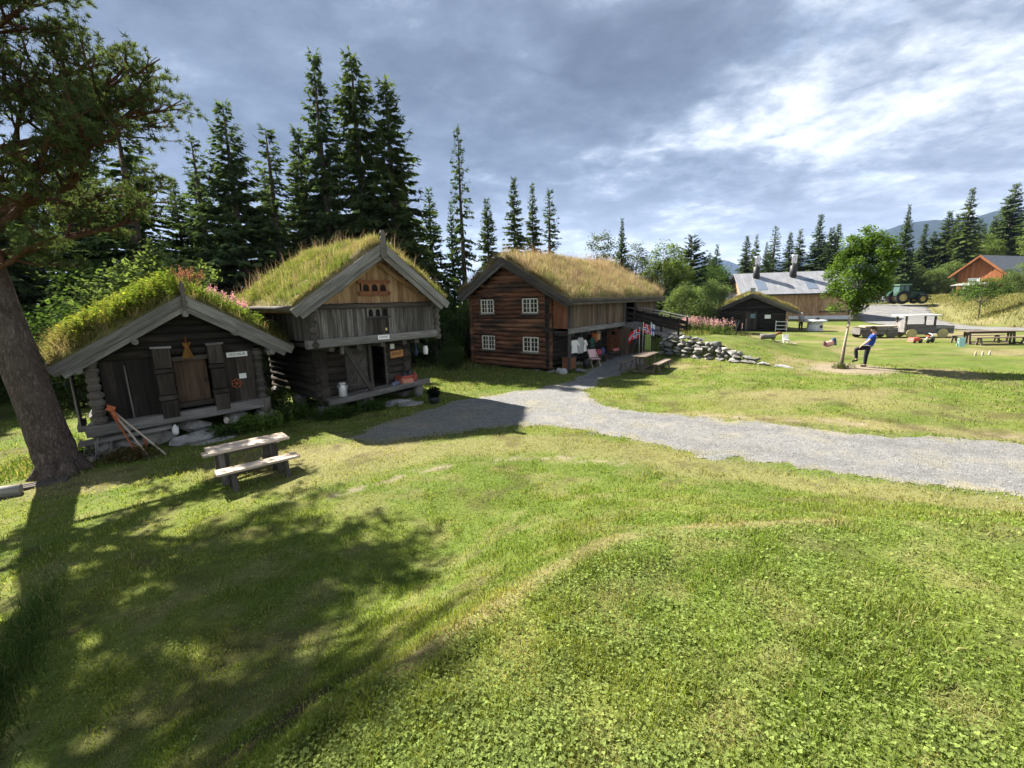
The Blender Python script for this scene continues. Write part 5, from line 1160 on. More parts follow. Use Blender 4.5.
# ------------------------------------------------------------------ barn with metal roof
def metal_roof_mat():
    m, t, o = newmat('sheet_metal_roof'); ob = t.new('ShaderNodeTexCoord').outputs['Object']
    s = t.new('ShaderNodeSeparateXYZ'); t.l.new(ob, s.inputs[0])
    wv = t.math('SINE', t.math('MULTIPLY', s.outputs[0], 21.)); n = t.noise(t.mapping(ob, (1.2, .4, .4)), 1.6, 5, .6)
    c = t.ramp(n, [(.3, (.24, .245, .265)), (.6, (.34, .345, .365)), (.75, (.42, .42, .42))])
    principled(t, o, c, .45, t.bump(wv, .3, .02), .35, .5); return m
METAL = metal_roof_mat(); STEEL = plain('polished_steel', (.72, .73, .75), .22, .05, 4, .9, 0.); SOOT = plain('black_sheet_metal', (.02, .02, .022), .5, .2)
A_ = empty('barn', (42.6, 55.2, .33), R(-11.5), 'long board barn with pale sheet metal roof and two chimneys', 'barn')
AL = -12.7
f = MB(); planks(f, AL, 0, .0, .35, 3.25, .24, .04); f.build('front_wall', W_BARN, A_)
f = MB(); f.box((AL/2, .02, .12), (-AL, .3, .5)); f.build('foundation', plain('whitewashed_base', (.60, .60, .60), .8, .12), A_)
f = MB(); planks(f, 0, 7, .0, .3, lambda y: 3.2+min(y, 7-y)*.72, .24, .04, 'y'); f.build('end_wall', W_BARN, A_)
f = MB(); planks(f, 0, 7, AL, .3, lambda y: 3.2+min(y, 7-y)*.72, .24, .04, 'y'); f.build('end_wall', W_BARN, A_)
f = MB(); planks(f, AL, 0, 7.0, .3, 3.2, .3, .04); f.build('back_wall', W_BARN, A_)
f = MB(); f.beam((-4.6, -.05, .6), (-6.1, -.05, 2.7), .05, .2); f.build('brace', W_BARN, A_)
f = MB(); f.beam((-6.2, -.05, .4), (-6.2, -.05, 3.2), .05, .18, (0, 1, 0)); f.build('brace', W_BARN, A_)
f = MB(); f.beam((-.5, -.06, .45), (-.5, -.06, 3.2), .06, .3, (0, 1, 0)); f.build('corner_board', W_MID, A_)
f = MB(); f.beam((-3.8, -.12, .9), (-.2, -.12, .9), .2, .1); f.build('ledge', W_DARK, A_)
for y0, y1, z0, z1 in ((-.55, 3.5, 2.98, 5.80), (7.55, 3.5, 2.98, 5.80)):
    f = MB(); f.beam((AL/2, y0, z0+.2), (AL/2, y1, z1+.2), -AL+1.0, .05); ra = f.build('roof', METAL, A_)
    if y0 < 0:
        dz = (z1-z0)/(y1-y0)
        for x in (-10.4, -4.6):
            f = MB(); f.beam((x, y0+.75, z0+.235+.75*dz), (x, y0+2.6, z0+.235+2.6*dz), 1.15, .05); f.build('skylight', plain('skylight_glass', (.13, .16, .21), .18, .1), ra)
f = MB(); f.beam((AL/2, -.62, 3.1), (AL/2, -.50, 3.1), -AL+1., .14); f.build('gutter', SOOT, A_)
for x in (-10.55, -6.15):
    f = MB(); f.lathe([(.42, 4.6), (.42, 6.75), (.30, 6.8)], 14, (x, 2.7, 0)); ch = f.build('chimney', SOOT, A_)
    f = MB(); f.lathe([(.22, 6.75), (.22, 7.1), (.34, 7.15), (.34, 7.9), (.40, 7.92), (.36, 8.1), (.1, 8.2)], 14, (x, 2.7, 0)); f.build('chimney_cowl', STEEL, ch)
N_ = empty('annex', (30.3, 58.5, .4), R(-11.5), 'low annex with grey sheet roof at the left end of the metal roofed barn', 'shed')
f = MB(); planks(f, -1.9, .2, .0, 0, 2.45, .22); planks(f, 0, 4, -1.9, 0, 2.6, .22, .03, 'y'); f.build('wall', W_DARK, N_)
f = MB(); f.beam((-.85, -.4, 2.55), (-.85, 4.2, 3.7), 2.6, .08); f.build('roof', plain('grey_sheet', (.20, .22, .23), .5, .12), N_)

# ------------------------------------------------------------------ orange house on the bank
O_ = empty('orange_house', (71.9, 65.6, 2.5), R(-68), 'orange painted house with dark slate roof and white window on the bank', 'house')
OP = [(-5.9, 2.9), (-2.5, 5.95), (.9, 2.9)]; OL = 13
f = MB(); planks(f, -5.0, 0, .0, .0, lambda x: zprof(OP, x)-.15, .18, .03); f.build('gable_wall', W_ORANGE, O_)
f = MB(); planks(f, 0, OL, .0, .0, 3.5, .2, .03, 'y'); f.build('side_wall', W_ORANGE, O_)
f = MB(); planks(f, 0, OL, -5.0, .0, 3.5, .2, .03, 'y'); f.build('side_wall', W_ORANGE, O_)
f = MB(); planks(f, -5.0, 0, OL, .0, lambda x: zprof(OP, x)-.15, .2, .03); f.build('back_wall', W_ORANGE, O_)
SLATE = plain('slate_roof', (.10, .11, .125), .55, .25, 3)
for a, b in ((OP[0], OP[1]), (OP[2], OP[1])):
    d = Vector((b[0]-a[0], 0, b[1]-a[1])); d.normalize(); nr = Vector((-d.z, 0, d.x)); nr = nr if nr.z > 0 else -nr
    f = MB(); c = Vector(((a[0]+b[0])/2, OL/2, (a[1]+b[1])/2)); f.box(c, ((Vector((b[0], 0, b[1]))-Vector((a[0], 0, a[1]))).length, OL+1.6, .12), (d, Vector((0, 1, 0)), nr)); f.build('roof', SLATE, O_)
bargeboards(O_, OP, -.84, .2, .12, W_ORANGE)
f = MB(); f.box((-3.1, -.04, 2.2), (1.35, .06, .95)); wn = f.build('window', WHITE_P, O_)
f = MB(); f.box((-3.1, -.08, 2.2), (1.1, .02, .7)); f.build('pane', plain('curtained_pane', (.62, .62, .58), .3, .1), wn)
f = MB(); f.box((-4.1, -.05, .85), (.5, .08, 1.7)); f.build('door', WHITE_P, O_)
L_ = empty('lean_to', (70.6, 66.6, 2.5), R(-68), 'dark lean-to shed with grey sheet roof in front of the orange house', 'shed')
f = MB(); f.beam((-1.0, -2.2, 1.62), (-1.0, .6, 1.95), 4.2, .08); f.build('roof', plain('weathered_sheet', (.30, .30, .28), .6, .2), L_)
f = MB()
for x in (-2.8, -.9, .8): f = MB(); f.beam((x, -2.0, 0), (x, -2.0, 1.6), .14, .14, (0, 1, 0)); f.build('post', W_DARK, L_)
f = MB(); planks(f, -2.3, 1., -1.7, .0, 1.1, .3); f.build('wall', W_BLACK, L_)

# ------------------------------------------------------------------ dry-stone wall
f = MB(); wp = [Vector((x, y, 0)) for x, y in WALL]; rs = random.Random(3); segl = [(b-a).length for a, b in zip(wp[:-1], wp[1:])]; tot = sum(segl)
def wall_pt(s):
    for a, b, l in zip(wp[:-1], wp[1:], segl):
        if s <= l: return a.lerp(b, s/l), (b-a).normalized()
        s -= l
    return wp[-1], (wp[-1]-wp[-2]).normalized()
ztop = lambda s: 1.12*ss(tot*1.06, tot*.25, s)+.06
for row in range(7):
    s = rs.uniform(0, .3)
    while s < tot:
        w_ = rs.choice([.3, .45, .7, .85])*rs.uniform(.8, 1.15)*(1.1-.07*row); hh = rs.uniform(.14, .25); zc = .03+row*.19+rs.uniform(-.05, .05)
        p, d = wall_pt(min(tot, s+w_/2)); zt = float(ztop(s+w_/2))
        if zc < zt-.05:
            nrm = Vector((d.y, -d.x, 0)); zg = float(h(np.array([p.x+nrm.x*-.5]), np.array([p.y+nrm.y*-.5]))[0]) if False else .26
            q = p-Vector((-d.y, d.x, 0))*(.12-.02*row+rs.uniform(-.03, .03)); f.blob((q.x, q.y, zg+zc), (w_*.56, rs.uniform(.2, .32), hh*.62+.03), rough=.25, rz=math.atan2(d.y, d.x)+rs.uniform(-.12, .12), cut=(.42, .75))
        s += w_*.98
wl = thing_mesh(f, 'stone_wall', stone_mat('wall_stones', (.085, .083, .08), (.185, .18, .172), (.36, .345, .33)), 'low dry-stone wall of grey stones holding up the lawn terrace', 'wall')

# ------------------------------------------------------------------ picnic tables
def picnic_table(name, loc, rz, L, zt, wt, boff, zb, wb, mat, legm, label, group):
    t_ = empty(name, loc, rz, label, 'picnic table', group)
    f = MB(); n = 2 if wt < .6 else 4
    for i in range(n): f.beam((-L/2+.0, (i-(n-1)/2)*wt/n, zt), (L/2-.0, (i-(n-1)/2)*wt/n, zt), wt/n-.008, .045, jit=.004)
    f.build('tabletop', mat, t_)
    f = MB(); f.beam((-L/2+.2, 0, zt-.09), (L/2-.2, 0, zt-.09), .05, .11); f.build('apron', legm, t_)
    for s_ in (-1, 1):
        f = MB()
        for b_, k in ((-1, -.13), (1, .13), (0, 0)):
            f.beam((s_*(L/2-.28)+k*.5, b_*wt*.28, zt-.03), (s_*(L/2-.28)+k*.5, b_*wt*.40, .0), .05, .11, (1, 0, 0), .004)
        f.beam((s_*(L/2-.28), -wt*.42, .06), (s_*(L/2-.28), wt*.42, .06), .06, .07); f.build('leg', legm, t_)
    for s_ in (-1, 1):
        f = MB()
        for i in (-.5, .5): f.beam((-L/2, s_*boff+i*wb/2, zb), (L/2, s_*boff+i*wb/2, zb), wb/2-.008, .045, jit=.004)
        f.build('bench', mat, t_)
        for e in (-1, 1):
            f = MB()
            for b_ in (-1, 1): f.beam((e*(L/2-.28), s_*boff+b_*wb*.22, zb-.03), (e*(L/2-.28), s_*boff+b_*wb*.55, .0), .05, .10, (1, 0, 0), .004)
            f.beam((e*(L/2-.28), s_*(boff-wb*.3), .12), (e*(L/2-.28), s_*wt*.2, .12), .05, .08); f.build('leg', legm, t_)
    f = MB(); f.beam((-L/2+.3, 0, .14), (L/2-.3, 0, .14), .10, .05); f.build('stretcher', legm, t_)
    return t_
picnic_table('picnic_table', (-5.77, 9.19, -.12), R(42.5), 1.52, .72, .58, .76, .45, .34, W_TABLE, W_MID, 'small sun bleached picnic table with two benches in front of the low storehouse', 'wooden picnic tables')
picnic_table('picnic_table', (6.47, 21.12, .02), R(55), 2.1, .78, .72, .80, .46, .32, W_TBROWN, W_TBROWN, 'dark brown picnic table on the lawn between the gravel path and the stone wall', 'wooden picnic tables')
picnic_table('picnic_table', (28.85, 26.5, .23), R(-5), 3.0, .78, .8, .82, .46, .32, W_TBROWN, W_TBROWN, 'long dark picnic table at the right edge of the lawn beside the road', 'wooden picnic tables')

# ------------------------------------------------------------------ objects at the low storehouse
def on(root, x, y, z):    # a place given in a building's own axes -> world
    a = root.rotation_euler.z; c, s = math.cos(a), math.sin(a); l = root.location
    return (l.x+x*c-y*s, l.y+x*s+y*c, l.z+z)
def sign(name, root, x, y, z, w, hh, mat, label, cat='sign', words=None, size=.1, ink=None, tilt=0., rz=0.):
    o = empty(name, on(root, x, y, z), root.rotation_euler.z+rz, label, cat); o.rotation_euler.y = tilt
    f = MB(); f.box((0, 0, 0), (w, .018, hh), None, .0); f.build('board', mat, o)
    if words: text('lettering', words, size, ink or BLACK_P, o, (0, -.011, 0), (R(90), 0, 0))
    return o
sign('name_sign', V_, -.64, .02, 2.03, .58, .15, WHITE_P, 'white sign reading VESLEBUR on the low storehouse wall', 'sign', 'VESLEBUR', .108, tilt=R(0))
nt = sign('paper_notice', V_, -.56, .02, 1.32, .20, .16, WHITE_P, 'small white paper notice beside the rusty wheel', 'notice')
f = MB()
for k in range(4): f.box((0, -.010, .045-.03*k), (.13, .002, .006))
f.build('lines_of_print', plain('grey_print', (.35, .35, .35)), nt)
wh = empty('iron_wheel', on(V_, -.76, -.0, 1.10), V_.rotation_euler.z, 'small rusty spoked wheel hung on the low storehouse wall', 'wheel')
f = MB(); f.tube([(.135*math.cos(a), 0, .135*math.sin(a)) for a in np.linspace(0, 2*math.pi, 25)], .013, 6, False)
for k in range(6): a = k*math.pi/3; f.tube([(0, 0, 0), (.13*math.cos(a), 0, .13*math.sin(a))], .009, 5)
f.lathe([(.03, -.02), (.03, .02)], 10, (0, 0, 0), (Vector((1, 0, 0)), Vector((0, 0, 1)), Vector((0, -1, 0)))); f.build('rim_and_spokes', IRON, wh)
sv = empty('straw_sheaf', on(V_, -1.93, -.12, 2.36), V_.rotation_euler.z, 'golden brown sheaf hanging over the low storehouse door', 'sheaf')
n = 900; a = rng.uniform(0, 6.28, n); r0 = rng.random(n)**.5*.05
px_, py_ = np.cos(a)*r0, np.sin(a)*r0; up_ = rng.random(n) < .3
u = unit(np.stack([np.cos(a)*.33, np.sin(a)*.33, np.where(up_, .9, -1.)], 1)); v = perp(u); L = np.where(up_, .16, .30)*(.7+.5*rng.random(n))
vv, ff, cc = kites(np.stack([px_, py_, np.zeros(n)], 1), u, v, L, np.full(n, .022), np.array([.34, .19, .06])*(.6+.8*rng.random((n, 1))))
link('straw', np_mesh('straw', vv, ff, STRAW, cc), sv)
f = MB(); f.tube([(0, 0, 0), (0, .06, .32)], .008, 5); f.lathe([(.055, -.02), (.06, 0), (.055, .02)], 10); f.build('binding', IRON, sv)
pl = empty('walking_plough', (0, 0, 0), 0, 'rusty red walking plough with two pale handles leaning at the storehouse corner', 'plough')
A0 = Vector(on(V_, -3.86, -.30, .86)); E1 = Vector((-9.58, 11.06, -.33)); E2 = Vector((-9.30, 11.26, -.31)); M1 = A0.lerp(E1, .30)
f = MB(); f.tube([A0, A0.lerp(E1, .5)+Vector((0, 0, .05)), E1], [.028, .026, .022], 7); f.build('handle', W_TABLE, pl)
f = MB(); f.tube([A0+Vector((.03, .02, -.02)), A0.lerp(E2, .5)+Vector((0, 0, .02)), E2], [.028, .026, .022], 7); f.build('handle', W_TABLE, pl)
f = MB(); f.tube([A0+Vector((-.10, .06, .12)), A0+Vector((.02, 0, .02)), A0.lerp(E1, .28)], [.04, .05, .035], 7); f.tube([A0, A0.lerp(Vector((-10.1, 11.3, -.3)), .95)], [.035, .02], 6)
f.prism([(-.10, -.06), (.10, -.08), (.13, .05), (-.03, .09)], A0+Vector((.06, -.06, .05)), (.8, .5, -.2), (-.1, .3, .9), .03); f.beam(A0.lerp(E2, .62), A0.lerp(E2, .62)+Vector((-.02, .04, -.26)), .03, .05); f.build('plough_body', IRON, pl)
f = MB()
for i in range(17):
    b = Vector(on(V_, -4.45+random.uniform(-.35, .35), -.35+random.uniform(-.3, .3), -.55)); t2 = b+Vector((random.uniform(-.5, .5), random.uniform(-.25, .35), random.uniform(.12, .75))); f.tube([b, (b+t2)/2+Vector((.03, 0, .03)), t2], [.022, .02, .012], 6)
thing_mesh(f, 'stick_pile', W_GREY, 'heap of grey dead sticks between pine trunk and storehouse corner', 'sticks')
f = MB(); f.blob(on(V_, -2.0, -.62, -.27), (.85, .42, .19), rz=R(43), rough=.25); thing_mesh(f, 'doorstep_stone', SLAB, 'thick grey doorstep stone under the low storehouse door', 'stone')
f = MB(); f.blob(on(V_, -1.45, -1.05, -.36), (.95, .36, .09), rz=R(50), rough=.25); thing_mesh(f, 'step_stone', SLAB, 'flat grey stone slab lying in front of the doorstep stone', 'stone')
f = MB(); f.blob(on(V_, -2.55, -.55, .05), (.11, .09, .17), rough=.3); thing_mesh(f, 'white_stone', plain('white_quartz', (.72, .72, .70), .6, .1), 'small upright white stone on the doorstep stone', 'stone')
f = MB(); f.blob(on(V_, -1.25, -.40, .02), (.09, .08, .12), rough=.3); thing_mesh(f, 'pale_stone', plain('pale_stone', (.50, .42, .37), .7, .15), 'small pinkish pale stone below the right carved post', 'stone')
f = MB(); f.log((0, -.0, .13), (-.95, -.62, .13), .135, 14, .05, 4); thing_mesh(f, 'sawn_log', W_GREY, 'grey sawn log lying by the foot of the pine', 'log', (-10.85, 9.12, -.44), 0)
bd = empty('carved_board', (-10.98, 9.55, -.41), R(35), 'grey board with a carved oblong hollow lying by the pine roots', 'board')
f = MB(); f.box((0, 0, .03), (1.05, .34, .05), None, .008); f.build('plank', W_MID, bd)
f = MB(); f.tube([(-.32*1, .0, .058)]+[(.34*math.cos(a), .075*math.sin(a), .058) for a in np.linspace(math.pi, 3*math.pi, 20)], .012, 5, False); f.build('carved_ring', W_DARK, bd)
for i, (x, y, s, lab) in enumerate(((-4.98, 3.36, (.22, .3, .3), 'pale grey boulder at the lower left edge, uppermost of three'), (-4.70, 3.08, (.2, .34, .26), 'pale grey boulder at the lower left edge, between two others'), (-4.36, 2.84, (.17, .26, .2), 'pale grey boulder at the lower left corner, the smallest of three'))):
    f = MB(); f.blob((0, 0, s[2]*.35), s, rough=.3, sub=3); thing_mesh(f, 'boulder', STONE, lab, 'stone', (x, y, float(h(np.array([x]), np.array([y]))[0])), i)
def weeds(x, y, n, sx, H0, H1, cols, label, leaf=.075):
    xx, yy = rng.normal(0, sx, n), rng.normal(0, sx*.6, n); z = h(x+xx, y+yy); H = rng.uniform(H0, H1, n); per = 22; parts = [blades(xx, yy, z, H, np.full(n, .008), np.full(n, .2), np.tile([.07, .10, .03], (n, 1)))]
    s = rng.random((n, per))**.8; m_ = n*per; a = rng.uniform(0, 6.28, m_); u = unit(np.stack([np.cos(a), np.sin(a), rng.uniform(-.3, .8, m_)], 1)); v = unit(np.cross(u, [0, 0, 1.])+.3*rng.normal(size=(m_, 3)))
    P = np.stack([np.repeat(xx, per)+rng.normal(0, .03, m_), np.repeat(yy, per)+rng.normal(0, .03, m_), np.repeat(z, per)+(s*H[:, None]).ravel()], 1); c = np.array(cols)*(.7+.6*rng.random((m_, 1))); L = leaf*(.6+.8*rng.random(m_)); parts.append(kites(P, u, v, L, L*.55, c, .15))
    V, F_, Cc = join(parts); o = link('weed_clump', np_mesh('weed_clump', V, F_, LEAF, Cc)); o.location = (x, y, 0); return tag(o, label, 'weeds', 'weeds along the old buildings')
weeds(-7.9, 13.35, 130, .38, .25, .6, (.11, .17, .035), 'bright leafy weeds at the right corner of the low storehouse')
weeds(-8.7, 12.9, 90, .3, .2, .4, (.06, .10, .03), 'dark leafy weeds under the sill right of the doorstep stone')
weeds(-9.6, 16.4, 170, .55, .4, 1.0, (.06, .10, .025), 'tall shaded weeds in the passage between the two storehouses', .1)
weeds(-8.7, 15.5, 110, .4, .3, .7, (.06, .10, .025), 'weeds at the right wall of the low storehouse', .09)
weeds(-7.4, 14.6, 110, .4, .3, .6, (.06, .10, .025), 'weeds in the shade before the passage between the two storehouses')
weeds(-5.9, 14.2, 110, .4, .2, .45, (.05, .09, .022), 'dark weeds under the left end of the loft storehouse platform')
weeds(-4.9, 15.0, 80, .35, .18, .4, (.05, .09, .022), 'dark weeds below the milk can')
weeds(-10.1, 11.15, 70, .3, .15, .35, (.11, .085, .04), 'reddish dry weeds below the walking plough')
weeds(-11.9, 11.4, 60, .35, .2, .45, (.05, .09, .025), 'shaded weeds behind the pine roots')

# ------------------------------------------------------------------ objects at the loft storehouse
ca = empty('milk_can', on(B_, -2.98, .52, .37), 0, 'grey metal milk can standing on the left of the platform', 'milk can')
TIN = plain('dull_tin', (.50, .50, .49), .45, .15, 9, .5)
f = MB(); f.lathe([(.135, 0), (.14, .02), (.14, .30), (.13, .34), (.10, .39), (.09, .41), (.10, .45)], 18); f.build('body', TIN, ca)
f = MB(); f.lathe([(.118, .42), (.125, .44), (.125, .47), (.08, .50), (.02, .51)], 18); f.build('lid', TIN, ca)
for s_ in (-1, 1):
    f = MB(); f.tube([(s_*.12, 0, .28), (s_*.17, 0, .31), (s_*.17, 0, .38), (s_*.10, 0, .41)], .011, 6); f.build('handle', TIN, ca)
sign('name_sign', B_, -1.66, -.20, 2.36, .44, .15, WHITE_P, 'white sign reading LOFTET on the beam of the loft storehouse', 'sign', 'LOFTET', .10)
sign('paper_notice', B_, -.74, .83, 1.90, .17, .19, WHITE_P, 'small square white notice above the orange wooden sign', 'notice')
sign('orange_sign', B_, -.58, .80, 1.60, .56, .27, plain('orange_sign_wood', (.42, .20, .07), .7, .2), 'orange wooden sign reading ÅPENT on the loft storehouse wall', 'sign', 'ÅPENT', .15, plain('brown_ink', (.10, .05, .02)), tilt=R(-3))
hb = empty('blue_cloth', on(B_, .12, .55, 2.0), R(20), 'dark blue cloth hanging under the loft storehouse overhang', 'cloth')
f = MB(); f.tube([(0, 0, .2), (.0, 0, -.05), (.01, 0, -.25), (0, 0, -.45), (.02, 0, -.52)], [.015, .04, .09, .13, .08], 9, True, .6, .12); f.build('cloth', plain('navy_cloth', (.03, .045, .10), .9, .3), hb)
lt = empty('white_lantern', on(B_, .55, .5, 1.82), 0, 'white enamel pot hanging beside the blue cloth', 'pot')
f = MB(); f.lathe([(.03, -.34), (.09, -.33), (.10, -.1), (.08, -.04), (.085, 0)], 14); f.build('pot', WHITE_P, lt)
f = MB(); f.tube([(-.08, 0, -.02), (-.05, 0, .12), (0, 0, .18), (.05, 0, .12), (.08, 0, -.02)], .007, 5); f.tube([(0, 0, .18), (0, 0, .38)], .006, 5); f.build('handle', DARKIRON, lt)
RED = plain('faded_red_paint', (.30, .06, .04), .65, .25); SALMON = plain('salmon_paint', (.45, .18, .12), .65, .2); BLUEP = plain('grey_blue_enamel', (.16, .20, .30), .5, .2)
cr = empty('red_crate', on(B_, -.38, .55, .44), R(46), 'faded red wooden crate full of pots on the platform', 'crate')
f = MB()
for z in (.06, .17, .28): f.box((0, -.2, z), (.7, .02, .09), None, .003); f.box((0, .2, z), (.7, .02, .09), None, .003); f.box((-.34, 0, z), (.02, .4, .09)); f.box((.34, 0, z), (.02, .4, .09))
f.box((0, 0, .01), (.68, .4, .02)); f.build('slats', RED, cr)
for i, (x, y, z, r_, hh, mt, lab) in enumerate(((-.75, .62, .42, .12, .16, BLUEP, 'grey blue enamel bowl left of the red crate'), (-.95, .55, .41, .10, .14, BLUEP, 'grey blue enamel mug at the left of the goods on the platform'), (-.45, .55, .47, .14, .40, DARKIRON, 'black iron pot standing in the red crate'), (-.22, .55, .47, .13, .48, DARKIRON, 'tall black iron pot in the red crate'), (-.62, .75, .44, .12, .30, SALMON, 'salmon coloured clay pot behind the red crate'), (.05, .72, .46, .13, .34, RED, 'red pot at the right end of the platform'))):
    f = MB(); f.lathe([(r_*.7, 0), (r_, hh*.25), (r_*.95, hh*.7), (r_*.7, hh*.88), (r_*.8, hh), (r_*.68, hh), (r_*.6, hh*.85)], 14); thing_mesh(f, 'pot', mt, lab, 'pot', on(B_, x, y, z))
f = MB(); f.box((0, 0, .09), (.45, .28, .18), None, .01, .03); thing_mesh(f, 'parcel', SALMON, 'salmon pink box lying at the front of the platform', 'box', on(B_, -.55, .30, .49), R(40))
for i, (x, y, s, lab) in enumerate(((-4.25, 15.95, (.62, .42, .13), 'larger flat step stone below the loft storehouse platform'), (-3.72, 15.55, (.52, .34, .08), 'lower flat step stone beside the gravel path'))):
    f = MB(); f.blob((0, 0, .03), s, rough=.25, rz=.6); thing_mesh(f, 'step_stone', SLAB, lab, 'stone', (x, y, float(h(np.array([x]), np.array([y]))[0])))
bp = empty('planter', (-2.88, 15.8, -.14), 0, 'black pot with a dark bushy plant standing at the path edge', 'planter')
f = MB(); f.lathe([(.13, 0), (.19, .04), (.22, .22), (.2, .26), (.17, .24)], 16); f.build('pot', DARKIRON, bp)
n = 900; q = unit(rng.normal(size=(n, 3)))*(rng.random((n, 1))**.4)*[.21, .21, .2]+[0, 0, .40]; u = unit(q-[0, 0, .35]+.3*rng.normal(size=(n, 3))); v = perp(u); L = np.full(n, .09); vv, ff, cc = kites(q, u, v, L, L*.4, np.array([.012, .016, .014])*(.6+.8*rng.random((n, 1))))
link('foliage', np_mesh('foliage', vv, ff, LEAF, cc), bp)

# ------------------------------------------------------------------ objects at the log house
def cloth_mat(name, base, cross=None, inner=None):
    m, t, o = newmat(name); g = t.attr('gc').outputs['Vector']; s = t.new('ShaderNodeSeparateXYZ'); t.l.new(g, s.inputs[0]); col = None
    if cross is None: principled(t, o, base, .9, spec=.1); return m
    def band(v, c, w): return t.math('LESS_THAN', t.math('ABSOLUTE', t.math('SUBTRACT', v, c)), w)
    def crossmask(w): return t.math('MAXIMUM', band(s.outputs[0], 7/22, w/22), band(s.outputs[1], .5, w/16))
    col = t.mix(crossmask(2.), base, cross); col = t.mix(crossmask(1.), col, inner); principled(t, o, col, .85, spec=.1); return m
def cloth(name, w, hh, mat, parent, droop=.5, wave=.06, n=14, phase=0.):
    """a limp flag: hoist along the pole (z), fly hanging away; gc carries 0..1 flag coordinates"""
    vs = []; gs = []; fs = []
    for i in range(n+1):
        for k in range(9):
            a = i/n; b = k/8; x = w*a*(1-.35*droop*a); z = hh*(b-1)-droop*w*a*a*.75; y = wave*math.sin(a*7+phase+b*1.2)*a
            vs.append((x, y, z)); gs.append((a, b, 0))
    for i in range(n):
        for k in range(8): p = i*9+k; fs.append((p, p+9, p+10, p+1))
    me = bpy.data.meshes.new(name); me.from_pydata(vs, [], fs); me.materials.append(mat); at_ = me.attributes.new('gc', 'FLOAT_VECTOR', 'POINT'); at_.data.foreach_set('vector', np.array(gs, np.float32).ravel())
    me.polygons.foreach_set('use_smooth', np.ones(len(fs), bool)); o = link(name, me, parent); sm = o.modifiers.new('thick', 'SOLIDIFY'); sm.thickness = .006; return o
FLAGR = cloth_mat('flag_red', (.48, .02, .03), (.75, .75, .75), (.02, .04, .18)); BANN = cloth_mat('yellow_green_cloth', (.20, .26, .07)); FLAGB = cloth_mat('white_blue_cloth', (.68, .70, .74), (.05, .09, .3), (.05, .09, .3))
def flag(name, x, y, H, w, hh, mat, rz, droop, label, grp=None, pole=CREAM):
    o = empty(name, (x, y, float(h(np.array([x]), np.array([y]))[0])-.03), rz, label, 'flag', grp)
    f = MB(); f.tube([(0, 0, 0), (0, 0, H+.05)], [.022, .018], 8); f.lathe([(.03, H+.05), (.035, H+.08), (.0, H+.11)], 8); f.build('pole', pole, o)
    c = cloth('flag_cloth', w, hh, mat, o, droop, .07, phase=x); c.location = (.02, 0, H); return o
flag('flag', 7.62, 26.1, 1.65, .85, .55, FLAGR, R(-170), .55, 'Norwegian flag drooping to the left beside the end of the stone wall', 'Norwegian flags')
flag('flag', 7.75, 25.85, 1.95, .65, .55, FLAGR, R(5), .85, 'Norwegian flag hanging limp, the higher one of the two red flags', 'Norwegian flags')
flag('banner', 7.78, 25.6, 1.35, .34, .95, BANN, R(0), .1, 'narrow yellow-green banner beside the red flags', None, DARKIRON)
flag('small_flag', 8.35, 26.3, 1.9, .25, .7, FLAGB, R(10), .5, 'white and blue cloth hanging above the end of the stone wall')
def shirt(root, x, y, z, w, hh, mat, name, label, rz=0.):
    o = empty(name, on(root, x, y, z), root.rotation_euler.z+rz, label, 'clothing', 'clothes hung up for sale')
    f = MB(); f.prism([(-w*.28, 0), (-w*.12, .02), (0, -.03), (w*.12, .02), (w*.28, 0), (w*.62, -hh*.42), (w*.48, -hh*.50), (w*.30, -hh*.26), (w*.34, -hh), (w*.1, -hh*.97), (-w*.34, -hh), (-w*.30, -hh*.26), (-w*.48, -hh*.50), (-w*.62, -hh*.42)], (0, 0, 0), (1, 0, 0), (0, 0, 1), .05); f.build('shirt', mat, o)
    f = MB(); f.tube([(-w*.26, 0, .0), (0, 0, .06), (w*.26, 0, 0)], .008, 5); f.tube([(0, 0, .06), (0, 0, .16)], .006, 5); f.build('hanger', DARKIRON, o); return o
WCL = plain('white_linen', (.68, .66, .62), .9, .1); GCL = plain('grey_linen', (.36, .35, .34), .9, .12); GRN = plain('dark_green_wool', (.03, .07, .05), .9, .2)
shirt(H_, 1.05, .75, 1.42, .58, .68, WCL, 'linen_shirt', 'white shirt hung at the front corner of the log house gallery', R(70))
shirt(H_, 1.0, 1.45, 1.50, .52, .85, GCL, 'linen_tunic', 'grey tunic hung right of the white shirt', R(70))
shirt(H_, 1.0, 1.95, 1.32, .34, .62, WCL, 'linen_scarf', 'narrow white garment right of the grey tunic', R(75))
shirt(H_, .7, 3.4, 1.35, .5, .6, GRN, 'wool_jersey', 'dark green jersey in the shade under the gallery', R(80))
rl = empty('clothes_rail', on(H_, 1.02, .3, 0), R(-38), 'dark clothes rail under the gallery holding linen garments', 'rail')
f = MB(); f.tube([(0, 0, 1.6), (0, 3.6, 1.6)], .02, 6); f.tube([(0, .1, 0), (0, .1, 1.62)], .02, 6); f.tube([(0, 3.5, 0), (0, 3.5, 1.62)], .02, 6); f.build('rail', DARKIRON, rl)
ck = empty('wooden_chest', on(H_, .72, .75, -.12), R(-38), 'brown wooden chest under the white shirt', 'chest')
f = MB(); f.box((0, 0, .32), (.5, .6, .6), None, .01, .03); f.build('box', W_RUST, ck); f = MB(); f.box((0, 0, .65), (.56, .66, .07), None, .005, .02); f.build('lid', W_DOOR, ck)
PINKC = plain('pale_pink_canvas', (.55, .36, .36), .9, .12)
ch = empty('deck_chair', on(H_, 1.35, 2.35, -.16), R(-38+60), 'folding chair with pale pink seat beside the log house', 'chair')
f = MB()
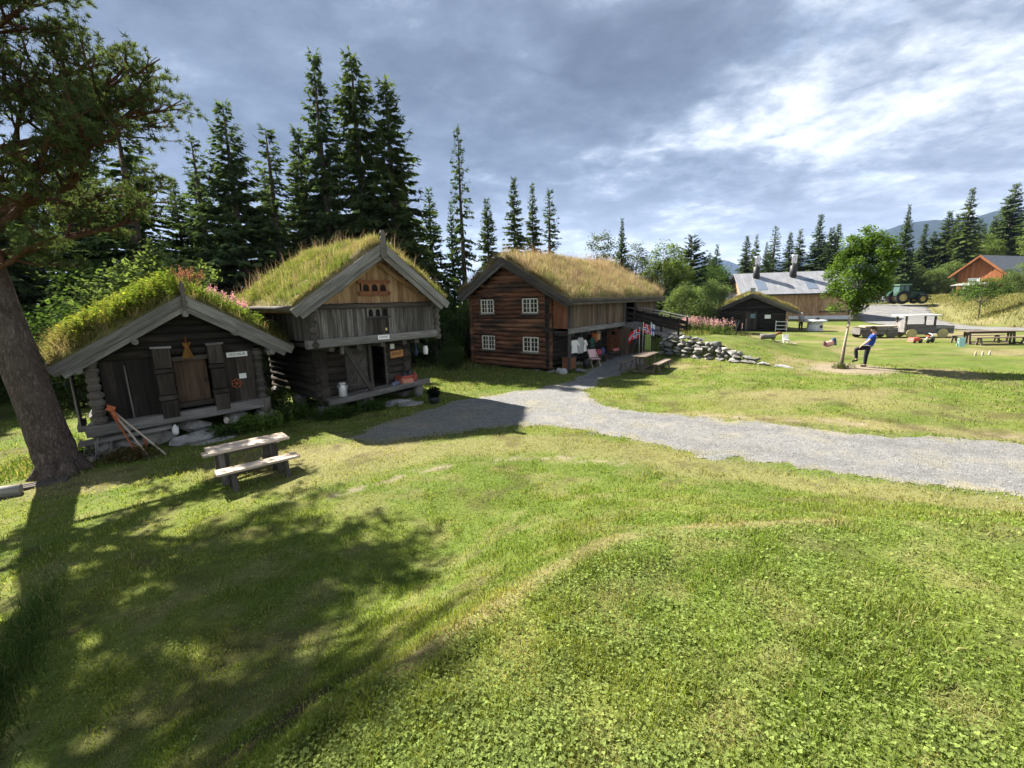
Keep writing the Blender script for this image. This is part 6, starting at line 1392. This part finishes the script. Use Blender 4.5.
for s_ in (-.26, .26): f.beam((s_, -.32, 0), (s_, .30, .95), .03, .045); f.beam((s_, .28, 0), (s_, -.28, .45), .03, .045); f.beam((s_, -.30, .44), (s_, .25, .44), .03, .04)
f.build('frame', W_TABLE, ch)
f = MB(); f.box((0, -.04, .45), (.50, .46, .03)); f.build('seat', PINKC, ch)
f = MB(); f.beam((0, .10, .50), (0, .30, .93), .50, .03, (0, -1, .4)); f.build('backrest', PINKC, ch)
for i, (x, y, col, lab) in enumerate(((1.25, 3.15, (.30, .05, .07), 'dark red cushion on the bench under the gallery'), (1.22, 3.65, (.06, .07, .16), 'navy cushion on the bench under the gallery'))):
    f = MB(); f.blob((0, 0, .0), (.22, .09, .24), rough=.05, rz=0); thing_mesh(f, 'cushion', plain('cushion_cloth', col, .9, .2), lab, 'cushion', on(H_, x, y, .56), R(35))
def bench(loc, rz, L, label):
    o = empty('bench', loc, rz, label, 'bench'); f = MB(); f.beam((-L/2, 0, .45), (L/2, 0, .45), .34, .06, jit=.006); f.build('seat', W_MID, o)
    for s_ in (-1, 1): f = MB(); f.beam((s_*(L/2-.2), 0, 0), (s_*(L/2-.2), 0, .43), .26, .07, (1, 0, 0)); f.build('leg', W_MID, o)
bench(on(H_, 1.2, 3.35, -.14), R(52), 1.5, 'weathered bench with cushions under the gallery')
bench(on(H_, 1.2, 5.3, -.1), R(52), 1.7, 'low bench with red goods near the red-brown door')
f = MB(); f.blob((0, 0, .06), (.5, .2, .12), rough=.1, rz=0); thing_mesh(f, 'blanket', plain('red_blanket', (.42, .14, .12), .9, .25), 'folded red blanket on the low bench near the door', 'blanket', on(H_, 1.2, 5.5, .40), R(52))
sign('orange_poster', H_, .35, 4.35, 1.30, .42, .62, plain('orange_poster', (.45, .11, .03), .8, .15), 'orange hanging board on the wall under the gallery', 'sign', rz=R(62))
sign('tan_poster', H_, .35, 4.82, 1.36, .40, .56, plain('tan_poster', (.55, .38, .20), .8, .15), 'tan hanging board right of the orange one', 'sign', rz=R(62))
sign('paper_notice', H_, .35, 3.7, 1.92, .42, .30, WHITE_P, 'white notice under the gallery of the log house', 'notice', rz=R(62))
for i, (x, y, s, lab) in enumerate(((.55, -.05, (.22, .2, .17), 'rounded grey stone at the foot of the corner post'), (.95, -.25, (.24, .2, .2), 'pale block of stone by the corner post of the log house'), (1.5, .6, (.5, .3, .1), 'flat stone step before the white shirt'), (1.3, 6.1, (.5, .35, .12), 'flat stone step before the red-brown door'))):
    f = MB(); f.blob((0, 0, .05), s, rough=.25); thing_mesh(f, 'stone', STONE, lab, 'stone', on(H_, x, y, -.16))
f = MB(); f.lathe([(.12, 0), (.17, .05), (.19, .34), (.15, .40), (.16, .44), (.12, .44)], 14); thing_mesh(f, 'churn', DARKIRON, 'black churn standing left of the pink folding chair', 'churn', on(H_, 1.25, 1.65, -.12))

# ------------------------------------------------------------------ things on the lawn
def ground_z(x, y): return gnd(x, y)
tr = empty('play_train', (26.1, 33.5, .06), R(-10), 'grey wooden play train with white cab roof on the lawn', 'play train')
f = MB()
for z in (.40, .56, .72): f.box((1.35, -.55, z), (2.5, .04, .15), None, .006); f.box((1.35, .55, z), (2.5, .04, .15), None, .006)
for x in (.12, 2.58): f.box((x, 0, .56), (.04, 1.1, .45))
f.box((1.35, 0, .33), (2.5, 1.1, .05)); f.build('wagon', W_GREY, tr)
f = MB(); f.box((1.55, 0, .88), (2.1, .9, .12), None, .01, .02); f.build('wagon_seat', W_TABLE, tr)
f = MB(); f.box((4.05, -.5, .62), (2.0, .05, .70), None, .006); f.box((4.05, .5, .62), (2.0, .05, .70), None, .006); f.box((3.05, 0, .7), (.05, 1.0, .85)); f.box((4.05, 0, .30), (2.0, 1.0, .05)); f.build('cab', W_GREY, tr)
for x, y in ((3.10, -.5), (3.10, .5), (4.95, -.5), (4.95, .5)):
    f = MB(); f.beam((x, y, .9), (x, y, 1.62), .10, .10, (0, 1, 0)); f.build('post', W_MID, tr)
f = MB(); f.box((4.02, 0, 1.66), (2.5, 1.3, .09), None, .01); f.build('cab_roof', plain('white_roof_board', (.70, .68, .66), .7, .08), tr)
f = MB()
for z in (.42, .60, .78): f.box((5.62, -.5, z), (1.15, .05, .17), None, .006); f.box((5.62, .5, z), (1.15, .05, .17), None, .006); f.box((6.2, 0, z), (.05, 1.0, .17), None, .006)
f.box((5.62, 0, .88), (1.15, 1.0, .05)); f.build('front_box', W_GREY, tr)
STRAWW = plain('pale_straw_wood', (.42, .36, .16), .8, .15)
for x in (.55, 2.15, 3.45, 5.45):
    for y in (-.62, .62):
        f = MB(); f.lathe([(.32, 0), (.35, .01), (.35, .03), (.32, .035), (.05, .035)], 20, (x, y, .35), (Vector((1, 0, 0)), Vector((0, 0, 1)), Vector((0, -1 if y < 0 else 1, 0)))); f.build('wheel', STRAWW if x > 3 else W_MID, tr)
tb_ = empty('stone_grill', (28.72, 41.7, -.02), R(20), 'white block shaped outdoor grill with a wide pale top slab', 'grill')
f = MB(); f.lathe([(.62, 0), (.66, .05), (.62, .85)], 8); f.build('base', plain('whitewashed_stone', (.62, .62, .63), .8, .12), tb_)
f = MB(); f.lathe([(.92, .86), (.95, .90), (.95, 1.02), (.90, 1.05), (.1, 1.06)], 8); f.build('top_slab', plain('pale_slab', (.55, .56, .58), .7, .1), tb_)
f = MB(); f.lathe([(.2, 1.06), (.24, 1.12), (.24, 1.24), (.18, 1.27), (.02, 1.28)], 12, (.15, 0, 0)); f.build('fire_pan', DARKIRON, tb_)
f = MB(); f.box((0, -.63, .45), (.32, .03, .26)); f.build('hatch', DARKIRON, tb_)
def animal_toy():
    o = empty('log_animal', (14.6, 25.0, ground_z(14.6, 25.0)), R(-12), 'toy animal of weathered logs lying on the lawn before the dark hut', 'toy')
    f = MB(); f.log((-.38, 0, .24), (.36, 0, .24), .15, 12, .05, 4); f.build('body', W_GREY, o)
    f = MB(); f.log((.34, 0, .30), (.58, 0, .44), .07, 10, .05, 3); f.log((.52, 0, .44), (.70, 0, .40), .06, 10, .05, 2); f.build('head', W_RUST, o)
    for x in (-.28, .26):
        for y in (-.12, .12): f = MB(); f.tube([(x, y, .18), (x*1.15, y*1.3, 0)], .035, 7); f.build('leg', W_RUST, o)
animal_toy()
o = empty('toy_chair', (15.65, 25.0, ground_z(15.65, 25.0)), R(-15), 'small white toy chair with two pale boards lying beside it', 'toy')
f = MB(); f.box((0, .12, .32), (.30, .03, .36)); f.build('backrest', WHITE_P, o); f = MB(); f.box((0, 0, .2), (.30, .28, .03)); f.build('seat', WHITE_P, o)
for x in (-.13, .13):
    for y in (-.12, .12): f = MB(); f.beam((x, y, 0), (x, y, .2), .035, .035, (0, 1, 0)); f.build('leg', WHITE_P, o)
for x, lab in ((15.2, 'pale board lying left of the white toy chair'), (16.12, 'pale board lying right of the white toy chair')):
    f = MB(); f.box((0, 0, .06), (.36, .16, .04), None, .005); thing_mesh(f, 'board', W_TABLE, lab, 'board', (x, 24.95, ground_z(x, 24.95)), .2)
o = empty('ride_on_toy', (19.15, 26.4, ground_z(19.15, 26.4)), R(25), 'pink and dark blue wooden ride-on toy tipped on the lawn', 'toy')
f = MB(); f.log((-.38, 0, .15), (.22, 0, .21), .17, 12, .03, 4); f.build('body', plain('pink_paint', (.60, .33, .28), .6, .15), o)
f = MB(); f.log((.16, 0, .26), (.50, 0, .44), .11, 10, .03, 3); f.prism([(-.10, 0), (.12, .0), (.2, -.36), (.02, -.30)], (.48, 0, .40), (1, 0, 0), (0, 0, 1), .12); f.build('head', plain('navy_paint', (.03, .06, .10), .6, .2), o)
f = MB(); f.prism([(-.24, -.1), (0, -.12), (-.02, .14), (-.2, .18)], (-.36, 0, .2), (1, 0, 0), (0, 0, 1), .05); f.build('tail', plain('plum_paint', (.20, .10, .12), .6, .2), o)
o = empty('toy_barrow', (25.9, 28.2, ground_z(25.9, 28.2)), R(10), 'small red toy barrow on the lawn before the play train', 'toy', None, .72)
f = MB(); f.prism([(-.42, .12), (-.30, .46), (.34, .46), (.46, .14)], (0, 0, 0), (1, 0, 0), (0, 0, 1), .5); f.build('tray', plain('bright_red_plastic', (.62, .09, .06), .45, .1), o)
for x in (-.28, .3): f = MB(); f.lathe([(.03, -.32), (.12, -.32), (.12, -.26), (.03, -.26)], 12, (x, 0, .12), (Vector((1, 0, 0)), Vector((0, 0, 1)), Vector((0, 1, 0)))); f.build('wheel', DARKIRON, o)
o = empty('tricycle', (26.75, 28.1, ground_z(26.75, 28.1)), R(15), 'small pale tricycle right of the red toy barrow', 'tricycle')
f = MB(); f.tube([(-.35, 0, .2), (-.1, 0, .36), (.28, 0, .40), (.34, 0, .18)], .03, 7); f.tube([(.28, -.2, .58), (.28, 0, .52), (.28, .2, .58)], .02, 6); f.tube([(.28, 0, .4), (.28, 0, .54)], .02, 6); f.build('frame', WHITE_P, o)
for x, y, r_ in ((.34, 0, .18), (-.35, -.2, .13), (-.35, .2, .13)): f = MB(); f.lathe([(.02, -.03), (r_, -.03), (r_, .03), (.02, .03)], 14, (x, y, r_), (Vector((1, 0, 0)), Vector((0, 0, 1)), Vector((0, 1, 0)))); f.build('wheel', DARKIRON, o)
f = MB(); f.blob((-.1, 0, .42), (.14, .11, .05), rough=.05); f.build('seat', plain('red_seat', (.5, .08, .06)), o)
o = empty('toy_easel', (26.0, 25.3, ground_z(26, 25.3)), R(-25), 'small turquoise folding stand on the lawn by the long picnic table', 'stand')
for s_ in (-1, 1): f = MB(); f.beam((0, s_*.16, 0), (0, s_*.03, .52), .27, .025, (0, 1, 0)); f.build('panel', plain('turquoise_paint', (.36, .60, .55), .6, .1), o)
f = MB(); f.box((0, 0, .22), (.2, .17, .02)); f.build('tray', WHITE_P, o)
for i, (x, y) in enumerate(((22.9, 21.5), (23.25, 21.5), (23.6, 21.5))):
    f = MB(); f.lathe([(.045, 0), (.05, .01), (.035, .2), (.02, .22)], 10); thing_mesh(f, 'wooden_peg', W_TABLE, 'one of three pale wooden game pegs standing in a row', 'peg', (x, y, ground_z(x, y)-.01), 0, 'game pegs on the lawn')
f = MB(); f.tube([(0, 0, -.05), (.1, .02, 1.0), (.26, .03, 2.35)], [.035, .032, .03], 8); thing_mesh(f, 'tree_stake', W_TABLE, 'pale stake standing by the trunk of the round crowned garden tree', 'stake', (14.20, 18.80, ground_z(14.2, 18.8)))
f = MB(); n = 1
weeds(14.32, 18.85, 60, .22, .10, .22, (.08, .10, .03), 'tuft of grass round the foot of the garden tree', .05)

# fireweed and fence posts behind the ramp
xx = rng.normal(0, 1.5, 260); yy = rng.normal(0, .9, 260)
def fireweed(cx, cy, n, sx, sy, label):
    x, y = rng.normal(0, sx, n), rng.normal(0, sy, n); z = h(cx+x, cy+y); H = rng.uniform(.7, 1.2, n); per = 22; m_ = n*per
    parts = [blades(x, y, z, H, np.full(n, .012), np.full(n, .1), np.tile([.09, .10, .03], (n, 1)))]
    s = rng.random((n, per)); a = rng.uniform(0, 6.28, m_); u = unit(np.stack([np.cos(a), np.sin(a), rng.uniform(-.2, .6, m_)], 1)); v = perp(u); L = .12*(.6+.7*rng.random(m_))
    parts.append(kites(np.stack([np.repeat(x, per), np.repeat(y, per), np.repeat(z, per)+(s*.75*H[:, None]).ravel()], 1), u, v, L, L*.3, np.array([.08, .12, .035])*(.7+.6*rng.random((m_, 1)))))
    q = 16; mm = n*q; t_ = rng.random((n, q)); u = rand_dir(mm); v = perp(u); L = np.full(mm, .06); P = np.stack([np.repeat(x, q)+rng.normal(0, .03, mm), np.repeat(y, q)+rng.normal(0, .03, mm), np.repeat(z+H*.75, q)+(t_*.35).ravel()], 1)
    parts.append(kites(P, u, v, L, L*.8, np.array([.52, .30, .42])*(.7+.5*rng.random((mm, 1)))))
    V, F_, Cc = join(parts); o = link('fireweed', np_mesh('fireweed', V, F_, LEAF, Cc)); o.location = (cx, cy, 0); tag(o, label, 'flowers', 'fireweed behind the ramp')
fireweed(12.4, 29.2, 120, .9, .5, 'pink fireweed growing at the end of the wooden ramp')
fireweed(12.9, 34.6, 50, .5, .6, 'pale pink fireweed before the thicket left of the dark hut')
weeds(16.6, 37.2, 160, .9, .5, 1.2, (.10, .14, .05), 'tall green weeds at the left wall of the dark hut', .14)
weeds(18.3, 44.4, 120, .7, .5, 1.2, (.10, .14, .05), 'tall weeds against the left corner of the dark hut', .15)
for i in range(8):
    x = 13.6+i*1.15; y = 37.2+i*.5; f = MB(); f.tube([(0, 0, -.1), (random.uniform(-.05, .05), 0, 1.35)], [.05, .04], 7); thing_mesh(f, 'fence_post', W_GREY, 'thin grey fence post in the row before the willow thicket', 'fence post', (x, y, ground_z(x, y)), 0, 'fence posts before the willow thicket')

# ------------------------------------------------------------------ tractor and implement
T_ = empty('tractor', (59.0, 67.2, 1.62), R(-8), 'green farm tractor with yellow wheel rims parked by the road', 'tractor')
TG = plain('tractor_green', (.012, .040, .020), .35, .12, 3); TY = plain('rim_yellow', (.42, .34, .10), .5, .1); TYRE = plain('tyre_rubber', (.018, .018, .018), .85, .2)
f = MB(); f.prism([(.35, .85), (2.75, .80), (2.85, 1.1), (2.75, 1.62), (.35, 1.85)], (0, 0, 0), (1, 0, 0), (0, 0, 1), .85); f.build('hood', TG, T_)
f = MB(); f.box((.9, 0, .78), (3.4, .5, .35), None, .01, .05); f.build('chassis', SOOT, T_)
f = MB(); f.prism([(-1.0, 1.15), (.45, 1.15), (.35, 2.72), (-.85, 2.72)], (0, 0, 0), (1, 0, 0), (0, 0, 1), 1.45); f.build('cab', plain('cab_glass', (.06, .10, .09), .12, .2), T_)
for x0, x1 in ((-1.02, -.87), (.47, .37), (-.3, -.28)):
    for y in (-.74, .74): f = MB(); f.beam((x0, y, 1.15), (x1, y, 2.72), .09, .09, (0, 1, 0)); f.build('cab_pillar', TG, T_)
f = MB(); f.box((-.25, 0, 2.80), (1.6, 1.65, .17), None, .01, .05); f.build('cab_roof', plain('cab_roof_green', (.10, .17, .11), .5, .1), T_)
def wheel(x, y, r_, w_):
    ax_ = (Vector((1, 0, 0)), Vector((0, 0, 1)), Vector((0, -1, 0))); f = MB(); f.lathe([(r_*.58, -w_/2), (r_*.9, -w_/2), (r_, -w_*.36), (r_, w_*.36), (r_*.9, w_/2), (r_*.58, w_/2)], 26, (x, y, r_), ax_, False)
    for k in range(22):
        a = k*2*math.pi/22
        for s_ in (-1, 1): f.beam((x+r_*math.cos(a), y+s_*.02, r_+r_*math.sin(a)), (x+r_*math.cos(a+.16), y+s_*w_*.48, r_+r_*math.sin(a+.16)), .05, .07)
    wo = f.build('wheel', TYRE, T_); f = MB(); f.lathe([(.05, w_*.15), (r_*.2, w_*.22), (r_*.25, w_*.1), (r_*.5, w_*.12), (r_*.6, w_*.42), (r_*.6, -w_*.42), (r_*.5, -w_*.2), (.05, -w_*.2)], 22, (x, y, r_), ax_); f.build('rim', TY, wo)
for y in (-.85, .85): wheel(-.55, y, .92, .55); wheel(2.15, y, .68, .42)
for y in (-.85, .85):
    f = MB(); pts = [(1.05*math.cos(a)-.55, .92+1.05*math.sin(a)) for a in np.linspace(R(25), R(165), 10)]; f.prism(pts+[(p[0]*.97-.02, p[1]*.97) for p in reversed(pts)], (0, y, 0), (1, 0, 0), (0, 0, 1), .6); f.build('mudguard', TG, T_)
f = MB(); f.tube([(.75, -.5, 1.6), (.75, -.5, 2.75)], [.07, .06], 8); f.build('exhaust', SOOT, T_)
f = MB(); f.beam((2.9, 0, .9), (3.7, 0, .55), .9, .12); f.beam((1.9, -.55, 1.4), (3.5, -.55, 1.0), .1, .14); f.beam((1.9, .55, 1.4), (3.5, .55, 1.0), .1, .14); f.build('front_loader', TG, T_)
I_ = empty('harrow', (55.3, 67.6, 1.55), R(-8), 'dark red farm implement behind the tractor', 'implement')
RED_D = plain('dark_red_steel', (.10, .03, .035), .6, .3)
f = MB(); f.box((0, 0, 1.0), (3.4, .18, .22)); f.box((0, 1.0, 1.0), (3.4, .18, .22)); f.box((-1.2, .5, 1.25), (.9, 1.2, .5), None, .02, .06); f.beam((.2, 0, 1.1), (.5, .2, 2.1), .12, .14); f.beam((1.7, .5, .9), (2.5, .5, .75), .12, .12); f.build('frame', RED_D, I_)
for i in range(8): f = MB(); f.tube([(-1.5+i*.42, 0, 1.0), (-1.6+i*.42, .05, .5), (-1.45+i*.42, 0, .05)], [.05, .04, .03], 6); f.build('tine', plain('bare_steel', (.30, .32, .38), .4, .2, 6, .4), I_)
f = MB(); f.blob((.95, -.1, .95), (.34, .3, .3), rough=.05); f.build('sack', WHITE_P, I_)

# ------------------------------------------------------------------ people
def skin_figure(name, V, E, Rr, mat, parent, sub=2, root=0):
    me = bpy.data.meshes.new(name); me.from_pydata(V, E, []); o = link(name, me, parent)
    sk = o.modifiers.new('skin', 'SKIN'); sk.use_smooth_shade = True
    for i, r_ in enumerate(Rr):
        d = me.skin_vertices[0].data[i]; d.radius = r_ if isinstance(r_, tuple) else (r_, r_); d.use_root = (i == root)
    sb = o.modifiers.new('sub', 'SUBSURF'); sb.levels = sub; sb.render_levels = sub
    dg = bpy.context.evaluated_depsgraph_get(); dg.update(); nm = bpy.data.meshes.new_from_object(o.evaluated_get(dg)); o.modifiers.clear(); o.data = nm; nm.materials.clear(); nm.materials.append(mat); bpy.data.meshes.remove(me)
    nm.polygons.foreach_set('use_smooth', np.ones(len(nm.polygons), bool)); return o
def skin_mat(): return plain('skin', (.50, .30, .22), .55, .08, 8)
SKIN = skin_mat(); HAIRB = plain('brown_hair', (.07, .045, .03), .8, .3, 30); HAIRG = plain('grey_hair', (.30, .29, .28), .8, .3, 30)
BLUE = plain('blue_shirt_cloth', (.018, .055, .30), .9, .15, 14); DNAVY = plain('dark_trousers', (.014, .016, .024), .9, .2); SHOE = plain('dark_shoes', (.015, .014, .014), .7, .2)
def person(loc, rz, label, J, shirt_m, trouser_m, hair_m, sc=1., sleeve=True):
    """J: joints in metres, facing -x. One continuous body; shirt, trousers, shoes and hair are its clothing"""
    o = empty('person', loc, rz, label, 'person', None, sc)
    names = list(J); ix = {k: i for i, k in enumerate(names)}
    radii = dict(pelvis=(.15, .12), belly=(.145, .11), chest=(.165, .12), neck=(.055, .055), head=(.085, .098), crown=(.075, .085))
    E = [('pelvis', 'belly'), ('belly', 'chest'), ('chest', 'neck'), ('neck', 'head'), ('head', 'crown')]
    for s_ in 'LR': E += [('chest', 'sh'+s_), ('sh'+s_, 'el'+s_), ('el'+s_, 'wr'+s_), ('wr'+s_, 'pa'+s_), ('pelvis', 'hip'+s_), ('hip'+s_, 'kn'+s_), ('kn'+s_, 'an'+s_), ('an'+s_, 'to'+s_)]
    lim = dict(sh=.068, el=.047, wr=.033, pa=(.042, .026), hip=.092, kn=.062, an=.042, to=.038)
    Rr = [radii.get(k) or lim[k[:-1]] for k in names]
    V = [J[k] for k in names]; Ei = [(ix[a], ix[b]) for a, b in E]
    # five fingers on each palm: short chains rooted in the palm
    for s_ in 'LR':
        w_, p_ = Vector(J['wr'+s_]), Vector(J['pa'+s_]); d = (p_-w_).normalized(); side = d.cross(Vector((1, 0, .2))).normalized()
        for k, (off, ln) in enumerate(((-.030, .065), (-.010, .078), (.010, .074), (.028, .058))):
            a = p_+d*.02+side*off; b = a+d*ln*.55; c = b+(d*.8+Vector((-.35, 0, -.25))).normalized()*ln*.45
            i0 = len(V); V += [tuple(a), tuple(b), tuple(c)]; Rr += [.011, .0095, .008]; Ei += [(ix['pa'+s_], i0), (i0, i0+1), (i0+1, i0+2)]
        a = w_.lerp(p_, .5)+side*-.035; b = a+(d*.6-side).normalized()*.035; c = b+d*.03; i0 = len(V); V += [tuple(a), tuple(b), tuple(c)]; Rr += [.014, .011, .009]; Ei += [(ix['wr'+s_], i0), (i0, i0+1), (i0+1, i0+2)]
    body = skin_figure('body', V, Ei, Rr, SKIN, o, 2, ix['pelvis'])
    # face: brow-nose ridge, eyes, ears and mouth as one small mesh on the head
    hd = Vector(J['head']); up_ = (Vector(J['crown'])-Vector(J['neck'])).normalized(); fd = Vector(J.get('face', (-1, 0, -.1))) if False else Vector((-1, 0, 0)); fd = (fd-up_*fd.dot(up_)).normalized(); sd = up_.cross(fd)
    f = MB(); f.tube([hd+fd*.095+up_*.03, hd+fd*.125-up_*.012, hd+fd*.10-up_*.022], [.012, .017, .012], 7)
    for s_ in (-1, 1): f.blob(tuple(hd+sd*s_*.092), (.022, .012, .034), rough=.02)
    f.build('nose_and_ears', SKIN, body)
    f = MB()
    for s_ in (-1, 1): f.blob(tuple(hd+fd*.093+sd*s_*.034+up_*.028), (.010, .014, .008), rough=.02)
    f.beam(hd+fd*.093-up_*.052-sd*.026, hd+fd*.093-up_*.052+sd*.026, .012, .008); f.build('eyes_and_mouth', plain('eye_dark', (.08, .04, .035), .5, .1), body)
    def sub(keys, edges, rad, name, mat, root):
        kk = {k: i for i, k in enumerate(keys)}; return skin_figure(name, [J[k] if isinstance(J.get(k), tuple) else k for k in keys], [(kk[a], kk[b]) for a, b in edges], rad, mat, o, 2, kk[root])
    J2 = dict(J)
    for s_ in 'LR':
        J2['sl'+s_] = tuple(Vector(J['sh'+s_]).lerp(Vector(J['el'+s_]), .72)); J2['cu'+s_] = tuple(Vector(J['kn'+s_]).lerp(Vector(J['an'+s_]), .93)); J2['he'+s_] = tuple(Vector(J['an'+s_])+Vector((.05, 0, -.03))); J2['so'+s_] = tuple(Vector(J['to'+s_])+Vector((0, 0, .0)))
    J2['hem'] = tuple(Vector(J['pelvis'])+(Vector(J['pelvis'])-Vector(J['belly'])).normalized()*.02); J2['skirt'] = tuple(Vector(J['pelvis'])+(Vector(J['pelvis'])-Vector(J['belly'])).normalized()*.04); J2['col'] = tuple(Vector(J['chest']).lerp(Vector(J['neck']), .62)); J2['wst'] = tuple(Vector(J['pelvis']).lerp(Vector(J['belly']), .35))
    J.update(J2)
    sub(['skirt', 'belly', 'chest', 'col', 'shL', 'shR', 'slL', 'slR'], [('skirt', 'belly'), ('belly', 'chest'), ('chest', 'col'), ('chest', 'shL'), ('chest', 'shR'), ('shL', 'slL'), ('shR', 'slR')], [(.205, .175), (.195, .165), (.205, .16), (.08, .08), .095, .095, .078, .078], 'shirt', shirt_m, 'chest')
    sub(['wst', 'hem', 'hipL', 'hipR', 'knL', 'knR', 'cuL', 'cuR'], [('wst', 'hem'), ('hem', 'hipL'), ('hem', 'hipR'), ('hipL', 'knL'), ('hipR', 'knR'), ('knL', 'cuL'), ('knR', 'cuR')], [(.165, .13), (.168, .135), .108, .108, .082, .082, .062, .062], 'trousers', trouser_m, 'hem')
    for s_ in 'LR': sub(['he'+s_, 'an'+s_, 'so'+s_], [('an'+s_, 'he'+s_), ('an'+s_, 'so'+s_)], [.048, .056, .05], 'shoe', SHOE, 'an'+s_)
    f = MB(); c_ = hd+up_*.05-fd*.018
    hv = []
    bm = bmesh.new(); bmesh.ops.create_icosphere(bm, subdivisions=3, radius=1)
    ok = {v: (v.co.z > -.15 and not (v.co.x < -.55 and v.co.z < .45)) or v.co.x > .25 for v in bm.verts}
    bmesh.ops.delete(bm, geom=[v for v in bm.verts if not ok[v]], context='VERTS')
    me = bpy.data.meshes.new('hair')
    Mx = Matrix((-fd, sd, up_)).transposed()
    for v in bm.verts: v.co = c_+Mx @ Vector((v.co.x*.118, v.co.y*.104, v.co.z*.112))*(1+random.uniform(-.04, .04))
    bm.to_mesh(me); bm.free(); me.materials.append(hair_m); ho = link('hair', me, o); sm = ho.modifiers.new('s', 'SOLIDIFY'); sm.thickness = .018
    return o
POSE = dict(pelvis=(0, 0, .93), belly=(.06, 0, 1.08), chest=(.13, 0, 1.27), neck=(.17, 0, 1.48), head=(.11, 0, 1.60), crown=(.09, 0, 1.71),
    shL=(.15, -.20, 1.40), elL=(-.01, -.23, 1.16), wrL=(-.19, -.18, .98), paL=(-.24, -.17, .92), shR=(.15, .20, 1.40), elR=(.0, .23, 1.15), wrR=(-.17, .16, .97), paR=(-.22, .14, .91),
    hipL=(-.02, -.10, .88), knL=(-.40, -.11, .80), anL=(-.33, -.11, .34), toL=(-.50, -.11, .25), hipR=(.01, .10, .88), knR=(-.03, .10, .48), anR=(-.03, .10, .08), toR=(-.18, .10, .045))
person((15.45, 18.95, ground_z(15.45, 18.95)-.035), R(-38), 'person in blue T-shirt and dark trousers leaning back with one knee raised', POSE, BLUE, DNAVY, HAIRB, 1.02)
POSE2 = dict(pelvis=(0, 0, .93), belly=(-.01, 0, 1.08), chest=(-.01, 0, 1.29), neck=(-.01, 0, 1.48), head=(-.03, 0, 1.60), crown=(-.03, 0, 1.70),
    shL=(0, -.20, 1.41), elL=(.04, -.25, 1.14), wrL=(-.10, -.22, .95), paL=(-.14, -.21, .89), shR=(0, .20, 1.41), elR=(.04, .25, 1.14), wrR=(-.10, .22, .95), paR=(-.14, .21, .89),
    hipL=(0, -.10, .88), knL=(-.02, -.10, .48), anL=(.02, -.10, .08), toL=(-.13, -.11, .045), hipR=(0, .10, .88), knR=(-.01, .10, .48), anR=(.03, .10, .08), toR=(-.12, .11, .045))
person((27.7, 42.2, ground_z(27.7, 42.2)-.035), R(-100), 'grey haired person in grey top standing beside the white grill', POSE2, plain('grey_top', (.20, .21, .23), .9, .15), DNAVY, HAIRG, 1.)
